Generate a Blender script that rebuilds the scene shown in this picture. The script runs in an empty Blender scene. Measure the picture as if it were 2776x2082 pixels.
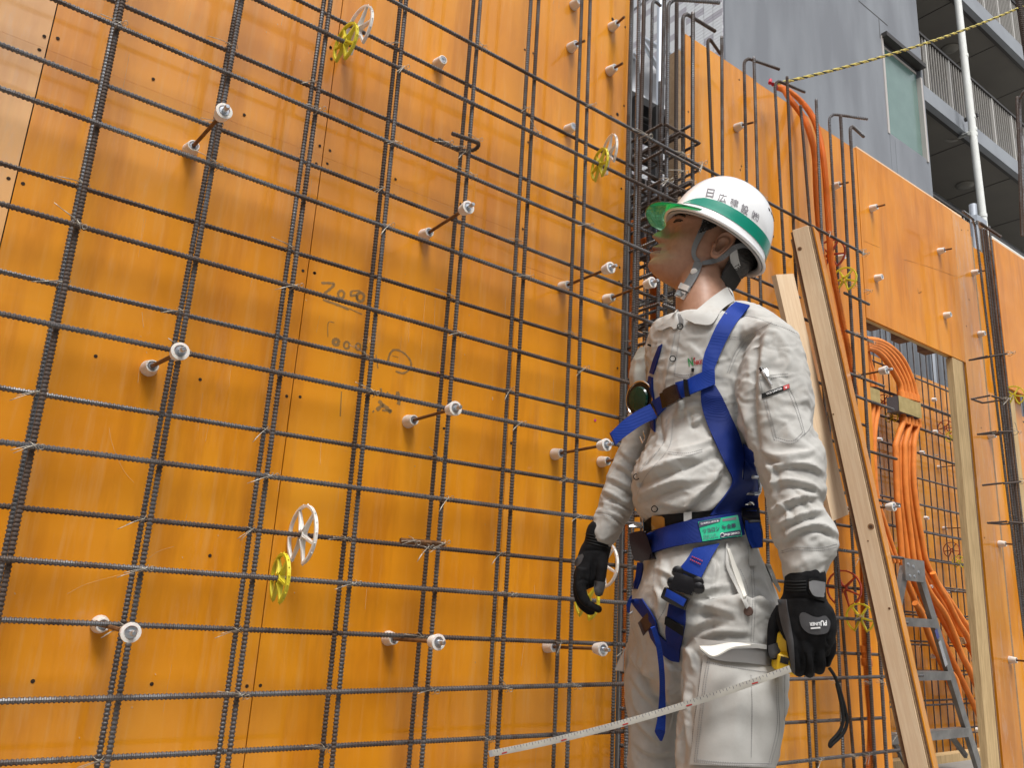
import bpy, math, random
import numpy as np
from mathutils import Vector, Matrix
from mathutils.bvhtree import BVHTree
random.seed(7); rng = np.random.RandomState(7)
S = bpy.context.scene
COL = S.collection
# ------------------------------------------------------------------ camera
F_PX, YAW, PITCH, ROLL = 2205.87, 0.6366013, 0.2624983, 0.0573652
CAM = np.array([0.0, -1.6675, 0.0])
W_PX, H_PX = 2776.0, 2082.0
def _rot(y, p, r):
    cy, sy, cp, sp, cr, sr = math.cos(y), math.sin(y), math.cos(p), math.sin(p), math.cos(r), math.sin(r)
    fwd = np.array([sy*cp, cy*cp, sp]); right = np.array([cy, -sy, 0.0]); up = np.cross(right, fwd)
    return np.array([right*cr+up*sr, -right*sr+up*cr, fwd])
RM = _rot(YAW, PITCH, ROLL)
cd = bpy.data.cameras.new('camera'); co = bpy.data.objects.new('camera', cd); COL.objects.link(co)
cd.sensor_fit = 'HORIZONTAL'; cd.sensor_width = 36.0; cd.lens = 36.0*F_PX/W_PX
cd.clip_start = 0.02; cd.clip_end = 400
co.matrix_world = Matrix(((RM[0][0], RM[1][0], -RM[2][0], CAM[0]), (RM[0][1], RM[1][1], -RM[2][1], CAM[1]),
                          (RM[0][2], RM[1][2], -RM[2][2], CAM[2]), (0, 0, 0, 1)))
S.camera = co
# ------------------------------------------------------------------ sky, sun, exposure
wd = bpy.data.worlds.new('World'); S.world = wd; wd.use_nodes = True
nt = wd.node_tree; bg = nt.nodes['Background']
sky = nt.nodes.new('ShaderNodeTexSky'); sky.sky_type = 'NISHITA'; sky.sun_disc = False
SUN_EL, SUN_AZ = math.radians(62), math.radians(200)      # azimuth from +Y clockwise
sky.sun_elevation = SUN_EL; sky.sun_rotation = SUN_AZ
sky.air_density = 1.0; sky.dust_density = 3.0; sky.ozone_density = 1.0
hs = nt.nodes.new('ShaderNodeHueSaturation'); hs.inputs['Saturation'].default_value = 0.16   # overcast, nearly white
nt.links.new(sky.outputs[0], hs.inputs['Color']); nt.links.new(hs.outputs[0], bg.inputs['Color'])
bg.inputs['Strength'].default_value = 0.118
sl = bpy.data.lights.new('sun', 'SUN'); so = bpy.data.objects.new('sun', sl); COL.objects.link(so)
sl.energy = 2.1; sl.angle = math.radians(20); sl.color = (1.0, 0.97, 0.93)
sdir = Vector((math.sin(SUN_AZ)*math.cos(SUN_EL), math.cos(SUN_AZ)*math.cos(SUN_EL), math.sin(SUN_EL)))
so.rotation_euler = sdir.to_track_quat('Z', 'Y').to_euler()
S.view_settings.view_transform = 'Standard'; S.view_settings.look = 'None'
S.view_settings.exposure = 0.71; S.view_settings.gamma = 1.0; S.view_settings.use_curve_mapping = False
S.render.engine = 'CYCLES'
S.cycles.max_bounces = 6; S.cycles.diffuse_bounces = 3; S.cycles.glossy_bounces = 3; S.cycles.transmission_bounces = 5
S.cycles.transparent_max_bounces = 8; S.cycles.caustics_reflective = False; S.cycles.caustics_refractive = False
S.cycles.use_denoising = True

# ------------------------------------------------------------------ surveying helpers: a sight line of the photograph meets a real plane
def ray(px, py): return RM.T @ np.array([(px-W_PX/2)/F_PX, -(py-H_PX/2)/F_PX, 1.0])
def aty(px, py, y=0.0): d = ray(px, py); return CAM + d*((y-CAM[1])/d[1])
def atx(px, py, x): d = ray(px, py); return CAM + d*((x-CAM[0])/d[0])
def atz(px, py, z): d = ray(px, py); return CAM + d*((z-CAM[2])/d[2])
HF = np.array([math.sin(YAW), math.cos(YAW), 0.0])        # horizontal viewing direction
def ath(px, py, h): d = ray(px, py); return CAM + d*(h/(d@HF))
def pxm(P): q = RM@(np.asarray(P)-CAM); return F_PX/q[2]     # pixels per metre there

# ------------------------------------------------------------------ object helpers
def tag(o, label=None, cat=None, group=None, kind=None):
    if label: o['label'] = label
    if cat: o['category'] = cat
    if group: o['group'] = group
    if kind: o['kind'] = kind
    return o
def thing(name, label, cat, loc=(0, 0, 0), group=None):
    o = bpy.data.objects.new(name, None); COL.objects.link(o); o.location = Vector([float(v) for v in loc]); o.empty_display_size = .1
    return tag(o, label, cat, group)
def link(name, me, parent=None, mat=None, loc=None):
    """me is in world space unless loc is given"""
    o = bpy.data.objects.new(name, me); COL.objects.link(o)
    if mat is not None and len(me.materials) == 0: me.materials.append(mat)
    if parent is not None:
        o.parent = parent
        o.matrix_parent_inverse = Matrix.Identity(4)
        if loc is None: o.location = -wloc(parent)
        else: o.location = Vector(loc) - wloc(parent)
    elif loc is not None: o.location = Vector(loc)
    return o
def wloc(o):
    v = Vector((0, 0, 0))
    while o is not None: v += o.location; o = o.parent
    return v
class MB:
    def __init__(s): s.v = []; s.f = []; s.m = []; s.mi = 0
    def add(s, vs, fs):
        n = len(s.v); s.v += [tuple(float(c) for c in v) for v in vs]; s.f += [tuple(i+n for i in f) for f in fs]; s.m += [s.mi]*len(fs)
        return s
    def box(s, a, b, ax=None):
        """box between corners a, b; or with ax=(X,Y,Z,c): half sizes a along axes"""
        if ax is None:
            x0, y0, z0 = a; x1, y1, z1 = b
            vs = [(x, y, z) for x in (x0, x1) for y in (y0, y1) for z in (z0, z1)]
        else:
            X, Y, Z, c = [np.asarray(q, float) for q in ax]
            vs = [c + X*a[0]*i + Y*a[1]*j + Z*a[2]*k for i in (-1, 1) for j in (-1, 1) for k in (-1, 1)]
        return s.add(vs, [(0, 1, 3, 2), (4, 6, 7, 5), (0, 4, 5, 1), (2, 3, 7, 6), (0, 2, 6, 4), (1, 5, 7, 3)])
    def cbox(s, a, b, e=.002):
        """box with chamfered edges (one bevel loop)"""
        a = np.minimum(a, b); b = np.maximum(a, b) if False else np.maximum(np.asarray(a), np.asarray(b))
        return s.box(a, b)
    def tube(s, pts, r, n=8, caps=True, flat=None, up=None):
        pts = [np.asarray(p, float) for p in pts]; rs = r if hasattr(r, '__len__') else [r]*len(pts)
        fr = frames(pts, up); base = len(s.v); vs = []
        for (p, (u, w)), rr in zip(zip(pts, fr), rs):
            for k in range(n):
                t = 2*math.pi*k/n; vs.append(p+u*math.cos(t)*rr+w*math.sin(t)*rr*(flat or 1))
        fs = []
        for i in range(len(pts)-1):
            for k in range(n):
                a = i*n+k; b = i*n+(k+1) % n; fs.append((a, b, b+n, a+n))
        if caps: fs += [tuple(range(n))[::-1], tuple((len(pts)-1)*n+k for k in range(n))]
        return s.add(vs, fs)
    def disc(s, c, axis, r, n=12, r2=None, t=0.0):
        """solid of revolution along axis: list r=[(dist,radius),...]"""
        axis = np.asarray(axis, float); axis = axis/np.linalg.norm(axis); c = np.asarray(c, float)
        u, w = perp(axis); vs = []; fs = []
        for (d, rr) in r:
            for k in range(n):
                a = 2*math.pi*k/n; vs.append(c+axis*d+(u*math.cos(a)+w*math.sin(a))*rr)
        for i in range(len(r)-1):
            for k in range(n):
                a = i*n+k; b = i*n+(k+1) % n; fs.append((a, b, b+n, a+n))
        fs += [tuple(range(n))[::-1], tuple((len(r)-1)*n+k for k in range(n))]
        return s.add(vs, fs)
    def mesh(s, name, mats=None, smooth=False, angle=None):
        me = bpy.data.meshes.new(name); me.from_pydata(s.v, [], s.f)
        if mats is not None:
            for m in (mats if isinstance(mats, (list, tuple)) else [mats]): me.materials.append(m)
            if any(s.m): me.polygons.foreach_set('material_index', s.m)
        if smooth: me.polygons.foreach_set('use_smooth', [True]*len(s.f))
        me.update()
        if smooth and angle: me.set_sharp_from_angle(angle=math.radians(angle))
        return me
    def build(s, name, mats, parent=None, smooth=False, angle=40, **kw):
        return link(name, s.mesh(name, mats, smooth, angle), parent, **kw)
def perp(a):
    a = np.asarray(a, float); t = np.array([0, 0, 1.0]) if abs(a[2]) < .9*np.linalg.norm(a) else np.array([1.0, 0, 0])
    u = np.cross(a, t); u /= np.linalg.norm(u); w = np.cross(a, u); w /= np.linalg.norm(w); return u, w
def frames(pts, up=None):
    T = []
    for i in range(len(pts)):
        d = pts[min(i+1, len(pts)-1)]-pts[max(i-1, 0)]; T.append(d/(np.linalg.norm(d)+1e-12))
    if up is not None:
        out = []
        for t in T:
            u = np.cross(t, up); u /= np.linalg.norm(u); out.append((u, np.cross(t, u)))
        return out
    u, w = perp(T[0]); out = []
    for t in T:
        u = u-t*(u@t); u /= np.linalg.norm(u); w = np.cross(t, u); out.append((u, w))
    return out
def smooth_path(pts, n=8):
    """Catmull-Rom through the points"""
    P = [np.asarray(p, float) for p in pts]; P = [2*P[0]-P[1]]+P+[2*P[-1]-P[-2]]; out = []
    for i in range(1, len(P)-2):
        for k in range(n):
            t = k/n; a, b, c, d = P[i-1], P[i], P[i+1], P[i+2]
            out.append(.5*((2*b)+(-a+c)*t+(2*a-5*b+4*c-d)*t*t+(-a+3*b-3*c+d)*t**3))
    out.append(P[-2]); return out
def resample(pts, step):
    P = np.array(pts); d = np.r_[0, np.cumsum(np.linalg.norm(np.diff(P, axis=0), axis=1))]
    n = max(2, int(round(d[-1]/step))+1); t = np.linspace(0, d[-1], n)
    return np.array([np.interp(t, d, P[:, k]) for k in range(3)]).T

# ------------------------------------------------------------------ materials
def nmat(name):
    m = bpy.data.materials.new(name); m.use_nodes = True
    return m, m.node_tree.nodes, m.node_tree.links, m.node_tree.nodes['Principled BSDF']
def ramp(N, stops):
    r = N.new('ShaderNodeValToRGB'); e = r.color_ramp.elements
    while len(e) < len(stops): e.new(.5)
    for el, (p, c) in zip(e, stops): el.position = p; el.color = tuple(c)+(1,) if len(c) == 3 else c
    return r
def mat(name, col, rough=.6, metal=0, col2=None, nscale=30, bump=0, bscale=None, stretch=None, coat=0, crough=.1, spec=.5, detail=4, lo=.35, hi=.65, bdist=.001, sss=0):
    m, N, L, B = nmat(name)
    B.inputs['Roughness'].default_value = rough; B.inputs['Metallic'].default_value = metal
    B.inputs['Coat Weight'].default_value = coat; B.inputs['Coat Roughness'].default_value = crough
    B.inputs['Specular IOR Level'].default_value = spec
    if sss: B.inputs['Subsurface Weight'].default_value = sss; B.inputs['Subsurface Radius'].default_value = (.012, .005, .003); B.inputs['Subsurface Scale'].default_value = 1
    tc = N.new('ShaderNodeTexCoord'); mp = N.new('ShaderNodeMapping'); L.new(tc.outputs['Object'], mp.inputs[0])
    if stretch: mp.inputs['Scale'].default_value = stretch
    if col2 is not None:
        n = N.new('ShaderNodeTexNoise'); n.inputs['Scale'].default_value = nscale; n.inputs['Detail'].default_value = detail
        L.new(mp.outputs[0], n.inputs['Vector']); r = ramp(N, [(lo, col), (hi, col2)]); L.new(n.outputs['Fac'], r.inputs[0]); L.new(r.outputs[0], B.inputs['Base Color'])
    else: B.inputs['Base Color'].default_value = tuple(col)+(1,)
    if bump:
        n2 = N.new('ShaderNodeTexNoise'); n2.inputs['Scale'].default_value = bscale or nscale*3; n2.inputs['Detail'].default_value = 3
        L.new(mp.outputs[0], n2.inputs['Vector']); bp = N.new('ShaderNodeBump'); bp.inputs['Strength'].default_value = bump; bp.inputs['Distance'].default_value = bdist
        L.new(n2.outputs['Fac'], bp.inputs['Height']); L.new(bp.outputs[0], B.inputs['Normal'])
    return m
def mixc(N, L, fac, a, b):
    x = N.new('ShaderNodeMix'); x.data_type = 'RGBA'
    for s_, v in ((x.inputs[0], fac), (x.inputs[6], a), (x.inputs[7], b)):
        if hasattr(v, 'links') or hasattr(v, 'is_linked'): L.new(v, s_)
        elif isinstance(v, (int, float)): s_.default_value = v
        else: s_.default_value = tuple(v)+(1,)
    return x.outputs[2]
def noise(N, L, vec, scale, detail=4, rough=.5, stretch=None):
    if stretch:
        mp = N.new('ShaderNodeMapping'); mp.inputs['Scale'].default_value = stretch; L.new(vec, mp.inputs[0]); vec = mp.outputs[0]
    n = N.new('ShaderNodeTexNoise'); n.inputs['Scale'].default_value = scale; n.inputs['Detail'].default_value = detail; n.inputs['Roughness'].default_value = rough
    L.new(vec, n.inputs['Vector']); return n.outputs['Fac']
def mathn(N, L, op, a, b=None):
    x = N.new('ShaderNodeMath'); x.operation = op
    for s_, v in ((x.inputs[0], a), (x.inputs[1], b)):
        if v is None: continue
        if isinstance(v, (int, float)): s_.default_value = v
        else: L.new(v, s_)
    return x.outputs[0]
def film_ply(name, worn=0.0, base=(.74, .275, .0065), gloss=1.0):
    """orange film-faced plywood: glossy coat, faint stains, dust, fine scratches"""
    m, N, L, B = nmat(name); g = N.new('ShaderNodeNewGeometry').outputs['Position']
    big = noise(N, L, g, 2.3, 5, .6, (1, 1, .6)); r = ramp(N, [(.30, (base[0]*.78, base[1]*.70, base[2]*.6)), (.52, base), (.75, (min(.9, base[0]*1.10), base[1]*1.22, base[2]*2.2))]); L.new(big, r.inputs[0])
    dk = noise(N, L, g, 5, 5, .6, (2.4, 2.4, .35)); rd_ = ramp(N, [(.34, (1, 1, 1)), (.50, (0, 0, 0))]); L.new(dk, rd_.inputs[0])
    base_c = mixc(N, L, mathn(N, L, 'MULTIPLY', rd_.outputs[0], .55), r.outputs[0], (base[0]*.66, base[1]*.55, base[2]*.5))
    streak = noise(N, L, g, 14, 6, .65, (3.2, 3.2, .22)); r2 = ramp(N, [(.52, (0, 0, 0)), (.78, (.5, .5, .5))]); L.new(streak, r2.inputs[0])
    c = mixc(N, L, mathn(N, L, 'MULTIPLY', r2.outputs[0], .65+worn*.6), base_c, (.70, .42, .16))
    dust = noise(N, L, g, 60, 6, .8); r3 = ramp(N, [(.66-worn*.08, (0, 0, 0)), (.80-worn*.08, (1, 1, 1))]); L.new(dust, r3.inputs[0])
    patch = noise(N, L, g, 5, 3, .5); r4 = ramp(N, [(.45-worn*.1, (0, 0, 0)), (.75-worn*.1, (1, 1, 1))]); L.new(patch, r4.inputs[0])
    c = mixc(N, L, mathn(N, L, 'MULTIPLY', mathn(N, L, 'MULTIPLY', r3.outputs[0], r4.outputs[0]), .50+worn*.4), c, (.72, .50, .30))
    if worn:
        w = noise(N, L, g, 7, 8, .75, (2.5, 2.5, .5)); r5 = ramp(N, [(.56-.04*worn, (0, 0, 0)), (.64, (1, 1, 1))]); L.new(w, r5.inputs[0])
        c = mixc(N, L, mathn(N, L, 'MULTIPLY', r5.outputs[0], .55*worn), c, (.60, .43, .32))
    L.new(c, B.inputs['Base Color'])
    rr = ramp(N, [(.3, (.36, .36, .36)), (.75, (.62, .62, .62))]); L.new(mathn(N, L, 'ADD', mathn(N, L, 'MULTIPLY', patch, .6), mathn(N, L, 'MULTIPLY', streak, .4)), rr.inputs[0]); L.new(rr.outputs[0], B.inputs['Roughness'])
    B.inputs['Coat Weight'].default_value = min(1, .7*gloss); B.inputs['Coat IOR'].default_value = 1.5; B.inputs['Specular IOR Level'].default_value = .3
    cr = ramp(N, [(.3, (.05, .05, .05)), (.8, (.20, .20, .20))]); L.new(noise(N, L, g, 3, 4, .6), cr.inputs[0]); L.new(cr.outputs[0], B.inputs['Coat Roughness'])
    bp = N.new('ShaderNodeBump'); bp.inputs['Strength'].default_value = .10; bp.inputs['Distance'].default_value = .004
    L.new(mathn(N, L, 'ADD', noise(N, L, g, 6, 2), mathn(N, L, 'MULTIPLY', noise(N, L, g, 90, 3, .5, (3, 3, .3)), .02)), bp.inputs['Height'])
    L.new(bp.outputs[0], B.inputs['Normal']); L.new(bp.outputs[0], B.inputs['Coat Normal'])
    return m
def wood(name, a, b, axis=2, sc=1.0, rough=.75):
    m, N, L, B = nmat(name); tc = N.new('ShaderNodeTexCoord').outputs['Object']
    st = [9, 9, 9]; st[axis] = .45
    n = noise(N, L, tc, 9*sc, 5, .6, st); w = N.new('ShaderNodeMath'); w.operation = 'SINE'
    L.new(mathn(N, L, 'MULTIPLY', n, 26), w.inputs[0]); r = ramp(N, [(.0, a), (1, b)]); L.new(mathn(N, L, 'ADD', mathn(N, L, 'MULTIPLY', w.outputs[0], .3), mathn(N, L, 'MULTIPLY', noise(N, L, tc, 3), .9)), r.inputs[0])
    fine = noise(N, L, tc, 60*sc, 4, .7, st); L.new(mixc(N, L, mathn(N, L, 'MULTIPLY', fine, .30), r.outputs[0], [v*.6 for v in a]), B.inputs['Base Color'])
    B.inputs['Roughness'].default_value = rough
    bp = N.new('ShaderNodeBump'); bp.inputs['Strength'].default_value = .3; bp.inputs['Distance'].default_value = .001; L.new(fine, bp.inputs['Height']); L.new(bp.outputs[0], B.inputs['Normal'])
    return m
def steel_bar(name, rust):
    m, N, L, B = nmat(name); g = N.new('ShaderNodeNewGeometry').outputs['Position']
    n = noise(N, L, g, 9, 6, .7); n2 = noise(N, L, g, 120, 4, .7)
    f = mathn(N, L, 'ADD', mathn(N, L, 'MULTIPLY', n, .7), mathn(N, L, 'MULTIPLY', n2, .3))
    r = ramp(N, [(.50-rust*.25, (0, 0, 0)), (.66-rust*.25, (1, 1, 1))]); L.new(f, r.inputs[0])
    L.new(mixc(N, L, mathn(N, L, 'MULTIPLY', r.outputs[0], .85), mixc(N, L, n2, (.08, .082, .086), (.27, .27, .28)), mixc(N, L, n2, (.030, .018, .011), (.085, .045, .024))), B.inputs['Base Color'])
    mt = ramp(N, [(0, (.75, .75, .75)), (1, (.15, .15, .15))]); L.new(r.outputs[0], mt.inputs[0]); L.new(mt.outputs[0], B.inputs['Metallic'])
    ro = ramp(N, [(0, (.27, .27, .27)), (1, (.65, .65, .65))]); L.new(r.outputs[0], ro.inputs[0]); L.new(ro.outputs[0], B.inputs['Roughness'])
    return m
M = {}
M['ply'] = film_ply('orange_film_plywood'); M['ply_worn'] = film_ply('worn_orange_plywood', .8); M['ply_mid'] = film_ply('used_orange_plywood', .35); M['ply_gloss'] = film_ply('glossy_orange_plywood', .15, gloss=1.3); M['ply_pale'] = film_ply('pale_glossy_plywood', .45, base=(.82, .44, .17), gloss=1.66); M['ply_matt'] = film_ply('matt_orange_plywood', .12, base=(.72, .25, .0055), gloss=.5)  # ply_pale: sky reflection partly put into a lighter base colour
M['ply_edge'] = wood('plywood_edge', (.40, .27, .15), (.28, .17, .09), 0)
M['ply_dark_edge'] = wood('dark_plywood_edge', (.20, .10, .05), (.13, .06, .03), 0)
M['timber'] = wood('pale_timber', (.90, .70, .48), (.78, .55, .34), 2)
M['timber_old'] = wood('stained_timber', (.66, .48, .25), (.42, .28, .13), 2)
M['bar'] = steel_bar('rebar_steel', .34); M['bar_rust'] = steel_bar('rebar_rusty', .75); M['bar_clean'] = steel_bar('rebar_mill_scale', .05)
M['rod'] = mat('rusty_rod', (.20, .095, .035), .6, .3, (.10, .05, .025), 60)
M['cone'] = mat('white_cone_plastic', (.78, .74, .70), .45, 0, (.70, .66, .61), 25, sss=.15)
M['zinc'] = mat('zinc_plated_steel', (.55, .58, .62), .32, .9)
M['chrome'] = mat('chrome', (.75, .75, .75), .15, 1)
M['wire'] = mat('tie_wire_steel', (.42, .39, .33), .42, .6)
M['yellow'] = mat('yellow_plastic', (.68, .58, .03), .45, 0, (.60, .50, .025), 40)
M['white_pl'] = mat('white_plastic', (.80, .77, .73), .4, sss=.1)
M['red_pl'] = mat('red_brown_plastic', (.34, .045, .02), .5)
M['conduit'] = mat('orange_conduit', (.80, .25, .045), .6, 0, (.66, .20, .035), 15, spec=.3)
M['tape'] = mat('masking_tape', (.42, .33, .14), .7, 0, (.34, .26, .10), 20, bump=.4, bscale=60)
M['box_grey'] = mat('grey_box_plastic', (.12, .13, .15), .5)
M['hole'] = mat('dark_hole', (.03, .015, .006), .9)
M['gap'] = mat('joint_shadow_timber', (.05, .03, .015), .9)
# ================================================================== ground and setting
FLOOR = -0.88
M['ground'] = mat('concrete_floor', (.34, .33, .31), .85, 0, (.24, .23, .21), 3, bump=.3, bscale=40, bdist=.003)
g = MB(); g.add([(-60, -60, FLOOR), (90, -60, FLOOR), (90, 90, FLOOR), (-60, 90, FLOOR)], [(0, 1, 2, 3)])
tag(g.build('ground', M['ground']), kind='structure')

# ------------------------------------------------------------------ ribbed bars
def bar_rings(path, r, pitch, n=8, rib=.0008):
    P = np.array([np.asarray(p, float) for p in path]); d = np.r_[0, np.cumsum(np.linalg.norm(np.diff(P, axis=0), axis=1))]; Lc = d[-1]
    ts = []; rs = []
    k = 0.0
    while k+pitch <= Lc:
        for o, rr in ((.02, r-rib*.25), (.40, r-rib*.25), (.52, r+rib*.8), (.86, r+rib*.8)):
            ts.append(k+o*pitch); rs.append(rr)
        k += pitch
    ts.append(Lc); rs.append(r)
    ts = np.array(ts); pts = [np.array([np.interp(t, d, P[:, j]) for j in range(3)]) for t in ts]
    return pts, rs
def bar_mesh(name, path, r=.005, pitch=.0072, n=8, mats=None, rib=.0012, caps=True):
    r = r*.92
    pts, rs = bar_rings(path, r, pitch, n, rib)
    mb = MB(); mb.tube(pts, rs, n, caps)
    me = mb.mesh(name, mats, True); me.set_sharp_from_angle(angle=math.radians(30)) ; return me
STRAIGHT = {}
def straight_bar(name, a, b, parent, m, r=.005, pitch=.0072):
    """one shared ribbed mesh per length class, turned into place"""
    a = np.asarray(a, float); b = np.asarray(b, float); Lb = float(np.linalg.norm(b-a)); key = (round(Lb*5)/5 or .2, r, m.name)
    if key not in STRAIGHT: STRAIGHT[key] = bar_mesh(name, [(0, 0, 0), (0, 0, key[0])], r, pitch, 8, m)
    o = bpy.data.objects.new(name, STRAIGHT[key]); COL.objects.link(o)
    q = Vector(b-a).to_track_quat('Z', 'Y'); s_ = Lb/key[0]
    mtx = Matrix.Translation(Vector(a)) @ q.to_matrix().to_4x4() @ Matrix.Rotation(random.uniform(0, 6), 4, 'Z') @ Matrix.Diagonal((1, 1, s_, 1))
    o.parent = parent; o.matrix_basis = Matrix.Translation(-wloc(parent)) @ mtx
    return o
def line_fit(pts, y, axis):
    """plane points of a bar measured on the photograph -> straight bar in its layer"""
    Q = np.array([aty(px, py, y) for px, py in pts]); i, j = (0, 2) if axis == 'h' else (2, 0)
    A = np.polyfit(Q[:, i], Q[:, j], 1); return lambda t: (A[0]*t+A[1])
YBH, YBV, YFV, YFH = -.069, -.080, -.129, -.1400
def cr(ox, oy, s): return lambda x, y: (ox+x/s, oy+y/s)
a_, b_, c_, d_, e_, g_ = cr(0, 0, 2.37), cr(850, 0, 2.37), cr(0, 690, 2.37), cr(850, 690, 2.37), cr(0, 1380, 2.363), cr(850, 1380, 2.363)
V = {(1, 'B'): [a_(775, 0), a_(415, 1659), c_(405, 0), c_(100, 1659)], (1, 'F'): [a_(795, 0), a_(452, 1659), c_(445, 0), c_(132, 1659)],
     (2, 'B'): [a_(1523, 0), a_(1230, 1659), c_(918, 1659), e_(620, 1659)], (2, 'F'): [a_(1551, 0), a_(1268, 1659), c_(970, 1659), e_(683, 1659)],
     (3, 'B'): [a_(2077, 0), a_(1858, 1659), c_(1627, 1659), e_(1383, 1659)], (3, 'F'): [a_(2118, 0), a_(1910, 1659), c_(1690, 1659), e_(1447, 1659)],
     (4, 'B'): [b_(562, 0), b_(385, 1659), d_(215, 1659), g_(48, 1659)], (4, 'F'): [b_(593, 0), b_(437, 1659), d_(275, 1659), g_(115, 1659)],
     (5, 'B'): [b_(1030, 0), b_(888, 1659), d_(748, 1659), g_(610, 1659)], (5, 'F'): [b_(1068, 0), b_(950, 1659), d_(822, 1659), g_(685, 1659)],
     (6, 'B'): [b_(1398, 0), b_(1297, 1659), d_(1193, 1659), g_(1103, 1659)], (6, 'F'): [b_(1446, 0), b_(1357, 1659), d_(1262, 1659), g_(1172, 1659)],
     (7, 'B'): [b_(1728, 0), b_(1655, 1659), d_(1602, 1659), g_(1538, 1659)], (7, 'F'): [b_(1774, 0), b_(1732, 1659), d_(1683, 1659), g_(1617, 1659)],
     (8, 'B'): [b_(2045, 0), b_(1998, 1659), d_(1963, 1200), g_(1915, 1659)], (0, 'F'): [(4, 0), (1, 40)]}
Hh = {'F-1': [b_(520, 0), b_(1060, 295), b_(1440, 520), b_(1790, 700), b_(2133, 870), (2342, 687)],
      'F0': [a_(1650, 0), b_(0, 165), b_(550, 430), b_(1050, 680), b_(1360, 830), b_(1700, 1000), b_(2133, 1190)],
      'F1': [a_(330, 0), a_(750, 170), a_(1470, 470), a_(2040, 700), b_(480, 905), b_(1020, 1130), b_(1400, 1295), b_(1740, 1450), b_(2000, 1570)],
      'F2': [a_(0, 550), a_(600, 770), a_(1370, 1060), a_(1950, 1275), b_(400, 1440), b_(950, 1650), d_(1350, 150), d_(1730, 280), d_(2110, 395)],
      'F3': [a_(0, 1305), a_(480, 1440), c_(1270, 35), c_(1870, 200), d_(0, 245), d_(400, 365), d_(900, 505), d_(1320, 630), d_(1720, 735), d_(2030, 820)],
      'F4': [c_(0, 385), c_(330, 455), c_(1170, 610), c_(1800, 760), d_(330, 885), d_(850, 985), d_(1300, 1085), d_(1990, 1230)],
      'F5': [c_(0, 1205), c_(170, 1225), c_(1000, 1335), c_(1640, 1415), d_(0, 1465), d_(280, 1500), d_(820, 1570)],
      'F6': [e_(0, 315), e_(850, 380), e_(1560, 435), g_(230, 475), g_(730, 515), g_(1200, 550), g_(1660, 575)],
      'F7': [e_(0, 1225), e_(700, 1210), e_(1500, 1195), g_(0, 1187), g_(700, 1165), g_(1200, 1140), g_(1990, 1118)],
      'B-1': [b_(160, 130), b_(520, 300), b_(970, 540), b_(1340, 710), b_(1690, 885), b_(2000, 1050)],
      'B0': [a_(700, 0), a_(1450, 310), a_(1990, 560), b_(470, 760), b_(950, 960), b_(1340, 1150), b_(1680, 1285), b_(2000, 1430)],
      'B1': [a_(0, 290), a_(620, 525), a_(1340, 790), a_(1930, 1030), b_(430, 1225), b_(900, 1410), b_(1300, 1575)],
      'B2': [a_(0, 1045), a_(500, 1190), a_(1240, 1420), a_(1850, 1610), d_(390, 145), d_(880, 290), d_(1300, 430), d_(1690, 540), d_(2030, 625)],
      'B3': [c_(0, 120), c_(350, 200), c_(1150, 370), c_(1780, 520), d_(340, 660), d_(830, 775), d_(1270, 890), d_(1660, 985), d_(1990, 1060)],
      'B4': [c_(0, 865), c_(220, 895), c_(1010, 1020), c_(1720, 1125), d_(280, 1230), d_(800, 1315), d_(1250, 1390), d_(1650, 1460)],
      'B5': [c_(0, 1605), e_(150, 0), e_(880, 60), e_(1600, 140), g_(200, 200), g_(750, 255), g_(1180, 290), g_(1640, 325)],
      'B6': [e_(700, 740), e_(1500, 770), g_(170, 797), g_(700, 820), g_(1150, 835), g_(1600, 855)],
      'B7': [e_(0, 1620), e_(600, 1598), e_(1400, 1560), g_(620, 1508), g_(1120, 1478), g_(1900, 1418)]}
back = thing('rebar_mat', 'inner grid of ribbed steel bars standing closest to the orange wall', 'rebar grid', (0, YBV, FLOOR))
front = thing('rebar_mat', 'outer grid of ribbed steel bars in front of the inner one, on the camera side', 'rebar grid', (0, YFV, FLOOR))
TOP1 = 2.75
VX, HZ = {}, {}
def bmat(): return random.choice([M['bar'], M['bar'], M['bar_clean'], M['bar_rust']])
for (k, s_), pts in V.items():
    y = YBV if s_ == 'B' else YFV
    if k == 0: fx = lambda t: -.035
    else: fx = line_fit(pts, y, 'v')
    VX[(k, s_)] = fx
    straight_bar('vertical_bar', (fx(FLOOR+.01), y, FLOOR+.01), (fx(TOP1), y, TOP1), back if s_ == 'B' else front, bmat())
for k, pts in Hh.items():
    y = YBH if k[0] == 'B' else YFH
    fz = line_fit(pts, y, 'h'); HZ[k] = fz
    x1 = {'F-1': 2.78, 'F0': 2.3, 'F7': 3.0, 'B-1': 2.3, 'B0': 2.45, 'F1': 2.5, 'B1': 2.5}.get(k, 2.92 if k[0] == 'F' else 2.86)
    straight_bar('horizontal_bar', (-.35, y, fz(-.35)), (x1, y, fz(x1)), back if k[0] == 'B' else front, M['bar'] if k not in ('B2', 'F3', 'B5') else M['bar_rust'])
for z in (-.40, -.6, -.8):
    straight_bar('horizontal_bar', (-.35, YFH, z), (2.9, YFH, z), front, M['bar']); straight_bar('horizontal_bar', (-.35, YBH, z-.09), (2.9, YBH, z-.09), back, M['bar_rust'])

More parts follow.
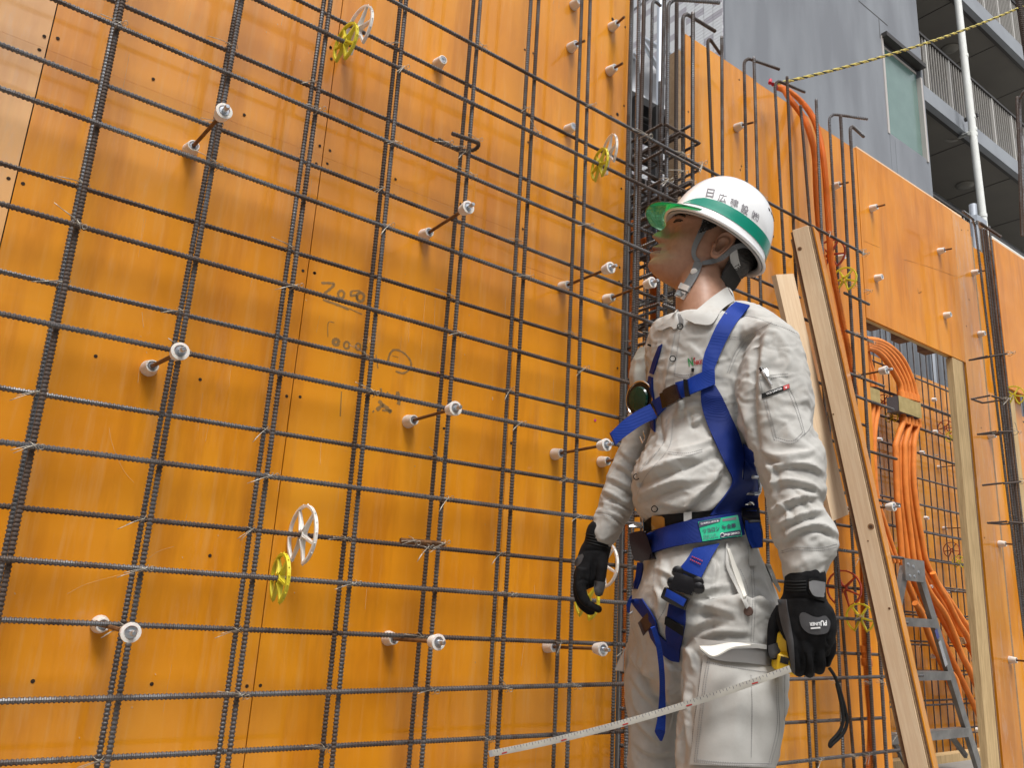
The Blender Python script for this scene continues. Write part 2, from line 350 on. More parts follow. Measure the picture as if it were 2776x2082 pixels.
# ------------------------------------------------------------------ wall 1 formwork: film plywood sheets with open joints
def sheet(parent, x0, x1, z0, z1, y, m, th=.012, gap=.0012, name='panel'):
    mb = MB(); gz = gap*.35; a = (x0+gap, y, z0+gz); b = (x1-gap, y+th, z1-gz); mb.box(a, b); o = mb.build(name, m, parent); return o
def holes(parent, pts, y=0.0, r=.0035):
    mb = MB()
    for (x, z) in pts: mb.disc((x, y-.0004, z), (0, 1, 0), [(0, r*.9), (.0003, r*1.05)], 8)
    return tag(mb.build('screw_hole', M['hole'], parent), kind='stuff')
w1 = thing('formwork_wall', 'tall orange plywood formwork wall behind the double rebar grid, filling the left', 'formwork wall', (.8, 0, FLOOR))
ZJ = .992
xs = [-1.16, -.54, .060, .640, 1.228, 1.640]
zz_ = [FLOOR+.004, -.81, ZJ, 2.79]
for i in range(5):
    for j, (z0, z1) in enumerate(((FLOOR+.004, ZJ-.0 if i not in () else 0), (ZJ, 2.79))):
        if i == 4: z0, z1 = ((FLOOR+.004, .90), (.90, 2.79))[j]
        sheet(w1, xs[i], xs[i+1], z0, z1, random.uniform(0, .0012), M[['ply_pale', 'ply_pale', 'ply_gloss', 'ply', 'ply'][i]], gap=.0011)
MB().box((-1.15, .016, FLOOR), (1.62, .030, 2.78)).build('backing_board', M['gap'], w1)
for x in (-.9, -.3, .3, .9, 1.45): MB().box((x-.03, .031, FLOOR), (x+.03, .091, 2.78)).build('stud', M['timber_old'], w1)
MB().box((1.644, -.004, FLOOR+.003), (1.650, .034, 2.79)).build('steel_edge_strip', mat('dull_grey_steel', (.20, .20, .20), .6, .3), w1)
hl = []
for px, py in [a_(285, 230), a_(372, 243), a_(253, 317), a_(343, 402), a_(55, 1145), a_(148, 1178), a_(985, 505), a_(1570, 735), a_(2055, 935), a_(2120, 965), a_(2033, 1050), a_(2103, 1050), a_(2125, 303),
               b_(110, 300), b_(115, 375), b_(527, 1150), b_(517, 1252), b_(1358, 316), b_(1412, 340), b_(1380, 912), b_(1345, 1470), b_(1995, 677), b_(1978, 1210), b_(945, 1310), b_(2003, 170),
               c_(615, 653), c_(1286, 803), c_(1947, 103), c_(2020, 118), c_(1842, 910), c_(1928, 915), d_(8, 118), d_(1963, 172), d_(1967, 82), d_(1953, 730), d_(838, 1118), d_(1270, 1212),
               e_(210, 1105), e_(972, 1123), e_(1582, 1137), e_(1668, 1133), e_(1345, 300)]:
    p = aty(px, py, 0); hl.append((p[0], p[2]))
holes(w1, hl)
mb = MB()
for px, py in [b_(1922, 120), b_(1912, 748), b_(1953, 732)]:
    p = aty(px, py, 0); mb.disc((p[0], -.0006, p[2]), (0, 1, 0), [(0, .005), (.0004, .006)], 7)
tag(mb.build('knot_hole', M['hole'], w1), kind='stuff')
# faded marker writing on the sheet
mk, N, L, B = nmat('faded_marker'); tr = N.new('ShaderNodeBsdfTransparent'); mx = N.new('ShaderNodeMixShader'); mx.inputs[0].default_value = .52
B.inputs['Base Color'].default_value = (.16, .16, .09, 1); B.inputs['Roughness'].default_value = .6
L.new(tr.outputs[0], mx.inputs[1]); L.new(B.outputs[0], mx.inputs[2]); L.new(mx.outputs[0], N['Material Output'].inputs['Surface']); M['marker'] = mk
def ribbon_xz(mb, pts, w, y=-.0006):
    P = [aty(px, py, y) for px, py in pts]
    P = smooth_path(P, 5) if len(P) > 2 else P
    L_, R_ = [], []
    for i, p in enumerate(P):
        d = P[min(i+1, len(P)-1)]-P[max(i-1, 0)]; n = np.array([-d[2], 0, d[0]]); n /= np.linalg.norm(n)+1e-9
        ww = w*(.8+.4*math.sin(i*.9)**2); L_.append(p+n*ww/2); R_.append(p-n*ww/2)
    k = len(P); mb.add(L_+R_, [(i, i+1, k+i+1, k+i) for i in range(k-1)])
def loop(cx, cy, rx, ry, n=9): return [(cx+rx*math.cos(t), cy+ry*math.sin(t)) for t in np.linspace(.3, 6.5, n)]
for st, w in [([(50, 182), (95, 182), (133, 190), (105, 222), (72, 248)], .006), (loop(178, 255, 20, 24), .006), ([(245, 232), (240, 262), (275, 262), (283, 292)], .006), ([(245, 232), (300, 232)], .004), (loop(302, 272, 24, 28), .007),
              ([(60, 288), (150, 320), (228, 352)], .006), ([(228, 345), (265, 362), (312, 384)], .003), ([(135, 437), (95, 437), (92, 530)], .002), (loop(145, 562, 18, 18), .008), (loop(213, 582, 18, 22), .005), (loop(287, 592, 16, 22), .004),
              ([(318, 590), (350, 600)], .003), ([(402, 645), (414, 732)], .003), ([(478, 690), (490, 640), (520, 612), (575, 628), (622, 680), (622, 728), (580, 762), (527, 750)], .005), ([(505, 650), (545, 660)], .002),
              ([(180, 880), (172, 1040)], .003), ([(330, 900), (350, 915)], .006), ([(432, 858), (440, 905)], .006), ([(470, 885), (482, 900)], .007), ([(538, 880), (550, 935), (545, 965)], .009), ([(418, 940), (440, 965), (405, 1000)], .009),
              ([(440, 965), (470, 985), (500, 1015)], .010), ([(380, 1005), (388, 1012)], .007), ([(440, 1000), (500, 1005)], .006)]:
    mbm = MB(); ribbon_xz(mbm, [d_(x, y) for x, y in st], w); link('marker_stroke', mbm.mesh('marker_stroke', M['marker']), w1)

sc_, N, L, B = nmat('pale_scratch'); tr = N.new('ShaderNodeBsdfTransparent'); mx = N.new('ShaderNodeMixShader'); mx.inputs[0].default_value = .45
B.inputs['Base Color'].default_value = (.85, .60, .32, 1); B.inputs['Roughness'].default_value = .7
L.new(tr.outputs[0], mx.inputs[1]); L.new(B.outputs[0], mx.inputs[2]); L.new(mx.outputs[0], N['Material Output'].inputs['Surface']); M['scratch'] = sc_
def scratches(parent, lst, name='scratch', m='scratch'):
    mb = MB()
    for pts, w in lst: ribbon_xz(mb, pts, w)
    o = link(name, mb.mesh(name, M[m]), parent); o['kind'] = 'stuff'; return o
SL = [([e_(430, 545), e_(560, 480), e_(800, 415)], .0007), ([e_(940, 330), e_(1010, 275), e_(1115, 240)], .0007), ([c_(700, 1110), c_(722, 1220), c_(790, 1380), c_(860, 1465)], .0006), ([d_(1148, 915), d_(1152, 935)], .004), ([c_(1340, 1100), c_(1320, 1200)], .0006), ([d_(700, 480), d_(690, 640)], .0007), ([b_(520, 1180), b_(900, 1340)], .0004)]
for k in range(110):
    x = random.uniform(.07, 1.62); z = random.uniform(-.6, 1.9); ln = random.uniform(.01, .09); dx = random.gauss(0, .003)
    q = lambda X, Z: (lambda v: (v[0]/v[2]*F_PX+W_PX/2, -v[1]/v[2]*F_PX+H_PX/2))(RM@(np.array([X, -.0006, Z])-CAM))
    SL.append(([q(x, z), q(x+dx*.5, z-ln*.5), q(x+dx, z-ln)], random.choice([.0004, .0006, .001])))
for k in range(90):
    x = random.uniform(.07, 1.62); z = random.uniform(-.6, 1.9); SL.append(([q(x, z), q(x+.002, z-.003)], random.uniform(.001, .003)))
scratches(w1, SL)
mb = MB()
for px, py in (c_(1050, 1025), d_(1810, 1065), d_(800, 762)): p = aty(px, py, -.0007); mb.disc(p, (0, 1, 0), [(0, .004), (.0002, .004)], 8)
M['pink'] = mat('pink_marker', (.55, .04, .25), .6); mb.build('marker_dot', M['pink'], w1)
# ------------------------------------------------------------------ tie wires at the crossings
def tie_variant(v):
    mb = MB(); R_ = random.Random(v)
    r = .00065
    lp = [(-.009, .004, .006), (-.006, -.009, .003), (.002, -.012, -.002), (.008, -.006, -.006), (.009, .004, -.007)]
    mb.tube(smooth_path(lp, 4), r, 5); mb.tube(smooth_path([(x*.8, y, z*-.9) for x, y, z in lp], 4), r, 5)
    mb.tube(smooth_path([(.004, -.012, 0), (.010, -.016, .004), (.014, -.014, 0), (.010, -.012, -.004), (.005, -.012, 0)], 4), r, 5)
    a = [(-2.6, -.3), (-.9, -.55), (-2.2, .35), (-1.6, -.9), (-2.9, .1)][v % 5]
    for k in range(2):
        ln = R_.uniform(.030, .050); d = math.atan2(a[1], a[0])+R_.uniform(-.25, .25)
        mb.tube(smooth_path([(0, -.011, 0), (math.cos(d)*ln*.4, -.014, math.sin(d)*ln*.4+.001), (math.cos(d)*ln, -.015+R_.uniform(-.006, .003), math.sin(d)*ln)], 3), r*.9, 5)
    return mb.mesh('tie_wire', M['wire'], True)
TIES = [tie_variant(i) for i in range(6)]
def tie(parent, x, y, z, v=None, s_=1.0, rx=0):
    o = bpy.data.objects.new('tie_wire', random.choice(TIES) if v is None else TIES[v]); COL.objects.link(o); o.parent = parent
    o.location = Vector((float(x), float(y), float(z)))-wloc(parent); o.scale = (s_,)*3; o.rotation_euler = (0, random.uniform(-.5, .5), rx)
    return o
for i in range(1, 8):
    for k in Hh:
        s_ = k[0]; fx = VX[(i, s_)]; z = HZ[k](fx(0)); z = HZ[k](fx(z)); n = int(k[1:])
        if (i+n+(1 if s_ == 'B' else 0)) % 2 == 0 or random.random() < .06:
            y = (YFH if s_ == 'F' else YBV)-.002
            tie(front if s_ == 'F' else back, fx(z), y, z)

# ------------------------------------------------------------------ form ties: cone, rod, cone, stud
YO = -.205
def cone_profile(n=16):
    mb = MB(); mb.disc((0, 0, 0), (0, -1, 0), [(0, .0160), (.003, .0163), (.024, .0128), (.0295, .0120), (.0300, .0095), (.0265, .0085)], n); return mb.mesh('wall_cone', M['cone'], True)
WALL_CONE = cone_profile(); WALL_CONE.set_sharp_from_angle(angle=math.radians(35))
mbq = MB(); mbq.disc((0, 0, 0), (0, -1, 0), [(-.027, .0095), (-.026, .0120), (-.022, .0128), (-.002, .0163), (.0008, .0160), (.0012, .0112), (-.0010, .0106)], 18); OUT_CONE = mbq.mesh('outer_cone', M['cone'], True); OUT_CONE.set_sharp_from_angle(angle=math.radians(35))
mbq = MB(); mbq.disc((0, 0, 0), (0, -1, 0), [(-.001, .0095), (.0006, .0094), (.0010, .0050), (.020, .0046), (.0215, .0036)], 10); STUD = mbq.mesh('stud', M['zinc'], True, 35)
mbq = MB(); mbq.disc((0, 0, 0), (0, -1, 0), [(.0262, .0084), (.0290, .0080), (.0292, .0045), (.0270, .0040)], 12); RING = mbq.mesh('socket', M['zinc'], True, 35)
def form_tie(px, py, out=None, label='', kind='full', y0=0.0, group='form ties on the orange wall', w_end=None):
    p = aty(px, py, y0-.028); loc = (p[0], y0, p[2])
    t = thing('form_tie', label, 'form tie', loc, group)
    sc = 1.0
    c = link('wall_cone', WALL_CONE, t, loc=loc); link('socket', RING, c, loc=loc)
    if kind == 'short':
        q = aty(out[0], out[1], y0-.075)
        MB().tube([(p[0], y0-.026, p[2]), (q[0], y0-.075, q[2])], .0042, 8).build('rod', M['rod'], t, True)
    elif kind == 'full':
        q = aty(out[0], out[1], y0+YO)
        MB().tube([(p[0], y0-.026, p[2]), (q[0], y0+YO+.024, q[2])], .0040, 8).build('rod', M['rod'], t, True)
        oc = link('outer_cone', OUT_CONE, t, loc=(q[0], y0+YO, q[2])); link('stud', STUD, oc, loc=(q[0], y0+YO, q[2]))
    return t
FULL = [((525, 394), (608, 300), 'long form tie under the upper left corner of the grid, its cone lashed with wire'), ((413, 992), (489, 952), 'long form tie left of centre in the middle row, stray wire curling below it'),
        ((279, 1695), (355, 1716), 'lowest long form tie at the left, its two white cones nearly in line'), ((1164, 629), (1270, 561), 'long form tie above the faded handwriting, right of the rusty bent bar'),
        ((1122, 1139), (1235, 1107), 'long form tie just right of the faded handwriting'), ((1540, 772), (1656, 725), 'long form tie left of the worker\'s face, the upper of the pair there'),
        ((1521, 1229), (1645, 1206), 'long form tie whose outer cone touches the tip of the blue chest strap'), ((1068, 1733), (1189, 1742), 'long form tie low in the middle of the grid, above the tape measure tip'),
        ((1502, 1755), (1635, 1761), 'long form tie below the worker\'s right glove'), ((1660, 806), (1769, 765), 'long form tie ending right under the worker\'s chin'), ((1647, 1250), (1705, 1240), 'long form tie running behind the worker\'s right forearm')]
for a, b, lb in FULL: form_tie(a[0], a[1], b, lb)
SHORT = [((1673, 62), (1692, 45), 'white cone with a snapped rod at the top right corner of the tall wall'), ((1562, 118), (1584, 110), 'white cone with snapped rod crossed by a vertical bar near the wall top'),
         ((1667, 182), (1687, 171), 'lower of two white cones with snapped rods at the tall wall\'s right edge'), ((2012, 338), (2042, 331), 'white cone with rod stub on the lower orange wall above the helmet'),
         ((2276, 499), (2299, 494), 'white cone with rod stub between the last bars beside the orange conduits'), ((2377, 560), (2398, 555), 'white cone with rod stub high on the bare orange panel'),
         ((2560, 677), (2579, 674), 'white cone with rod stub at the right edge of the bare orange panel'), ((2652, 736), (2672, 733), 'white cone with rod stub behind the bundle of starter bars, upper one'),
         ((2698, 1180), (2722, 1176), 'white cone with rod passing behind the starter bar bundle, third down'), ((2726, 1475), (2750, 1476), 'white cone with rod beside the starter bar bundle, fourth down'), ((2755, 1791), (2780, 1793), 'lowest white cone beside the starter bar bundle')]
for a, b, lb in SHORT: form_tie(a[0], a[1], b, lb, 'short')
for (px, py), lb in [((1201, 161), 'single white cone with an open socket between the upper bars of the tall wall'), ((1555, 342), 'single white cone with an open socket left of the upper right spacer wheels'), ((1570, 2), 'white cone cut by the top edge of the photo near the tall wall\'s right end'),
                     ((2391, 750), 'lone white cone in the lower left of the bare orange panel'), ((2577, 852), 'lone white cone at the lower right of the bare orange panel'), ((2289, 694), 'white cone with a metal socket beside the yellow spacer wheel near the plank top'),
                     ((2670, 903), 'lone white cone behind the starter bar bundle, second down')]:
    form_tie(px, py, None, lb, 'cone')
# two ties whose outer cone shows at the door opening
for (px, py), lb in [((2404, 1003), 'white cone on a dark rod in front of the doorway beside the orange conduits'), ((2424, 1374), 'white cone on a rod in front of the doorway, lower of the two')]:
    q = aty(px, py, YO); form_tie(*(lambda P: (P[0], P[1]))((lambda v: (v[0]/v[2]*F_PX+W_PX/2, -v[1]/v[2]*F_PX+H_PX/2))(RM@(np.array([q[0]-.0, -.028, q[2]])-CAM))), (px, py), lb)

# ------------------------------------------------------------------ spacer wheels
def arc_box(mb, c, R0, R1, a0, a1, w, n):
    """band of a ring around the x axis, from radius R0 to R1"""
    vs = []
    for i in range(n+1):
        a = a0+(a1-a0)*i/n; dy, dz = math.sin(a), math.cos(a)
        for (R_, x) in ((R0, -w), (R0, w), (R1, w), (R1, -w)): vs.append((c[0]+x, c[1]+dy*R_, c[2]+dz*R_))
    fs = []
    for i in range(n):
        for k in range(4):
            a = i*4+k; b = i*4+(k+1) % 4; fs.append((a, b, b+4, a+4))
    fs += [(3, 2, 1, 0), (n*4, n*4+1, n*4+2, n*4+3)]; mb.add(vs, fs)
def spacer_meshes(R0, m, tag_):
    GA = .42
    rim = MB(); arc_box(rim, (0, 0, 0), R0-.0048, R0, -math.pi+GA, math.pi-GA, .0035, 40)
    for i in range(17):
        a = -math.pi+GA+(2*math.pi-2*GA)*i/16; c = np.array([0, math.sin(a)*(R0+.0005), math.cos(a)*(R0+.0005)]); rim.disc(c, (0, math.sin(a), math.cos(a)), [(-.001, .0020), (.0022, .0009)], 5)
    hub = MB(); arc_box(hub, (0, 0, 0), .0062, .0110, -2.6, 2.6, .0060, 18)
    spk = []
    for a in (-math.pi+GA+.03, -1.75, -.62, .62, 1.75, math.pi-GA-.03):
        s_ = MB(); d = np.array([0, math.sin(a), math.cos(a)]); t = np.array([0, math.cos(a), -math.sin(a)]); X = np.array([1, 0, 0])
        c0, c1 = d*.0092, d*(R0-.003)
        s_.add([c0+X*.0048+t*.0036, c0-X*.0048+t*.0036, c0-X*.0048-t*.0036, c0+X*.0048-t*.0036, c1+X*.0028+t*.0022, c1-X*.0028+t*.0022, c1-X*.0028-t*.0022, c1+X*.0028-t*.0022],
               [(0, 1, 2, 3), (7, 6, 5, 4), (0, 4, 5, 1), (1, 5, 6, 2), (2, 6, 7, 3), (3, 7, 4, 0)])
        s_.add([c0+X*.0075+t*.0007, c0-X*.0075+t*.0007, c0-X*.0075-t*.0007, c0+X*.0075-t*.0007, c1*.7+X*.0030+t*.0006, c1*.7-X*.0030+t*.0006, c1*.7-X*.0030-t*.0006, c1*.7+X*.0030-t*.0006],
               [(0, 1, 2, 3), (7, 6, 5, 4), (0, 4, 5, 1), (1, 5, 6, 2), (2, 6, 7, 3), (3, 7, 4, 0)])
        spk.append(s_.mesh('spoke', m))
    return rim.mesh('rim', m), hub.mesh('hub', m), spk
SP = {'white': spacer_meshes(.0615, M['white_pl'], 'w'), 'yellow': spacer_meshes(.0475, M['yellow'], 'y'), 'red': spacer_meshes(.0615, M['red_pl'], 'r')}
def spacer(px, py, y, colr, label, group, snap=None, turn=0.0, twist=0.0):
    p = aty(px, py, y); z = p[2] if snap is None else HZ[snap](p[0]); t = thing('spacer_wheel', label, 'spacer wheel', (p[0], y, z), group)
    rim, hub, spk = SP[colr]
    for nm, me in [('rim', rim), ('hub', hub)]+[('spoke', s_) for s_ in spk]:
        o = bpy.data.objects.new(nm, me); COL.objects.link(o); o.parent = t
    t.rotation_euler = (turn, 0, twist); return t
GR = 'plastic spacer wheels clipped on the bars'
for px, py, y, c, lb, sn, tn, tw in [
    (821, 1441, YBH, 'white', 'white spacer wheel low in the middle, directly above a yellow one', 'B5', .15, .05), (760, 1562, YFH, 'yellow', 'yellow spacer wheel below the big white one in the lower middle', 'F6', .1, -.05),
    (972, 74, YBH, 'white', 'large white spacer wheel at the top of the grid', 'B-1', -.1, .1), (939, 99, YFH, 'yellow', 'yellow spacer wheel overlapping the white one at the top of the grid', 'F0', .3, .12),
    (1650, 420, YBH, 'white', 'white spacer wheel near the tall wall\'s right end, behind a yellow one', 'B-1', -.3, -.35), (1626, 439, YFH, 'yellow', 'yellow spacer wheel near the tall wall\'s right end, left of the helmet', 'F0', .1, -.25),
    (1633, 1527, YBH, 'white', 'white spacer wheel half hidden behind the worker\'s right glove', 'B5', .2, -.05), (1591, 1634, YFH, 'yellow', 'yellow spacer wheel covered by the fingertips of the worker\'s right glove', 'F6', .2, -.1),
    (2289, 757, -.142, 'yellow', 'yellow spacer wheel between the plank top and the bare orange panel', None, .2, .12), (2288, 1596, -.075, 'red', 'red spacer wheel beside the wrist of the worker\'s left glove', None, .2, .10),
    (2332, 1676, -.142, 'yellow', 'yellow spacer wheel between the left glove and the leaning plank', None, 0, .15), (2250, 690, -.07, 'red', 'red spacer wheel behind the orange conduits above the plank top', None, 0, .1),
    (2747, 1073, -.12, 'yellow', 'yellow spacer wheel on the starter bar bundle at the right edge', None, 0, .2)]:
    spacer(px, py, y, c, lb, GR, sn, tn, tw)
# rusty bent bar and rusty stub lashed to the mat
hb = thing('bent_bar', 'short rusty bar bent into a hook, lashed behind the upper bars', 'steel bar', aty(1270, 390, -.09))
pth = [aty(*b_(800, 892), YBH), aty(*b_(880, 935), YBH), aty(*b_(950, 962), YBH-.004), aty(*b_(1015, 965), -.09), aty(*b_(1052, 945), -.105), aty(*b_(1058, 920), -.12), aty(*b_(1030, 905), -.145), aty(*b_(960, 880), -.150), aty(*b_(890, 855), -.150)]
link('bar', bar_mesh('bar', smooth_path(pth, 6), .0052, .0072, 8, M['bar_rust']), hb)
for q in (b_(850, 925), b_(1040, 905), b_(960, 985)): p = aty(*q, -.12); tie(hb, p[0], p[1], p[2])
sb = thing('rebar_offcut', 'short rusty offcut of bar lashed over the grid in the lower middle', 'steel bar', aty(1150, 1470, -.15))
straight_bar('bar', aty(*g_(556, 203), -.152), aty(*g_(838, 225), -.152), sb, M['rod'], .0058)
for q, v in ((g_(630, 205), 1), (g_(820, 222), 0), (g_(715, 250), 3)): p = aty(*q, -.16); tie(sb, p[0], p[1], p[2], v)
# ================================================================== wall 2 (lower wall behind the worker), door opening, pier
TOP2 = 2.0
Rt0 = cr(2250, 450, 4.148)
w2 = thing('formwork_wall', 'lower orange plywood formwork wall behind the worker\'s helmet, with a doorway cut in it', 'formwork wall', (2.6, 0, FLOOR))
sheet(w2, 1.914, 2.31, FLOOR+.004, TOP2+.002, .0006, M['ply_mid']); sheet(w2, 2.31, 2.70, FLOOR+.004, TOP2-.004, 0, M['ply_mid']); sheet(w2, 2.70, 3.02, FLOOR+.004, TOP2-.012, .001, M['ply_matt'])
sheet(w2, 3.02, 3.885, 1.212, TOP2, -.0006, M['ply_matt'])
sheet(w2, 3.885, 4.075, FLOOR+.004, TOP2-.002, .0004, M['ply_worn'])
MB().box((1.880, .003, FLOOR+.003), (1.9135, .045, TOP2-.08)).build('edge_batten', M['ply_edge'], w2)
MB().box((3.05, .0135, TOP2-.055), (4.02, .060, TOP2+.024)).build('top_batten', M['timber'], w2)
MB().box((1.98, .0135, TOP2-.09), (2.99, .060, TOP2-.03)).build('top_batten', M['timber_old'], w2)
MB().box((3.03, .0135, 1.2135), (3.88, .030, 1.24)).build('head_batten', M['timber_old'], w2)
for x in (3.13, 3.37, 3.60): MB().box((x, .032, 1.216), (x+.07, .085, 1.99)).build('stud', M['ply_dark_edge'], w2)
for x in (2.1, 2.5, 2.9): MB().box((x, .062, FLOOR+.003), (x+.06, .12, 1.95)).build('stud', M['timber_old'], w2)
MB().box((3.752, .001, FLOOR+.003), (3.8530, .030, 1.2085)).build('door_post', M['timber_old'], w2)
for k, (x, m_) in enumerate(((3.8545, 'ply_dark_edge'), (3.8625, 'ply_edge'), (3.8705, 'ply_dark_edge'))): MB().box((x, .0022*k+.001, FLOOR+.003), (x+.0068, .031, 1.2105)).build('plywood_edge', M[m_], w2)
hl = []
for px, py in [(1872, 98), (2004, 215), (2007, 460), (2010, 450), (1866, 302), (2260, 310), (2459, 601), (2412, 871), (2485, 906), (2550, 941), (2607, 623), (2624, 624), (2620, 884), (2627, 812), (2660, 1160), (2669, 1458)]:
    p = aty(px, py, 0); hl.append((p[0], p[2]))
holes(w2, hl)
pw = thing('formwork_wall', 'orange formwork panel at the right edge behind the bundled starter bars', 'formwork wall', (4.6, 0, FLOOR))
sheet(pw, 4.334, 4.95, 1.18, 1.995, 0, M['ply_matt']); sheet(pw, 4.95, 5.6, 1.18, 1.995, .001, M['ply_mid']); MB().box((4.34, .0135, 1.94), (5.58, .055, 2.018)).build('top_batten', M['timber'], pw)
for x in (4.37, 4.93, 5.50): MB().box((x, .0135, FLOOR+.003), (x+.05, .06, 1.93)).build('stud', M['timber_old'], pw)
rw = thing('formwork_wall', 'recessed worn orange panel between the door pier and the right edge panel', 'formwork wall', (4.2, .05, FLOOR))
sheet(rw, 4.10, 4.60, FLOOR+.004, 1.93, .052, M['ply_worn']); MB().box((4.078, .004, FLOOR+.003), (4.098, .06, 1.93)).build('edge_batten', M['ply_edge'], rw)

scratches(w2, [([Rt0(830, 1050), Rt0(1100, 1130), Rt0(1410, 1240)], .002), ([Rt0(830, 1050), Rt0(845, 1250), Rt0(868, 1500)], .0016), ([Rt0(380, 840), Rt0(470, 880), Rt0(560, 915)], .0022), ([Rt0(900, 720), Rt0(1020, 780), Rt0(1140, 770), Rt0(1240, 900)], .0014), ([Rt0(685, 540), Rt0(692, 570)], .004), ([Rt0(985, 1370), Rt0(1000, 1430), Rt0(1030, 1410)], .004)]
          +[([Rt0(1360+a_, 530+k_*140), Rt0(1368+a_+6, 600+k_*140)], .004) for k_, a_ in enumerate([0, 14, 30, 46, 62, 78])])
# bars of wall 2: upright pairs with bent tops
lowmat = thing('rebar_mat', 'upright hooked bars in pairs in front of the lower orange wall', 'rebar grid', (2.4, YBV, FLOOR))
def hooked(parent, p1, p2, y, top_px, hook_px=None, r=.0055, m=None, low=FLOOR+.01, name='hooked_bar'):
    fx = line_fit([p1, p2], y, 'v'); zt = aty(top_px[0], top_px[1], y)[2]
    m = m or random.choice([M['bar'], M['bar_clean'], M['bar_rust']])
    if hook_px is None:
        return straight_bar('vertical_bar', (fx(low), y, low), (fx(zt), y, zt), parent, m, r)
    e = atz(hook_px[0], hook_px[1], zt); a = np.array([fx(low), y, low]); c = np.array([fx(zt), y, zt]); d = e-c; ln = np.linalg.norm(d); d /= ln
    pth = [a, c-np.array([0, 0, .035]), c-np.array([0, 0, .018])+d*.004, c-np.array([0, 0, .005])+d*.016, c+d*.036, e]
    pth = [pth[0]]+smooth_path(pth[1:], 4)
    return link(name, bar_mesh(name, pth, r, .0076, 8, m), parent)
YB2, YF2 = -.08, -.13
hooked(lowmat, (1918.7, 100), (1926, 300), YB2, (1918, 96), (1953, 145)); hooked(lowmat, (1956.7, 100), (1957.6, 300), YF2, (1956.7, 98))
hooked(lowmat, (2017, 163), (2022, 400), YB2, (2016, 153), (2113, 187)); hooked(lowmat, (2044, 155), (2054, 511), YF2, (2044, 154))
hooked(lowmat, (2100.5, 219), (2121, 611), YB2, (2098, 213), (2182, 249)); hooked(lowmat, (2133.6, 209), (2151.4, 616), YF2, (2133.6, 207))
hooked(lowmat, (2171.8, 305), (2197, 616), YB2, (2170, 285)); hooked(lowmat, (2212.5, 270), (2230, 697), YF2, (2212.5, 268))
hooked(lowmat, (2248, 321), (2268.5, 697), YB2, (2247, 307), (2352, 322)); hooked(lowmat, (2278.7, 313), (2299, 697), YF2+.01, (2278.7, 312), r=.0063)
hooked(lowmat, (2304, 338.5), (2324.5, 697), YF2-.012, (2304, 336), (2342, 370), r=.0063)
for x, y in ((2.96, YF2), (3.00, YB2)): pass
# short horizontals beside the doorway
for z, x0, x1, y in ((1.168, 2.62, 2.79, YFH), (1.02, 2.62, 2.80, YFH), (.86, 2.6, 2.86, YFH)):
    straight_bar('horizontal_bar', (x0, y-.002, z), (x1, y-.002, z), lowmat, M['bar'])
for _ in range(26):
    x = random.choice([2.07, 2.13, 2.25, 2.33, 2.44, 2.52, 2.60, 2.68, 2.75]); z = random.choice([1.374, 1.21, 1.02, .86, .60, .40, .207, .02, -.185, -.40]); tie(lowmat, x+random.uniform(-.01, .01), YFH-.006, z)
for px, py in [(2340, 690), (2347, 790), (2355, 930), (2425, 1990), (2383, 1850)]: p = aty(px, py, -.15); tie(lowmat, p[0], p[1], p[2], 0, 1.2)

# ------------------------------------------------------------------ column cage in the gap between the two walls
cage = thing('column_cage', 'dense dark rebar cage in the gap between the tall wall and the worker\'s face', 'rebar cage', (1.76, 0, FLOOR))
for p1, p2, y, top, hook, r, m in [((1732, 0), (1721.6, 600), -.129, (1733, -220), None, .0055, 'bar_clean'), ((1746, 0), (1731.5, 600), -.078, (1750, -200), None, .0062, 'bar_rust'),
                             ((1768.6, 0), (1757.8, 600), -.040, (1768, -8), (1791, 15), .0055, 'bar'), ((1801, 0), (1788.5, 600), -.088, (1803, -150), None, .0062, 'bar'),
                             ((1811, 30), (1805.7, 600), -.129, (1811, -4), (1952, 6), .0065, 'bar_clean'), ((1834.6, 5), (1832, 526), -.10, (1834.6, 5), None, .0065, 'bar_rust'),
                             ((1851, 45), (1851.8, 500), -.08, (1851, 30), (1939, 84), .0065, 'bar'), ((1878, 34), (1877.5, 500), -.125, (1878, 33), None, .0065, 'bar')]:
    hooked(cage, p1, p2, y, top, hook, r, M[m])
st = None
def stirrup(x0, x1, y0, y1, z, parent, m):
    mb_path = [(x0, y0, z), (x1, y0, z), (x1, y1, z), (x0, y1, z), (x0, y0+.01, z+.006)]
    return link('stirrup', bar_mesh('stirrup', mb_path, .005, .0085, 6, m), parent)
zz = -.84
while zz < 1.50:
    w = random.uniform(-.012, .012)
    if not (zz > 1.0 and random.random() < .45): stirrup(1.655+w*.3, 1.815+w*.3, -.142, .34+w, zz, cage, M['bar_rust'] if random.random() < .5 else M['bar']); zz += .1+random.uniform(-.008, .008)
for z in np.arange(-.8, 1.55, .2):
    straight_bar('crossbar', (1.70, -.17, z+.03), (1.70, 1.42, z+.03), cage, M['bar_rust']); straight_bar('crossbar', (1.80, -.12, z+.12), (1.80, 1.42, z+.12), cage, M['bar'])
for x, y in ((1.67, .02), (1.67, .12), (1.67, .22), (1.67, .32), (1.82, .03), (1.82, .13), (1.82, .23), (1.82, .33), (1.70, .55), (1.70, .8), (1.70, 1.05), (1.80, .5), (1.80, .75), (1.80, 1.0), (1.74, .335)):
    straight_bar('vertical_bar', (x, y, FLOOR+.01), (x+random.uniform(-.006, .006), y, 1.62+random.uniform(-.15, .25)), cage, M['bar_rust'] if random.random() < .5 else M['bar'], .0062)
straight_bar('leaning_bar', (1.69, -.02, .32), (1.74, -.10, .62), cage, M['bar'], .008)
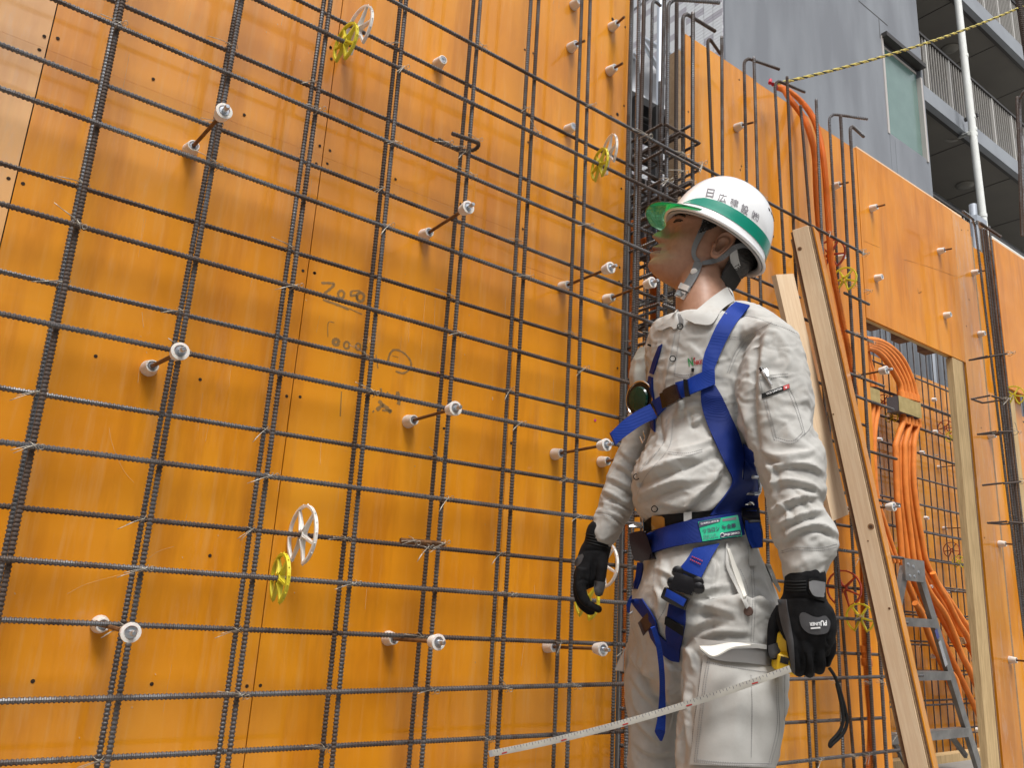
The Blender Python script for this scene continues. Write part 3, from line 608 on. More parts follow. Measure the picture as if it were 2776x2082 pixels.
for _ in range(34): tie(cage, random.choice([1.655, 1.70, 1.76, 1.83]), random.choice([-.15, -.1, 0, .1]), random.uniform(-.5, 1.5), None, 1.1)
for px, py in [(1742, 371), (1844, 423), (1893, 448), (1840, 470), (1800, 492)]: p = aty(px, py, -.155); tie(cage, p[0], p[1], p[2], None, 1.5)

for k in range(16):
    x = random.uniform(1.665, 1.84); z = random.uniform(.55, 1.5); straight_bar('crossbar', (x, -.15+random.uniform(0, .06), z), (x+random.uniform(-.02, .02), random.uniform(.3, 1.2), z+random.uniform(-.02, .02)), cage, random.choice([M['bar'], M['bar_rust']]), .0058)
for k in range(7):
    z = 1.46-.1*k+random.uniform(-.02, .02); straight_bar('horizontal_bar', (1.60, .05+.04*k, z), (2.0, .05+.04*k, z), cage, M['bar_rust'], .0055)
# ------------------------------------------------------------------ orange conduits
def conduit(name, pts, r, corrugated, label, group=None, parent=None):
    pts = smooth_path(pts, 8); pts = list(resample(pts, .02))
    if corrugated: me = bar_mesh('conduit', pts, r*.9, .0052, 10, M['conduit'], rib=r*.24)
    else: mb = MB(); mb.tube(pts, r, 10); me = mb.mesh('conduit', M['conduit'], True, 50)
    o = link('conduit', me, parent)
    if parent is None: tag(o, label, 'conduit', group)
    return o
q3 = cr(1650, 0, 1.9645)
def cpath(L_, y): return [aty(px, py, yy) for (px, py), yy in zip(L_, y if hasattr(y, '__len__') else [y]*len(L_))]
A = [(2104, 236), (2125, 243), q3(960, 520), q3(1035, 620), q3(1075, 720), q3(1098, 830), q3(1105, 1000), q3(1115, 1150), (2225, 660), (2240, 760), (2262, 850), (2285, 960), (2310, 1100), (2325, 1300), (2338, 1524), (2343, 1700), (2351, 1846), (2360, 1960), (2356, 2120)]
ya = [.06, .03, -.0, -.05, -.09, -.1] + [-.1]*13
conduit('conduit', cpath(A, ya), .0115, True, 'long orange corrugated conduit hanging left of its twin and running down behind the plank')
Bq = [(2106, 232), (2140, 247), q3(1040, 555), q3(1095, 640), q3(1130, 760), q3(1150, 900), q3(1165, 1100), q3(1182, 1350), (2262, 760), (2282, 860), (2302, 960), (2322, 1080)]
conduit('conduit', cpath(Bq, [.07, .03, -.0, -.05, -.09]+[-.11]*7), .0115, True, 'shorter orange corrugated conduit draped over the lower wall right of its twin')
cp = aty(2349, 1780, -.1); mbk = MB(); mbk.disc(cp, (0.02, 0, -1), [(-.034, .0165), (-.033, .018), (-.012, .018), (-.010, .0155), (.006, .0155), (.008, .018), (.030, .018), (.032, .0165)], 16)
tag(mbk.build('conduit_coupler', M['conduit'], None, True), 'smooth orange coupler joining the corrugated conduit beside the worker\'s left glove', 'coupler')
conduit('conduit', cpath([(1716, 600), (1706, 800), (1704, 1050), (1693, 1450), (1690, 1730), (1687, 2100)], .03), .013, True, 'orange conduit running straight down beside the tall wall\'s steel edge')
conduit('conduit', cpath([(1744, 645), (1758, 690), (1770, 760), (1774, 900), (1772, 1100), (1768, 1400)], .20), .015, True, 'orange conduit curving inside the column cage at the height of the worker\'s face')

# ------------------------------------------------------------------ room beyond: wall 3 with its own mats
w3 = thing('formwork_wall', 'orange formwork wall of the room seen through the doorway', 'formwork wall', (6, 1.5, FLOOR))
x = 2.0
k = 0
while x < 9.9: sheet(w3, x, x+.6, FLOOR+.004, 2.0+random.uniform(-.012, .01), 1.5+random.uniform(0, .002), M['ply_mid'] if k % 2 else M['ply'], gap=.002); x += .6; k += 1
m3 = thing('rebar_mat', 'thin double grid of bars in the room seen through the doorway', 'rebar grid', (6, 1.4, FLOOR))
bb = M['bar_rust']
for i, x in enumerate(np.arange(2.20, 9.0, .2)):
    straight_bar('vertical_bar', (x, 1.43, FLOOR+.01), (x, 1.43, 2.5), m3, M['bar']); straight_bar('vertical_bar', (x-.03, 1.37, FLOOR+.01), (x-.03, 1.37, 2.55), m3, M['bar'])
for k in range(14):
    z = 1.885-.2*k
    if z > FLOOR+.05: straight_bar('horizontal_bar', (2.0, 1.36, z), (9.0, 1.36, z-.02), m3, M['bar'], .0065)
    z = 1.706-.2*k+.0
    if z > FLOOR+.05: straight_bar('horizontal_bar', (2.0, 1.42, z), (9.0, 1.42, z-.02), m3, M['bar'], .0065)
for _ in range(60): tie(m3, random.uniform(5.0, 6.9), 1.352, 1.885-.2*random.randint(0, 10), None, 1.3)
R4, R5, R6 = cr(2300, 850, 4.609), cr(2300, 1200, 4.609), cr(2150, 1560, 3.179)
ROOM_L = ['tiny white cone right of the larger taped box in the room', 'tiny white cone touching the door post level with the small red wheels', 'tiny white cone below the small yellow wheel beside the leaning panel', 'tiny white cone just right of the five conduits, below the larger taped box',
          'upper of three tiny cone pairs on rods beside the door post', 'tiny white cone right of the five conduits, halfway down the doorway', 'middle of three tiny cone pairs on rods beside the door post', 'tiny white cone beside the hinge of the stepladder',
          'lower of three tiny cone pairs on rods, level with the stepladder hinge', 'tiny white cone behind the stickered rail of the stepladder', 'tiny white cone at the door post level with the stepladder sticker', 'lowest tiny white cone, close to the foot of the door post', 'tiny white cone left of the small red wheel above the yellow one']
n_in = ['uppermost', 'second from top', 'third from top', 'fourth from top', 'fifth from top', 'sixth from top', 'seventh from top']
for i, (a, b) in enumerate([(R4(1095, 1072), R4(1150, 1075)), (R4(1360, 1448), R4(1400, 1450)), (R4(415, 1570), R4(440, 1566)), (R5(945, 122), R5(970, 122)), (R5(1160, 305), R5(1400, 282)), (R5(1000, 943), R5(1030, 940)), (R5(1225, 1072), R5(1468, 1064)),
                            (R6(1200, 97), R6(1225, 97)), (R6(1355, 145), R6(1530, 150)), (R6(1228, 702), R6(1245, 702)), (R6(1575, 735), R6(1600, 733)), (R6(1612, 1337), R6(1635, 1337)), (R4(1110, 1475), R4(1140, 1475))]):
    full = abs(a[0]-b[0]) > 20
    form_tie(a[0], a[1], b, ROOM_L[i], 'full' if full else 'cone', y0=1.5 if full else 1.33, group='small form ties in the room beyond the doorway')
for i, (q, c, y, lb) in enumerate([(R4(540, 1290), 'yellow', 1.35, 'small yellow spacer wheel between the two taped boxes in the room'), (R4(1290, 1545), 'yellow', 1.35, 'small yellow spacer wheel right of the taped boxes in the room'), (R4(1215, 1425), 'red', 1.41, 'small red spacer wheel above the yellow one in the room'),
                          (R4(435, 1110), 'red', 1.41, 'small red spacer wheel left of the larger taped box'), (R5(1380, 1495), 'yellow', 1.35, 'small yellow spacer wheel above the stepladder beside the door post'), (R5(1290, 1345), 'red', 1.41, 'small red spacer wheel above the stepladder'), (R5(600, 1340), 'yellow', 1.35, 'small yellow spacer wheel half hidden by the leaning plank in the room')]):
    spacer(q[0], q[1], y, c, lb, 'spacer wheels in the room beyond the doorway', None, 0, .1)
def box_px(name, corners, y, depth, mfront, mside, label, cat):
    P = [aty(px, py, y) for px, py in corners]; x0 = min(p[0] for p in P); x1 = max(p[0] for p in P); z0 = np.mean([P[2][2], P[3][2]]); z1 = np.mean([P[0][2], P[1][2]])
    t = thing(name, label, cat, ((x0+x1)/2, y, z0)); MB().box((x0, y+.012, z0), (x1, y+depth, z1)).build('box_body', mside, t)
    n = 7; vs = [(x0-.003+(x1-x0+.006)*i/n, y+.0105-.004*random.random(), z0-.003+(z1-z0+.006)*j/4) for j in range(5) for i in range(n+1)]
    MB().add(vs, [(j*(n+1)+i, j*(n+1)+i+1, (j+1)*(n+1)+i+1, (j+1)*(n+1)+i) for j in range(4) for i in range(n)]).build('tape_cover', M['tape'], t, True); return t, x0, x1, z0, z1
t1, bx0, bx1, bz0, bz1 = box_px('junction_box', [R4(640, 1040), R4(915, 1110), R4(915, 1290), R4(670, 1230)], 1.24, .10, M['tape'], M['box_grey'], 'larger junction box masked with tape, five orange conduits running into it', 'junction box')
t2, cx0, cx1, cz0, cz1 = box_px('junction_box', [R4(280, 930), R4(405, 950), R4(400, 1130), R4(290, 1100)], 1.24, .10, M['tape'], M['box_grey'], 'smaller junction box masked with tape beside the last bar of the wall', 'junction box')
GC = 'orange conduits on the taped boxes in the room'
ups0 = [(660, 1010), (640, 880), (560, 730), (450, 560), (330, 455), (230, 430)]; ups1 = [(850, 1060), (800, 850), (690, 600), (560, 450), (400, 350), (215, 318)]
dn0 = [(675, 1230), (690, 1330), (640, 1480), (590, 1640)]; dn1 = [(870, 1290), (865, 1380), (840, 1500), (815, 1640)]
lo0 = [(590, 100), (600, 450), (615, 800), (650, 1200), (680, 1560)]; lo1 = [(815, 100), (815, 450), (850, 800), (915, 1200), (975, 1500)]
for i in range(5):
    f = i/4; mixp = lambda A_, B_: [(a[0]*(1-f)+b[0]*f, a[1]*(1-f)+b[1]*f) for a, b in zip(A_, B_)]
    pts = [R4(*p) for p in mixp(ups0, ups1)]
    yy = 1.30+.012*(i % 2)
    word = ['outermost left', 'second from left', 'middle', 'second from right', 'outermost right'][i]
    conduit('conduit', cpath(pts, [1.29]*3+[1.27, 1.25, 1.2]), .021, False, word+' of the five conduits rising out of the larger taped box', GC)
    pts = [R4(*p) for p in mixp(dn0, dn1)]+[R5(*p) for p in mixp(lo0, lo1)]
    tail = [(60+26*i, 190+10*i), (180+24*i, 420), (330+20*i, 640)]
    pts += [(pts[-1][0]+14+9*f+k*(26+4*i), pts[-1][1]+45+k*62) for k in range(7)]
    conduit('conduit', cpath(pts, 1.29+.03*(i % 2)), .021, False, word+' of the five conduits running down from the larger taped box', GC)
    for (nm, q, dz) in (('a', R4(*mixp(ups0, ups1)[0]), .02), ('b', R4(*mixp(dn0, dn1)[1]), 0)):
        p = aty(q[0], q[1], 1.29); o = link('conduit_collar', (lambda mb: (mb.disc(p, (0, 0, 1), [(-.03, .024), (-.028, .0265), (.022, .0265), (.024, .024)], 14), mb.mesh('conduit_collar', M['conduit'], True, 40))[1])(MB()), t1)
for i in range(2):
    conduit('conduit', cpath([R4(295+50*i, 915), R4(280+45*i, 800), R4(245+30*i, 640), R4(215+20*i, 480), R4(190+10*i, 330)], 1.28), .019, False, ('left' if i == 0 else 'right')+' conduit rising out of the smaller taped box', GC)
    conduit('conduit', cpath([R4(305+55*i, 1120), R4(300+60*i, 1250), R4(285+50*i, 1400), R4(280+40*i, 1600), R5(285+40*i, 300), R5(300+60*i, 700), R5(420+60*i, 1100), R5(560+50*i, 1500)], 1.28), .019, False, ('left' if i == 0 else 'right')+' conduit running down from the smaller taped box', GC)
extra = [[(1205, -20), (1250, 90), (1340, 240), (1420, 400), (1500, 530), (1560, 700), (1640, 900)], [(1100, -20), (1180, 150), (1300, 320), (1385, 500), (1450, 680), (1520, 820), (1600, 1000)], [(1050, 240), (1110, 330), (1180, 540), (1290, 760), (1400, 900), (1440, 1100)]]
for i, e in enumerate(extra): conduit('conduit', cpath([R6(*p) for p in e], 1.22), .021, False, ['rightmost', 'middle', 'leftmost'][i]+' of three conduits slanting down behind the stepladder', GC)

# grey corrugated fence above wall 3
fn = thing('corrugated_fence', 'grey corrugated sheet fence seen above the room\'s formwork', 'fence', (7, 2.2, FLOOR))
M['fence'] = mat('fence_grey', (.20, .215, .235), .55, .3, (.15, .16, .18), 4)
x = 2.2
fence_me = MB().add([(0, 0, 0), (.045, .0, 0), (.06, .03, 0), (.105, .03, 0), (.12, 0, 0), (0, 0, 3.95), (.045, .0, 3.95), (.06, .03, 3.95), (.105, .03, 3.95), (.12, 0, 3.95)], [(i, i+1, i+6, i+5) for i in range(4)]).mesh('sheet_rib', M['fence'])
while x < 11.5: link('sheet_rib', fence_me, fn, loc=(x, 2.2, FLOOR)); x += .12
pz = aty(*R4(1045, 640), 1.9); MB().tube([(pz[0], 1.9, FLOOR), (pz[0], 1.9, aty(*R4(1040, 530), 1.9)[2]+.3)], .03, 12).build('fence_post', M['zinc'], fn, True)
# sill timber on the floor, small ledge and plank inside
sg = thing('floor_timber', 'timber lying on the concrete at the foot of the room\'s far wall', 'timber', (6.5, 1.3, FLOOR)); MB().box((4.0, 1.26, FLOOR), (9.0, 1.335, FLOOR+.05)).build('timber', M['timber_old'], sg)
pl = aty(*R6(1380, 560), 1.30); tag(MB().box((pl[0], 1.25, pl[2]-.02), (pl[0]+.75, 1.33, pl[2]+.02)).build('short_plank', M['timber_old']), 'short plank laid level across the far bars beside the door post', 'plank')

# ------------------------------------------------------------------ stepladder
M['alu'] = mat('dull_aluminium', (.34, .34, .33), .55, .4, (.23, .23, .225), 12)
lad = thing('stepladder', 'folded aluminium stepladder standing in the doorway behind the leaning plank', 'ladder', (5.2, 1.0, FLOOR))
def beam(mb, a, b, w, t, up=(0, 1, 0)):
    a, b = np.asarray(a, float), np.asarray(b, float); d = b-a; L_ = np.linalg.norm(d); d = d/L_; u = np.cross(d, up); u /= np.linalg.norm(u); v = np.cross(u, d)
    return mb.box((w/2, t/2, L_/2), None, (u, v, d, (a+b)/2))
tp = aty(2484, 1535, 1.0); bt = aty(2664, 2120, 1.0); bt = tp+(bt-tp)*((FLOOR-tp[2])/(bt[2]-tp[2]))
tl = aty(2452, 1540, 1.0); bl = np.array([tl[0]-.62, 1.0, FLOOR])
o = MB(); beam(o, tp, bt, .062, .028); o.build('rail', M['alu'], lad)
o = MB(); beam(o, tl, bl, .062, .028); o.build('rail', M['alu'], lad)
for (px0, py0), (px1, py1) in [(R6(1040, 400), R6(1175, 415)), (R6(1120, 845), R6(1300, 865)), (R6(800, 1300), R6(1440, 1355))]:
    q = aty(px1, py1, 1.0); z = q[2]; f = (tp[2]-z)/(tp[2]-bt[2]); xr = tp[0]+(bt[0]-tp[0])*f-.03; f2 = (tl[2]-z)/(tl[2]-FLOOR); xl = tl[0]+(bl[0]-tl[0])*f2+.03
    MB().box((xl, .975, z-.026), (xr, 1.035, z+.026)).build('rung', M['alu'], lad)
o = MB(); o.box((tl[0]-.05, .97, tp[2]-.10), (tp[0]+.045, .985, tp[2]+.035)); o.build('hinge_plate', M['alu'], lad)
for dx, dz in ((-.03, 0), (.03, -.01), (-.02, -.07), (.035, -.07), (.09, -.04)): MB().disc((tl[0]+dx+.02, .9705, tp[2]+dz), (0, -1, 0), [(0, .011), (.006, .009)], 8).build('rivet', M['zinc'], lad)
o = MB(); beam(o, tl+np.array([.02, .3, -.1]), (bl[0]+.2, 1.5-.12, FLOOR), .05, .025); o.build('rear_rail', M['alu'], lad)
o = MB(); beam(o, aty(*R6(820, 1360), 1.01), aty(*R6(985, 1640), 1.01), .03, .02); o.build('brace', M['alu'], lad)
o = MB(); beam(o, aty(*R6(1340, 1360), 1.06), aty(*R6(1490, 1560), 1.06), .03, .02); o.build('brace', M['alu'], lad)
M['sticker'] = mat('ladder_sticker', (.62, .64, .66), .5, 0, (.30, .33, .42), 220, lo=.55, hi=.6, stretch=(1, 1, 2)); M['sticker_blue'] = mat('sticker_blue', (.10, .12, .38), .5)
for (u0, u1, mm) in (((1230, 470), (1252, 545), 'sticker_blue'), ((1262, 570), (1322, 780), 'sticker')):
    a = aty(*R6(*u0), .984); b = aty(*R6(*u1), .984); o = MB(); beam(o, a, b, .036, .002); o.build('sticker', M[mm], lad)

# ------------------------------------------------------------------ leaning formwork panel (seen on edge) and the board behind it
def lean(px0, py0, y_top, px1, py1, y_bot):
    """plank axis from its top end to the floor along a sight line in the photograph"""
    a = aty(px0, py0, y_top)
    lo_, hi_ = py1-2000, py1+4000
    for _ in range(50):
        mid = (lo_+hi_)/2; px = px0+(px1-px0)*(mid-py0)/(py1-py0); p = aty(px, mid, y_bot)
        if p[2] > FLOOR: lo_ = mid
        else: hi_ = mid
    return a, p
a, b = lean(2166, 618, -.20, 2486, 2082, -.36)
d = (b-a)/np.linalg.norm(b-a)
toc = CAM-(a+b)/2; toc /= np.linalg.norm(toc); side = np.cross(d, toc); side /= np.linalg.norm(side)   # to the picture's left/right
if side@RM[0] < 0: side = -side
nrm = np.cross(side, d); nrm = nrm if nrm@toc > 0 else -nrm
# pale face mostly towards the camera, orange face turned to the right
ang = math.radians(10); fx_ = side*math.cos(ang)+nrm*(math.sin(ang)); fn_ = np.cross(fx_, d); fn_ = fn_ if fn_@toc > 0 else -fn_
lp = thing('leaning_formwork_panel', 'stack of pale timber edged plywood leaning upright beside the worker\'s left arm', 'formwork panel', b)
def lbox(s0, s1, n0, n1, t0, t1, name, m):
    L_ = np.linalg.norm(b-a); c = a+d*((t0+t1)/2*L_)+fx_*((s0+s1)/2)+fn_*((n0+n1)/2)
    mb = MB(); mb.box(((s1-s0)/2, (n1-n0)/2, (t1-t0)*L_/2), None, (fx_, fn_, d, (0, 0, 0)))
    me = mb.mesh(name, m); 
    # keep the grain along the plank: object axes follow it
    R_ = Matrix((tuple(fx_), tuple(fn_), tuple(d))).transposed()
    v = np.array([vv.co[:] for vv in me.vertices]) @ np.array([fx_, fn_, d]).T
    me.vertices.foreach_set('co', v.ravel()); me.update()
    o = bpy.data.objects.new(name, me); COL.objects.link(o); o.parent = lp; o.matrix_basis = Matrix.Translation(Vector(c)-wloc(lp)) @ R_.to_4x4()
    bv = o.modifiers.new('b', 'BEVEL'); bv.width = .0008; bv.segments = 1
    return o
lbox(-.0235, .0300, -.050, .0, 0, 1, 'timber', M['timber'])
lbox(-.0300, -.0240, -.066, -.004, .002, .996, 'plywood_edge', M['ply_dark_edge']); lbox(-.0365, -.0305, -.070, -.010, .012, .99, 'plywood_edge', M['ply_edge'])
lbox(.0305, .0350, -.062, -.003, .001, .998, 'plywood_edge', M['ply_edge']); lbox(.0354, .0400, -.062, -.006, .001, .998, 'plywood_edge', M['ply_dark_edge'])
lbox(.0405, .0450, -.085, -.008, .003, .997, 'film_face', M['ply_mid'])
for (px, py, rr) in ((2168, 674, .0075), (2361, 1428, .010), (2353, 1467, .0028), (2411, 1650, .004), (2259, 1123, .003)):
    # knots sit on the pale face
    dd = ray(px, py); t = ((a-CAM)@fn_)/(dd@fn_); p = CAM+dd*t
    mb = MB(); mb.disc(p+fn_*.0002, fn_, [(0, rr), (.0005, rr*.9)], 12); mb.build('knot', mat('knot_ring', (.30, .16, .07), .8), lp)
    mb = MB(); mb.disc(p+fn_*.0008, fn_, [(0, rr*.6), (.0004, rr*.5)], 10); mb.build('knot', mat('knot_core', (.10, .05, .025), .8), lp)
# second board, shorter, behind and to the left
a2, b2 = lean(2118, 745, -.17, 2300, 1540, -.175); e2 = aty(2268, 1405, -.175)
t_end = (e2[2]-a2[2])/(b2[2]-a2[2])
bd = thing('pale_board', 'shorter pale board behind the leaning panel, resting against the upright bars', 'board', a2+(b2-a2)*t_end)
dd2 = (b2-a2)/np.linalg.norm(b2-a2); s2 = np.array([1, 0, 0])-dd2*dd2[0]; s2 /= np.linalg.norm(s2); n2 = np.cross(s2, dd2)
Lb2 = np.linalg.norm(b2-a2)*t_end; c2 = a2+dd2*Lb2/2; R2 = Matrix((tuple(s2), tuple(n2), tuple(dd2))).transposed()
me = MB().box((-.045, -.009, -Lb2/2), (.060, .009, Lb2/2)).mesh('board', M['timber']); o = bpy.data.objects.new('board', me); COL.objects.link(o); o.parent = bd; o.matrix_basis = Matrix.Translation(Vector(c2)-wloc(bd)) @ R2.to_4x4()

# ------------------------------------------------------------------ bundled starter bars at the right
sbn = thing('starter_bar_bundle', 'bundle of dark starter bars strapped together at the right edge', 'rebar bundle', (4.15, -.1, FLOOR))
Rt = cr(2250, 450, 4.148)
for p1, p2, y, top, hook in [((2645, 619), (2716, 1210), -.13, (2641, 596), Rt(1495, 505)), ((2661, 620), (2726, 1210), -.10, (2660, 618), None), ((2668, 622), (2733, 1210), -.13, (2668, 620), None),
                             ((2674, 626), (2740, 1210), -.16, (2674, 622), None), ((2683, 626), (2748, 1210), -.10, (2680, 612), None)]:
    hooked(sbn, p1, p2, y, top, hook, .0058)
hk = [aty(*Rt(1690, 640), -.14), aty(*Rt(1760, 690), -.15), aty(*Rt(1925, 797), -.20)]; link('hooked_bar', bar_mesh('hooked_bar', hk, .0075, .008, 8, M['bar_rust']), sbn)
for q0, q1 in ((R4(1760, 535), R4(1980, 500)), (R4(1790, 1030), R4(1930, 1080)), (R4(1870, 1480), R4(2045, 1475)), (R5(1940, 515), R5(2150, 490)), (R5(2005, 995), R5(2190, 1010))):
    a0, a1 = aty(*q0, -.165), aty(*q1, -.165); lpp = [a0, (a0+a1)/2+np.array([0, -.004, 0]), a1, a1+np.array([0, .085, 0]), a0+np.array([0, .085, 0]), a0+np.array([0, .006, .003])]
    link('strap', bar_mesh('strap', lpp, .0042, .008, 6, M['bar_rust']), sbn); tie(sbn, a1[0], a1[1]-.004, a1[2], None, 1.6)
nb = thing('hooked_bar', 'pair of upright hooked bars cut off by the right edge of the photo', 'steel bar', aty(2765, 600, -.4))
p0, p1_, p2_ = aty(2771, 640, -.35), aty(2757, 262, -.35), aty(2776, 246, -.42)
link('bar', bar_mesh('bar', [p0, p1_], .0065, .008, 8, M['bar_rust']), nb)
link('bar', bar_mesh('bar', smooth_path([aty(2780, 640, -.38), aty(2765, 300, -.38), aty(2769, 262, -.40), aty(2782, 246, -.43), aty(2830, 250, -.5)], 6), .0065, .008, 8, M['bar']), nb)
nb2 = thing('thick_bar', 'thick ribbed bar in the top right corner holding the rope end', 'steel bar', aty(2770, 100, -.3))
link('bar', bar_mesh('bar', [aty(2752, -60, -.3), aty(2790, 190, -.3)], .014, .012, 12, M['bar_rust'], rib=.003), nb2)

# ------------------------------------------------------------------ yellow and black rope
r0, r1 = aty(2094, 229, -.06), aty(2772, 16, -.3); rp = [r0+(r1-r0)*t+np.array([0, 0, -.035*4*t*(1-t)]) for t in np.linspace(0, 1, 60)]
M['rope_y'] = mat('rope_yellow', (.66, .55, .14), .7, 0, (.50, .40, .09), 60); M['rope_k'] = mat('rope_black', (.03, .028, .025), .7)
rope = thing('rope', 'yellow and black twisted rope stretched from the lower wall to the top right corner', 'rope', r0)
P = resample(rp, .006); fr = frames(list(P))
for s_ in range(3):
    pts = [p+(u*math.cos(i*.55+s_*2.094)+w*math.sin(i*.55+s_*2.094))*.0032 for i, (p, (u, w)) in enumerate(zip(P, fr))]
    MB().tube(pts, .0036 if s_ else .0028, 6).build('strand', M['rope_k'] if s_ == 0 else M['rope_y'], rope, True)
rt = MB(); 
for k in range(3): rt.tube([r0+np.array([-.03+.018*k, -.01, .004*k-.012]), r0+np.array([-.012+.018*k, .0, .014-.01*k])], .007, 8)
tag(rt.build('rope_end', mat('red_tape', (.50, .02, .05), .5), None, True), 'red taped knot where the rope meets the lower wall\'s top edge', 'knot')
# ================================================================== buildings beyond
YB = 4.5
M['paint'] = mat('grey_painted_concrete', (.225, .24, .262), .6, 0, (.165, .175, .195), 1.1, bump=.15, bscale=60, bdist=.002, detail=8, stretch=(1.4, 1.4, .35), lo=.38, hi=.62)
M['paint_light'] = mat('grey_fascia_paint', (.27, .29, .315), .55, 0, (.24, .255, .28), 2)
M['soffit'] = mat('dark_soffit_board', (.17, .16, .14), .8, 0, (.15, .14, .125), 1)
M['white_pipe'] = mat('white_pvc', (.78, .79, .76), .35, 0, (.72, .73, .69), 5)
M['rail'] = mat('railing_metal', (.36, .34, .31), .5, .3); M['rail_post'] = mat('railing_post', (.60, .58, .54), .45, .3); M['black_rail'] = mat('dark_handrail', (.05, .045, .042), .45, .4)
M['frosted'] = mat('green_frosted_glass', (.10, .185, .16), .18, 0, (.12, .21, .185), 3, bump=.5, bscale=160, bdist=.002, coat=.6, crough=.12)
M['frame'] = mat('beige_window_frame', (.50, .46, .43), .45, .2)
bd_ = thing('grey_building', 'dark grey painted building with a green frosted window and railed balconies', 'building', (13, YB, FLOOR))
xl = aty(1966, 80, YB)[0]; xr = (aty(2483, 60, YB)[0]+aty(2533, 500, YB)[0])/2
w_tl, w_tr, w_br, w_bl = aty(2383, 82, YB), aty(2497, 190, YB), aty(2514, 432, YB), aty(2411, 360, YB)
wx0, wx1 = (w_tl[0]+w_bl[0])/2, (w_tr[0]+w_br[0])/2; wz1, wz0 = (w_tl[2]+w_tr[2])/2, (w_bl[2]+w_br[2])/2
TOPB = 16.0
wl = MB(); wl.box((xl, YB, FLOOR), (wx0, YB+.3, TOPB)); wl.box((wx0, YB, FLOOR), (wx1, YB+.3, wz0)); wl.box((wx0, YB, wz1), (wx1, YB+.3, TOPB)); wl.box((wx1, YB, FLOOR), (xr, YB+.3, TOPB))
wl.box((xr-.3, YB+.3, FLOOR), (xr, YB+4, TOPB)); wl.box((xr, YB+1.6, FLOOR), (xr+9, YB+1.9, TOPB)); wl.build('wall', M['paint'], bd_)
J = MB(); zj = [aty(*q3(1330, 0), YB), aty(*q3(1422, 80), YB)]; J.box((zj[0][0], YB-.002, zj[1][2]-.01), (zj[1][0]+.4, YB-.001, zj[1][2]+.012)); xj = aty(*q3(1440, 120), YB)[0]
J.box((xj-.008, YB-.002, wz1-.1), (xj+.008, YB-.001, zj[1][2]-.012)); J.build('panel_joint', M['black_rail'], bd_)
win = MB(); f_ = .05
win.box((wx0, YB-.012, wz0-.02), (wx0+f_*1.2, YB+.12, wz1-.02)); win.box((wx1-f_*1.2, YB-.02, wz0-.05), (wx1, YB+.12, wz1-.25)); win.box((wx0+f_*1.2, YB+.05, wz0), (wx1-f_*1.2, YB+.11, wz0+f_)); win.box((wx0+f_*1.2, YB+.05, wz1-.16), (wx1-f_*1.2, YB+.11, wz1-.11))
wo = win.build('window', M['frame'], bd_)
MB().box((wx0+f_*1.2, YB+.06, wz0+f_), (wx1-f_*1.2, YB+.075, wz1-.16)).build('pane', M['frosted'], wo)
MB().box((wx0+.02, YB-.10, wz1-.055), (wx1+.02, YB+.05, wz1+.03)).build('window_shadow_hood', M['black_rail'], wo)  # black hood box also stands in for the shadow at the window head
for x_, z_ in ((xl+1.2, 9.2), (xl+3.4, 8.0), (xl+4.6, 9.8)): MB().disc((x_, YB-.001, z_), (0, -1, 0), [(0, .03), (.01, .02)], 8).build('wall_plug', M['black_rail'], bd_)
for x_ in (wx0+.05, wx0+.22): MB().box((x_, YB-.0015, wz0-1.3), (x_+.012, YB-.0005, wz0-.05)).build('rain_streak', mat('rain_streak_paint', (.14, .15, .17), .7), bd_)
# slabs, soffits, railings
s1t, s1b = aty(2497, 219, YB)[2], aty(2500, 260, YB)[2]; s2t = aty(2776, 125, YB)[2]; s2b = aty(2776, 160, YB)[2]
storey = s2t-s1t; XR = xr+8.5
rail_h = aty(2489, 70, YB)[2]-s1t
bal_me = MB().box((-.011, -.011, 0), (.011, .011, rail_h-.06)).mesh('baluster', M['rail']); post_me = MB().box((-.02, -.02, 0), (.02, .02, rail_h-.04)).mesh('railing_post', M['rail_post'])
for k, (zt, zb) in enumerate(((s1t, s1b), (s2t, s2b), (s1t-storey, s1b-storey), (s2t+storey, s2b+storey))):
    x0 = xr+.002
    MB().box((x0, YB+.02, zb), (XR, YB+.14, zt)).build('balcony_fascia', M['paint_light'], bd_)
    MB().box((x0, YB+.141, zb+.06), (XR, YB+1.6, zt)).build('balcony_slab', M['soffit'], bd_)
    MB().box((x0, YB+.142, zb+.02), (XR, YB+.22, zb+.058)).build('drip_edge', M['black_rail'], bd_)
    for q in range(1, 5): MB().box((x0+q*2.1, YB+.23, zb+.052), (x0+q*2.1+.015, YB+1.6, zb+.0585)).build('soffit_joint', M['black_rail'], bd_)
    if k > 2: continue
    rl = MB(); rl.box((x0+.01, YB+.05, zt+rail_h-.05), (XR, YB+.12, zt+rail_h)); ro = rl.build('railing', M['black_rail'], bd_)
    x = x0+.06; i = 0
    while x < XR:
        link('baluster' if i % 9 != 3 else 'railing_post', bal_me if i % 9 != 3 else post_me, ro, loc=(x, YB+.085, zt)); x += .105 if k != 1 else .085; i += 1
    MB().box((x0, YB+.09, zt+.001), (XR, YB+.11, zt+.05)).build('bottom_rail', M['rail'], ro)
# round ceiling lights on the soffits
M['lamp_off'] = mat('unlit_ceiling_lamp', (.20, .19, .165), .4)
for q, zb in (((2575, 130), s2b+.06), ((2616, 500), s1b+.06)):
    p = atz(q[0], q[1], zb); mb = MB(); mb.disc(p, (0, 0, -1), [(0, .19), (.02, .19), (.05, .15), (.065, .06)], 20); mb.build('ceiling_lamp', M['lamp_off'], bd_, True)
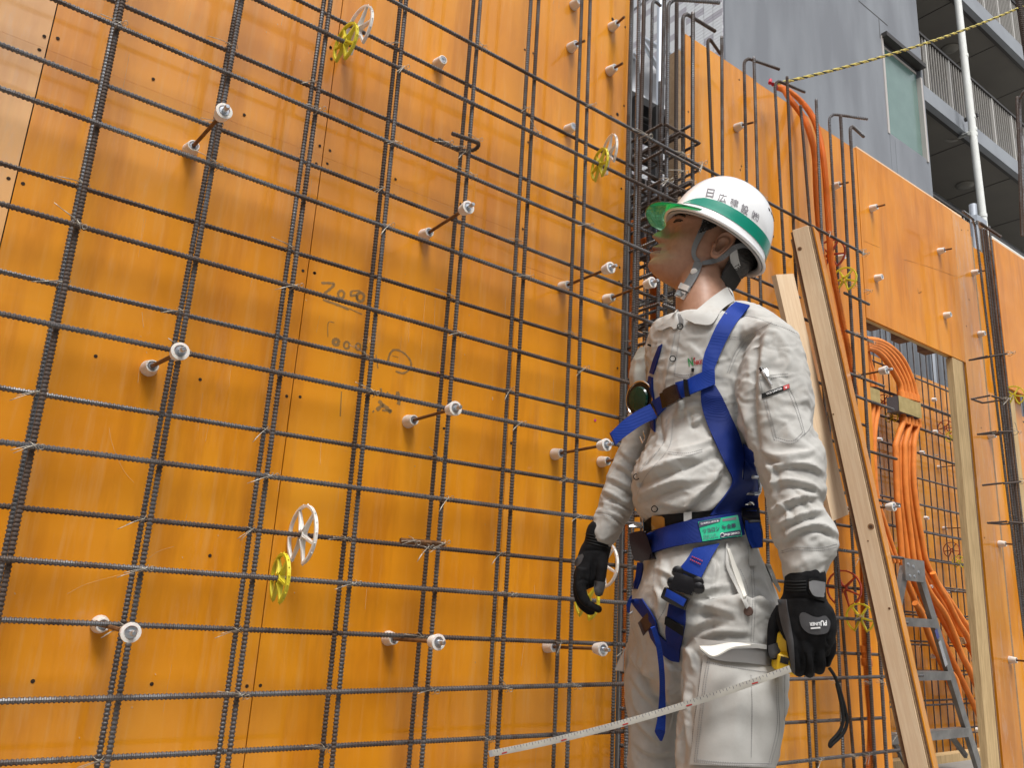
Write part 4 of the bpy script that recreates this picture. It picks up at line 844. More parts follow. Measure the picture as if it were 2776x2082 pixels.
# tiled building corner
tb = thing('tiled_building', 'white and lilac tiled building corner at the top behind the hooked bars', 'building', (13.6, 9, FLOOR))
YT = YB+.03; cxx = aty(1958, 60, YT)[0]; zt0, zt1 = 4.2, aty(1958, -60, YT)[2]+.5
MB().box((cxx+.01, YT+.01, FLOOR), (xl+4, YT+7, zt1+.1)).build('wall', mat('tile_grout', (.13, .13, .14), .8), tb)
M['tile_w'] = mat('white_glazed_tile', (.66, .67, .69), .3); M['tile_l'] = mat('lilac_glazed_tile', (.42, .40, .44), .3)
for mm in ('tile_w', 'tile_l'):
    T_ = MB(); rw_ = 0; z = zt0; h_ = .055
    while z < zt1:
        y = YT; ci = 0
        while y < YT+4.6:
            isw = ((rw_//2 + ci//2 + (ci*7+rw_//2*3) % 5//4) % 3 != 0)
            if (mm == 'tile_w') == isw: T_.box((cxx+.001, y+.004, z+.003), (cxx+.012, y+.160, z+h_-.003))
            y += .165; ci += 1
        if (mm == 'tile_w') == (rw_ % 4 == 0): T_.box((cxx+.014, YT+.001, z+.003), (cxx+.16, YT+.0095, z+h_-.003))
        z += h_; rw_ += 1
    tag(T_.build('tile', M[mm], tb), kind='stuff')
# drain pipe
dp = thing('drain_pipe', 'white plastic drain pipe running down in front of the balconies', 'pipe', aty(2680, 640, YB-.25))
pp = [aty(2590, -25, YB-.25), aty(2617, 200, YB-.25), aty(2640, 380, YB-.25), aty(2683, 700, YB-.25)]; xm = np.mean([p[0] for p in pp])
MB().tube([(xm+(pp[0][0]-xm)*.5, YB-.25, TOPB-.3)]+[(xm+ (p[0]-xm)*.5, YB-.25, p[2]) for p in pp]+[(xm+(pp[-1][0]-xm)*.5, YB-.25, FLOOR)], .066, 16).build('pipe', M['white_pipe'], dp, True)
for py in (150, 318, 352, 366, 588): 
    p = aty(2590+(py+25)*.1275, py, YB-.25); MB().disc((xm+(p[0]-xm)*.5, YB-.25, p[2]), (0, 0, 1), [(-.035, .071), (-.033, .075), (.033, .075), (.035, .071)], 16).build('pipe_collar', M['white_pipe'], dp, True)
bq = aty(2628, 360, YB-.25); MB().tube([(bq[0], YB-.25, bq[2]), aty(2597, 372, YB+.3)], .036, 10).build('branch_pipe', M['white_pipe'], dp, True)
eb = aty(2594, 376, YB+.3); mb = MB(); mb.tube(smooth_path([eb, eb+np.array([-.10, .1, -.02]), eb+np.array([-.22, .18, .06]), eb+np.array([-.25, .2, .3])], 5), .045, 10); mb.build('elbow', mat('pipe_elbow_grey', (.22, .21, .19), .5), dp, True)
MB().box(tuple(aty(2615, 325, YB-.02)-[.03, .25, .03]), tuple(aty(2615, 325, YB-.02)+[.03, 0, .03])).build('bracket', M['black_rail'], dp)
# scaffold pieces seen above the cage: braces, sheet, dark deck
sc = thing('scaffold', 'scaffold braces and pale mesh sheet seen through the rebar cage at the top', 'scaffold', (4.2, 2.4, FLOOR))
M['sheet'] = mat('pale_mesh_sheet', (.50, .51, .53), .7, 0, (.36, .37, .39), 3, bump=.4, bscale=12, bdist=.03)
s5 = cr(1680, 0, 5.53)
for (q0, q1) in ((s5(330, 560), s5(900, 885)), (s5(330, 600), s5(900, 1560)), (s5(200, 790), s5(260, 870))):
    a0, a1 = aty(*q0, 2.9), aty(*q1, 2.9); MB().tube([a0, a1], .024, 10).build('brace', M['zinc'], sc, True)
xa, xb = aty(1700, 200, 3.0)[0]-.3, aty(1850, 200, 3.0)[0]+.35
n, mm_ = 24, 16; zA, zB = aty(1780, 380, 3.0)[2], aty(1780, 158, 3.0)[2]; vs = [(xa+(xb-xa)*i/n, 3.0+.05*math.sin(i*1.1+j*.4)+.03*math.sin(j*.9), zA+(zB-zA)*j/mm_*(1-.10*i/n)+0.0) for j in range(mm_+1) for i in range(n+1)]
MB().add(vs, [(j*(n+1)+i, j*(n+1)+i+1, (j+1)*(n+1)+i+1, (j+1)*(n+1)+i) for j in range(mm_) for i in range(n)]).build('mesh_sheet', M['sheet'], sc, True)
dk0 = aty(1704, 235, 2.0); dk1 = aty(1850, 350, 2.0); M['deck'] = mat('dark_deck_steel', (.035, .033, .032), .5, .6)
MB().box((dk0[0]-.3, 1.75, dk1[2]-.22), (dk1[0]+.15, 2.05, dk1[2]-.16)).build('deck', M['deck'], sc)
for i in range(7): MB().box((dk0[0]-.2+.19*i, 1.72, dk1[2]-.75), (dk0[0]-.16+.19*i, 1.76, dk1[2]-.2)).build('deck_bracket', M['deck'], sc)
for i in range(5): MB().tube([(dk0[0]-.3, 1.8+.05*i, dk1[2]-.30-.12*i), (dk1[0]+.2, 1.8+.05*i, dk1[2]-.25-.12*i)], .022, 8).build('ledger', M['deck'], sc, True)
for x in (dk0[0]+.1, dk1[0]-.15): MB().tube([(x, 2.1, FLOOR), (x, 2.1, 5.5)], .024, 10).build('scaffold_tube', M['zinc'], sc, True)
# galvanised jack and white rail near the pier top
jk = thing('scaffold_jack', 'galvanised tube with clamp rising behind the pier beside the drain pipe', 'scaffold tube', aty(2640, 600, .3))
MB().tube([aty(2637, 555, .3), aty(2647, 680, .3)], .022, 12).build('tube', M['zinc'], jk, True)
ck = aty(2650, 598, .28); mb = MB(); mb.box(tuple(ck-[.05, .02, .02]), tuple(ck+[.08, .02, .02])); mb.build('clamp', M['zinc'], jk)
wr = aty(2686, 643, .5); tag(MB().box((wr[0], .5, wr[2]-.018), (wr[0]+3, .53, wr[2]+.02)).build('white_rail', M['white_pipe']), 'white horizontal rail above the right edge panel', 'rail')
# unseen building added behind the camera: darkens low reflections, makes the light top-down
ob = thing('added_rear_building', 'unseen grey building added behind the camera to block the low sky', 'building', (0, -9, FLOOR))
MB().box((-9, -10.5, FLOOR), (22, -9, 5.2)).build('wall', M['paint'], ob)
for i in range(8): MB().box((-8+3.4*i, -9.001, .3), (-6.6+3.4*i, -8.97, 1.9)).build('window', M['frosted'], ob)
nbh = thing('added_side_building', 'unseen grey building added beyond the left end of the tall wall to block side light', 'building', (-9, 0, FLOOR))
MB().box((-10.5, -9, FLOOR), (-9, 6, 6.5)).build('wall', M['paint'], nbh)  # added out of view to cut low skylight from the left
for i in range(4): MB().box((-9.03, -7+3*i, 1.0), (-8.999, -5.6+3*i, 2.6)).build('window', M['frosted'], nbh)
# ================================================================== the worker
M['skin'] = mat('skin', (.41, .225, .148), .46, 0, (.36, .19, .122), 90, bump=.2, bscale=420, sss=.10, detail=8, spec=.4)
M['lip'] = mat('lip_skin', (.24, .085, .065), .45, sss=.1)
M['hair'] = mat('black_hair', (.012, .010, .009), .5, 0, (.02, .016, .014), 200, bump=.5, bscale=300)
def cloth_mat(name, c, c2, weave=1400):
    m, N, L, B = nmat(name); tc = N.new('ShaderNodeTexCoord').outputs['Object']
    r = ramp(N, [(.35, c2), (.65, c)]); L.new(noise(N, L, tc, 7, 6, .65), r.inputs[0])
    fine = noise(N, L, tc, 420, 3, .7); sm_ = ramp(N, [(.56, (0, 0, 0)), (.72, (1, 1, 1))]); L.new(noise(N, L, tc, 11, 7, .75), sm_.inputs[0])
    soiled = mixc(N, L, mathn(N, L, 'MULTIPLY', sm_.outputs[0], .30), r.outputs[0], (.33, .27, .21))
    L.new(mixc(N, L, mathn(N, L, 'MULTIPLY', fine, .22), soiled, tuple(v*.55 for v in c)), B.inputs['Base Color'])
    B.inputs['Roughness'].default_value = .9; B.inputs['Sheen Weight'].default_value = .0; B.inputs['Specular IOR Level'].default_value = .25
    bp = N.new('ShaderNodeBump'); bp.inputs['Strength'].default_value = .25; bp.inputs['Distance'].default_value = .0006
    L.new(mathn(N, L, 'ADD', fine, mathn(N, L, 'MULTIPLY', noise(N, L, tc, 55, 4), 1.6)), bp.inputs['Height']); L.new(bp.outputs[0], B.inputs['Normal']); return m
M['cloth'] = cloth_mat('light_grey_workwear', (.50, .492, .468), (.42, .41, .385))
M['cloth_in'] = mat('pocket_lining', (.66, .64, .58), .9)
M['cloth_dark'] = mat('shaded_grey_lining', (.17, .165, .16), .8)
M['stitch'] = mat('dark_grey_stitching', (.27, .265, .27), .8)
def web_mat(name, c):
    m, N, L, B = nmat(name); g = N.new('ShaderNodeNewGeometry').outputs['Position']; w = N.new('ShaderNodeTexWave'); w.inputs['Scale'].default_value = 260; w.bands_direction = 'DIAGONAL'; L.new(g, w.inputs['Vector'])
    L.new(mixc(N, L, noise(N, L, g, 30, 4), c, tuple(v*.72 for v in c)), B.inputs['Base Color']); B.inputs['Roughness'].default_value = .62; B.inputs['Specular IOR Level'].default_value = .22
    bp = N.new('ShaderNodeBump'); bp.inputs['Strength'].default_value = .5; bp.inputs['Distance'].default_value = .0007; L.new(w.outputs['Fac'], bp.inputs['Height']); L.new(bp.outputs[0], B.inputs['Normal']); return m
M['web'] = web_mat('blue_webbing', (.006, .040, .30)); M['web_d'] = web_mat('navy_webbing', (.005, .022, .17))
M['web_g'] = web_mat('grey_webbing', (.23, .24, .25))
M['blk'] = mat('black_plastic', (.008, .007, .008), .25, 0, spec=.5); M['blk_m'] = mat('black_satin', (.009, .009, .009), .7, spec=.2)
M['brown_l'] = mat('dark_brown_plastic', (.016, .006, .005), .25, spec=.5)
M['glove'] = mat('black_knit_glove', (.006, .006, .007), .85, 0, (.011, .011, .012), 80, bump=.6, bscale=900, spec=.15)
M['glove_g'] = mat('grey_glove_leather', (.062, .062, .066), .6, 0, (.048, .048, .052), 60, bump=.4, bscale=500)
M['glove_tab'] = mat('grey_rubber_tab', (.19, .19, .195), .6, 0, (.16, .16, .165), 50)
M['helmet'] = mat('white_helmet_shell', (.80, .81, .82), .2, 0, (.70, .705, .71), 14, detail=8, lo=.55, hi=.8, coat=.6, crough=.06)
M['green'] = mat('green_reflective_band', (.0, .24, .16), .3, 0, (.01, .29, .20), 8, coat=.4)
M['visor_rim'] = mat('green_visor_rim', (.0, .10, .05), .2, coat=.5)
vm, N, L, B = nmat('green_visor'); tr = N.new('ShaderNodeBsdfTransparent'); tr.inputs[0].default_value = (.02, .60, .30, 1); gl = N.new('ShaderNodeBsdfGlossy'); gl.inputs['Roughness'].default_value = .08; gl.inputs[0].default_value = (.6, 1, .8, 1)
mx = N.new('ShaderNodeMixShader'); fr_ = N.new('ShaderNodeFresnel'); L.new(fr_.outputs[0], mx.inputs[0]); L.new(tr.outputs[0], mx.inputs[1]); L.new(gl.outputs[0], mx.inputs[2]); 
df = N.new('ShaderNodeBsdfTranslucent'); df.inputs[0].default_value = (.01, .45, .22, 1); mx2 = N.new('ShaderNodeMixShader'); mx2.inputs[0].default_value = .16; L.new(mx.outputs[0], mx2.inputs[1]); L.new(df.outputs[0], mx2.inputs[2]); L.new(mx2.outputs[0], N['Material Output'].inputs['Surface']); M['visor'] = vm
M['grey_ink'] = mat('grey_lettering', (.19, .18, .20), .5); M['ink_d'] = mat('dark_lettering', (.05, .05, .10), .5); M['white_ink'] = mat('white_lettering', (.8, .8, .8), .5)
M['red_ink'] = mat('red_thread', (.42, .02, .02), .6); M['green_ink'] = mat('green_thread', (.02, .22, .06), .6)

K = cr(1600, 800, 2.37); LL = cr(1500, 1350, 2.26625); MM = cr(1650, 1350, 3.687); NN = cr(2050, 1500, 4.147); HH = cr(1650, 400, 2.765)

def catmull(keys, n):
    A = np.array(keys, float); A = np.vstack([2*A[0]-A[1], A, 2*A[-1]-A[-2]]); out = []
    for i in range(1, len(A)-2):
        for k in range(n):
            t = k/n; a, b, c, d = A[i-1], A[i], A[i+1], A[i+2]; out.append(.5*((2*b)+(-a+c)*t+(2*a-5*b+4*c-d)*t*t+(-a+3*b-3*c+d)*t**3))
    out.append(A[-2]); return np.array(out)
def limb(mb, keys, n=8, sides=40, cap=True, zend=None):
    """tube whose outline follows the figure: keys = (px, py, half width px, horizontal distance, half thickness m)"""
    kk = catmull(keys, n); C_ = [ath(k[0], k[1], k[3]) for k in kk]; hw = [k[2]/pxm(c) for k, c in zip(kk, C_)]; th = [k[4] for k in kk]
    if cap:      # rounded ends
        d0 = C_[0]-C_[1]; d0 /= np.linalg.norm(d0); d1 = C_[-1]-C_[-2]; d1 /= np.linalg.norm(d1); r0, r1 = min(hw[0], th[0]), min(hw[-1], th[-1])
        for s_ in (.5, .8, .97):
            C_ = [C_[0]+d0*0]+C_ if False else C_
        pre = [(C_[0]+d0*r0*math.sin(a), hw[0]*math.cos(a), th[0]*math.cos(a)) for a in (1.5, 1.2, .8, .4)]; post = [(C_[-1]+d1*r1*math.sin(a), hw[-1]*math.cos(a), th[-1]*math.cos(a)) for a in (.4, .8, 1.2, 1.5)]
        C_ = [p[0] for p in pre]+C_+[p[0] for p in post]; hw = [p[1] for p in pre]+hw+[p[1] for p in post]; th = [p[2] for p in pre]+th+[p[2] for p in post]
    tube_oval(mb, C_, hw, th, sides)
def tube_oval(mb, C_, hw, th, sides=40, view=None):
    vs = []
    for i, c in enumerate(C_):
        t = C_[min(i+1, len(C_)-1)]-C_[max(i-1, 0)]; t /= np.linalg.norm(t)+1e-12; v = (CAM-c) if view is None else np.array(view, float); v /= np.linalg.norm(v)
        e1 = np.cross(t, v); e1 /= np.linalg.norm(e1)+1e-12; e2 = np.cross(e1, t)
        for k in range(sides):
            a = 2*math.pi*k/sides; vs.append(c+e1*hw[i]*math.cos(a)+e2*th[i]*math.sin(a))
    fs = [(i*sides+k, i*sides+(k+1) % sides, (i+1)*sides+(k+1) % sides, (i+1)*sides+k) for i in range(len(C_)-1) for k in range(sides)]
    fs += [tuple(range(sides))[::-1], tuple((len(C_)-1)*sides+k for k in range(sides))]; mb.add(vs, fs)
def remesh(mb, voxel, smooth=4, fac=.5, name='tmp'):
    me = mb.mesh(name) if isinstance(mb, MB) else mb; o = bpy.data.objects.new('tmp_remesh', me); COL.objects.link(o)
    r = o.modifiers.new('r', 'REMESH'); r.mode = 'VOXEL'; r.voxel_size = voxel; r.use_smooth_shade = True
    if smooth: s_ = o.modifiers.new('s', 'SMOOTH'); s_.factor = fac; s_.iterations = smooth
    dg = bpy.context.evaluated_depsgraph_get(); ev = o.evaluated_get(dg); out = bpy.data.meshes.new_from_object(ev); bpy.data.objects.remove(o); out.name = name; return out
def vcoords(me): a = np.empty(len(me.vertices)*3, np.float32); me.vertices.foreach_get('co', a); return a.reshape(-1, 3).astype(float)
def vnormals(me): me.update(); a = np.empty(len(me.vertices)*3, np.float32); me.vertices.foreach_get('normal', a); return a.reshape(-1, 3).astype(float)
def setco(me, V_): me.vertices.foreach_set('co', np.ascontiguousarray(V_, np.float32).ravel()); me.update()
def project(V_):
    q = (V_-CAM)@RM.T; return np.c_[q[:, 0]/q[:, 2]*F_PX+W_PX/2, -q[:, 1]/q[:, 2]*F_PX+H_PX/2], q[:, 2]
def strokes(me, lst, scale=1.0):
    """press folds into the cloth: each stroke is a crease line on the surface facing the viewer"""
    V_ = vcoords(me); Nn = vnormals(me); P2, dep = project(V_); vis = np.einsum('ij,ij->i', Nn, (CAM-V_)/np.linalg.norm(CAM-V_, axis=1)[:, None])
    disp = np.zeros(len(V_))
    bvh = BVHTree.FromPolygons([Vector(v) for v in V_], [tuple(p.vertices) for p in me.polygons]) 
    for pts, w, amp in lst:
        P = catmull(pts, 5) if len(pts) > 2 else np.array(pts, float); mid = P[len(P)//2]; h = bvh.ray_cast(Vector(CAM), Vector(ray(mid[0], mid[1])))
        if h[0] is None: continue
        d0 = (RM@(np.array(h[0])-CAM))[2]
        lo = P.min(0)-3*w; hi = P.max(0)+3*w; idx = np.where((P2[:, 0] > lo[0]) & (P2[:, 0] < hi[0]) & (P2[:, 1] > lo[1]) & (P2[:, 1] < hi[1]) & (vis > -.3) & (abs(dep-d0) < .075))[0]
        if len(idx) == 0: continue
        q = P2[idx]; best = np.full(len(idx), 1e9); tt = np.zeros(len(idx))
        for i in range(len(P)-1):
            a, b = P[i], P[i+1]; ab = b-a; t = np.clip(((q-a)@ab)/(ab@ab+1e-9), 0, 1); dd = np.linalg.norm(q-(a+t[:, None]*ab), axis=1); m_ = dd < best; best[m_] = dd[m_]; tt[m_] = ((i+t)/(len(P)-1))[m_]
        disp[idx] += amp*scale*np.exp(-(best/(w*.85))**1.35)*np.sin(np.pi*np.clip(tt*.92+.04, 0, 1))**.6
    setco(me, V_+Nn*disp[:, None]*np.clip(vis+.5, .2, 1)[:, None])
def fold_noise(me, amp, freq, aniso=(1, 1, 2.2), seed=1, warp=.5):
    V_ = vcoords(me); Nn = vnormals(me); R_ = np.random.RandomState(seed); d = np.zeros(len(V_)); 
    def f(X, k):
        o = np.zeros(len(X)); R2_ = np.random.RandomState(seed+k)
        for i in range(7):
            kv = R2_.normal(size=3); kv /= np.linalg.norm(kv); kv *= np.array(aniso); o += np.sin(X@kv*freq*R2_.uniform(.6, 1.5)+R2_.uniform(0, 6.28))
        return o/2.6
    W_ = np.c_[f(V_, 1), f(V_, 2), f(V_, 3)]*warp/freq
    n = f(V_+W_, 4); ridge = 1-abs(n); setco(me, V_+Nn*(amp*(ridge-.5))[:, None])

worker = thing('person', 'worker in light grey uniform, white helmet and blue safety harness, looking up at the wall', 'person', (1.15, -.66, FLOOR))
# ---------------- shirt
sh = MB()
limb(sh, [(1935, 860, 20, 1.50, .04), (1985, 850, 30, 1.47, .045), (2040, 868, 42, 1.42, .05), (2090, 905, 50, 1.37, .05)], 8, 32)
limb(sh, [(1945, 868, 60, 1.47, .05), (1945, 885, 105, 1.47, .085), (1942, 905, 155, 1.47, .105), (1938, 935, 186, 1.47, .125), (1938, 1000, 190, 1.475, .13), (1932, 1100, 172, 1.475, .13), (1922, 1200, 160, 1.475, .125), (1898, 1275, 162, 1.475, .135), (1880, 1325, 166, 1.475, .14), (1880, 1362, 156, 1.475, .135), (1888, 1396, 136, 1.475, .125), (1892, 1408, 128, 1.475, .12)], 10, 64)
limb(sh, [(1775, 962, 38, 1.585, .05), (1752, 990, 42, 1.60, .055), (1750, 1060, 42, 1.61, .055), (1748, 1130, 43, 1.61, .052), (1736, 1190, 44, 1.61, .052), (1708, 1262, 47, 1.605, .052), (1686, 1325, 47, 1.60, .05), (1664, 1385, 46, 1.595, .047), (1643, 1437, 40, 1.59, .040), (1633, 1464, 33, 1.59, .034)], 10, 40)
limb(sh, [(2040, 905, 45, 1.39, .055), (2098, 925, 58, 1.35, .06), (2100, 975, 80, 1.34, .065), (2096, 1040, 98, 1.33, .066), (2098, 1110, 102, 1.325, .064), (2112, 1180, 93, 1.315, .060), (2142, 1245, 90, 1.305, .060), (2152, 1310, 85, 1.295, .058), (2155, 1375, 74, 1.285, .052), (2172, 1430, 80, 1.28, .054), (2186, 1475, 82, 1.275, .054), (2182, 1518, 65, 1.27, .046), (2180, 1556, 55, 1.27, .040)], 10, 44)
shirt_me = remesh(sh, .0030, 5, .5, 'shirt')
fold_noise(shirt_me, .0028, 26, (1, 1, 1.7), 3, 1.3); fold_noise(shirt_me, .0022, 62, (1, 1, 1.5), 8, 1.2); fold_noise(shirt_me, .0012, 140, (1, 1, 1.3), 18, 1.2); fold_noise(shirt_me, .0006, 260, (1, 1, 1.2), 28, 1.2)
def pr(f, pts, w, amp): return ([f(*p) for p in pts], w, amp)
ST = []
def fold(f, pts, w=9, amp=.007, off=(4, 15)):
    ST.append(pr(f, pts, w, amp)); q = [(f(*p)[0]+off[0], f(*p)[1]+off[1]) for p in pts]; ST.append((q, w*.8, -amp*.8))
fold(K, [(1085, 985), (1200, 1040), (1330, 1030), (1430, 1000)], 10, .008); fold(K, [(1140, 1120), (1260, 1080), (1400, 1090), (1490, 1140)], 10, .009)
fold(K, [(1140, 1230), (1250, 1190), (1400, 1215), (1480, 1260)], 9, .008); fold(K, [(1160, 1400), (1260, 1340), (1340, 1305), (1460, 1290)], 9, .010)
fold(K, [(1185, 1490), (1290, 1440), (1400, 1400), (1490, 1385)], 8, .009); fold(K, [(1250, 1565), (1350, 1500), (1470, 1480), (1590, 1540)], 9, .010)
fold(K, [(1120, 1060), (1180, 1180), (1170, 1300)], 8, .006, (12, 0)); fold(K, [(1330, 1250), (1400, 1330), (1430, 1420)], 7, .005, (-12, 0)); fold(K, [(1200, 1330), (1270, 1400), (1280, 1480)], 7, .005, (12, 0))
ST += [pr(K, [(1085, 260), (1060, 400), (1040, 600), (1050, 850), (1085, 1000)], 11, -.012), pr(K, [(1165, 180), (1120, 330), (1095, 520), (1090, 700)], 12, .007), pr(K, [(1200, 320), (1215, 420)], 8, -.004), pr(K, [(940, 640), (990, 760), (1030, 950)], 10, .006), pr(K, [(900, 560), (930, 700), (1000, 900)], 9, -.006),
       pr(K, [(1000, 300), (930, 380), (890, 480)], 8, -.004), pr(K, [(1360, 500), (1400, 700), (1410, 860)], 10, .004), pr(K, [(1180, 215), (1260, 330), (1300, 480)], 12, .004)]
fold(K, [(300, 1165), (450, 1105), (600, 1050), (830, 965)], 14, .012, (3, 26)); fold(K, [(310, 1290), (430, 1235), (560, 1190), (640, 1190)], 12, .009, (3, 22)); fold(K, [(610, 1350), (700, 1270), (790, 1180), (850, 1080)], 12, .011, (14, 18))
fold(K, [(740, 1390), (820, 1320), (900, 1250)], 10, .008, (8, 14)); fold(K, [(520, 1000), (640, 985), (760, 940), (860, 870)], 9, .006, (3, 18)); fold(K, [(440, 1330), (560, 1350), (700, 1340)], 11, .007, (0, 18)); fold(K, [(620, 740), (650, 830), (740, 770)], 8, .006, (6, 8))
fold(K, [(560, 760), (640, 720), (720, 700)], 9, .006, (2, 16)); fold(K, [(870, 900), (890, 1000), (880, 1100)], 9, .008, (14, 0)); fold(K, [(560, 640), (580, 700), (570, 800)], 8, .005, (10, 0))
ST += [pr(K, [(548, 230), (505, 450), (480, 620)], 9, .004), pr(K, [(520, 800), (485, 950), (330, 1125), (290, 1240)], 9, .005), pr(K, [(430, 700), (440, 850), (480, 980)], 10, -.008), pr(K, [(620, 300), (700, 380), (740, 430)], 10, .003), pr(K, [(330, 380), (360, 450), (350, 560)], 9, -.006), pr(K, [(300, 430), (290, 560), (285, 640)], 10, .005)]
fold(K, [(160, 1080), (230, 1115), (310, 1190)], 7, .006, (-2, 13)); fold(K, [(115, 1170), (190, 1200), (290, 1260)], 7, .007, (-2, 14)); fold(K, [(85, 1250), (150, 1285), (250, 1350)], 7, .007, (-2, 14)); fold(K, [(60, 1330), (160, 1355), (290, 1420)], 7, .006, (-2, 14)); fold(K, [(200, 1000), (260, 1050), (330, 1080)], 7, .006, (-2, 13))
ST += [pr(K, [(30, 1400), (120, 1415), (200, 1470), (250, 1500)], 4, -.0035), pr(MM, [(1990, 400), (2000, 400)], 4, 0)]
strokes(shirt_me, ST); 
def soften(me, it=1, fac=.5):
    e = np.empty(len(me.edges)*2, np.int32); me.edges.foreach_get('vertices', e); e = e.reshape(-1, 2); V_ = vcoords(me)
    for _ in range(it):
        acc = np.zeros_like(V_); cnt = np.zeros(len(V_)); np.add.at(acc, e[:, 0], V_[e[:, 1]]); np.add.at(acc, e[:, 1], V_[e[:, 0]]); np.add.at(cnt, e[:, 0], 1); np.add.at(cnt, e[:, 1], 1)
        V_ += (acc/np.maximum(cnt, 1)[:, None]-V_)*fac
    setco(me, V_)
soften(shirt_me, 1, .4)
shirt = link('shirt', shirt_me, worker, M['cloth'])
# ---------------- trousers, continued below the picture to the boots
tr_ = MB()
def down(px, py, h, r, keys): 
    p = ath(px, py, h); return p
limb(tr_, [(1893, 1396, 122, 1.475, .115), (1900, 1440, 138, 1.475, .12), (1905, 1500, 152, 1.475, .13), (1908, 1570, 176, 1.475, .145), (1910, 1640, 196, 1.475, .15), (1912, 1700, 200, 1.475, .145), (1910, 1750, 185, 1.475, .12)], 10, 60)
def leg(keys, foot_h, foot_px):
    kk = catmull(keys, 8); C_ = [ath(k[0], k[1], k[3]) for k in kk]; hw = [k[2]/pxm(c) for k, c in zip(kk, C_)]; th = [k[4] for k in kk]
    p = C_[-1]; hw0, th0 = hw[-1], th[-1]
    for z, w_ in ((-.42, .90), (-.55, .86), (-.68, .82), (-.80, .80)):
        C_.append(np.array([p[0]+.02, p[1], z])); hw.append(hw0*w_); th.append(th0*w_)
    tube_oval(tr_, C_, hw, th, 44); return C_[-1]
fR = leg([(1800, 1640, 75, 1.56, .09), (1775, 1720, 72, 1.57, .092), (1769, 1800, 73, 1.575, .09), (1770, 1900, 74, 1.575, .088), (1776, 2000, 76, 1.575, .085), (1782, 2090, 76, 1.575, .08)], 1.58, 1790)
fL = leg([(1990, 1620, 110, 1.39, .10), (1992, 1700, 128, 1.39, .095), (1982, 1790, 145, 1.39, .092), (1985, 1880, 144, 1.38, .095), (1980, 1960, 142, 1.38, .092), (1966, 2040, 134, 1.38, .088), (1960, 2100, 126, 1.38, .085)], 1.38, 1960)
tr_me = remesh(tr_, .0034, 6, .5, 'trousers'); fold_noise(tr_me, .0045, 19, (1, 1, 1.3), 5, 1.3); fold_noise(tr_me, .0022, 52, (1, 1, 1.3), 12, 1.2); fold_noise(tr_me, .0012, 130, (1, 1, 1.2), 22, 1.2); fold_noise(tr_me, .0006, 240, (1, 1, 1.2), 32, 1.2); ST = []
fold(MM, [(860, 960), (1020, 905), (1200, 870)], 11, .008, (3, 22)); fold(MM, [(830, 1090), (1000, 1080), (1220, 1130)], 12, .008, (3, 24)); fold(MM, [(840, 1280), (980, 1230), (1160, 1180)], 11, .007, (3, 20)); fold(MM, [(1000, 560), (1060, 700), (1040, 860)], 10, .006, (14, 0)); fold(MM, [(1450, 900), (1530, 1020), (1600, 1080)], 10, .007, (-10, 12)); fold(MM, [(900, 1400), (1100, 1330), (1380, 1340)], 10, .006, (3, 18)); fold(MM, [(480, 700), (600, 760), (650, 820)], 9, .006); fold(MM, [(460, 900), (520, 1000), (500, 1180)], 9, .007, (12, 0))
ST += [pr(MM, [(610, 600), (590, 760), (560, 900)], 7, -.004), pr(MM, [(1190, 500), (1190, 700), (1290, 950), (1400, 1130)], 6, .006), pr(MM, [(1440, 700), (1425, 1000), (1410, 1450)], 5, -.003)]
fold(LL, [(470, 960), (540, 1060), (620, 1100)], 12, .010, (6, 18)); fold(LL, [(460, 1060), (560, 1190), (640, 1260)], 12, .007, (-6, 20)); fold(LL, [(780, 900), (850, 960), (870, 1060)], 12, .009, (14, 4)); fold(LL, [(700, 900), (690, 1000), (740, 1080)], 9, .006, (12, 0)); fold(LL, [(480, 1330), (560, 1420), (640, 1500)], 12, .007, (4, 20)); fold(LL, [(820, 1150), (800, 1300), (820, 1500)], 12, .006, (16, 0)); fold(LL, [(960, 1120), (1150, 1190), (1380, 1130)], 12, .008, (0, 24)); fold(LL, [(900, 1420), (1100, 1310), (1390, 1300)], 13, .008, (4, 24)); fold(LL, [(1120, 1080), (1160, 1250), (1130, 1420), (1180, 1600)], 12, .006, (18, 0)); fold(LL, [(920, 1250), (1030, 1290), (1200, 1250)], 10, .006, (0, 18)); fold(LL, [(1250, 1380), (1300, 1480), (1290, 1600)], 11, .006, (-16, 0)); fold(LL, [(900, 1560), (1050, 1500), (1250, 1530)], 11, .006, (0, 18)); fold(LL, [(480, 1180), (520, 1300), (640, 1380)], 11, .007, (-4, 18)); fold(LL, [(700, 1150), (720, 1300), (690, 1450)], 10, .006, (14, 0)); fold(LL, [(500, 1500), (600, 1560), (740, 1560)], 11, .007, (0, 18))
ST += [pr(LL, [(765, 960), (760, 1150), (775, 1350), (790, 1640)], 12, -.016)]
strokes(tr_me, ST); soften(tr_me, 1, .4)
trousers = link('trousers', tr_me, worker, M['cloth'])
for q, nm in ((fR, 'boot'), (fL, 'boot')):
    mb = MB(); tube_oval(mb, [np.array([q[0]+.06, q[1], -.80]), np.array([q[0]+.05, q[1], -.83]), np.array([q[0], q[1], -.835]), np.array([q[0]-.07, q[1], -.845]), np.array([q[0]-.15, q[1], -.85]), np.array([q[0]-.18, q[1], -.852])], [.02, .04, .046, .05, .046, .02], [.02, .05, .045, .034, .03, .02], 16, (0, 0, 1.0))
    mb.box((q[0]-.19, q[1]-.048, FLOOR+.001), (q[0]+.09, q[1]+.048, FLOOR+.028)); mb.tube([np.array([q[0]+.02, q[1], -.86]), np.array([q[0]+.02, q[1], -.72])], .055, 16); mb.build('boot', M['blk_m'], worker, True)

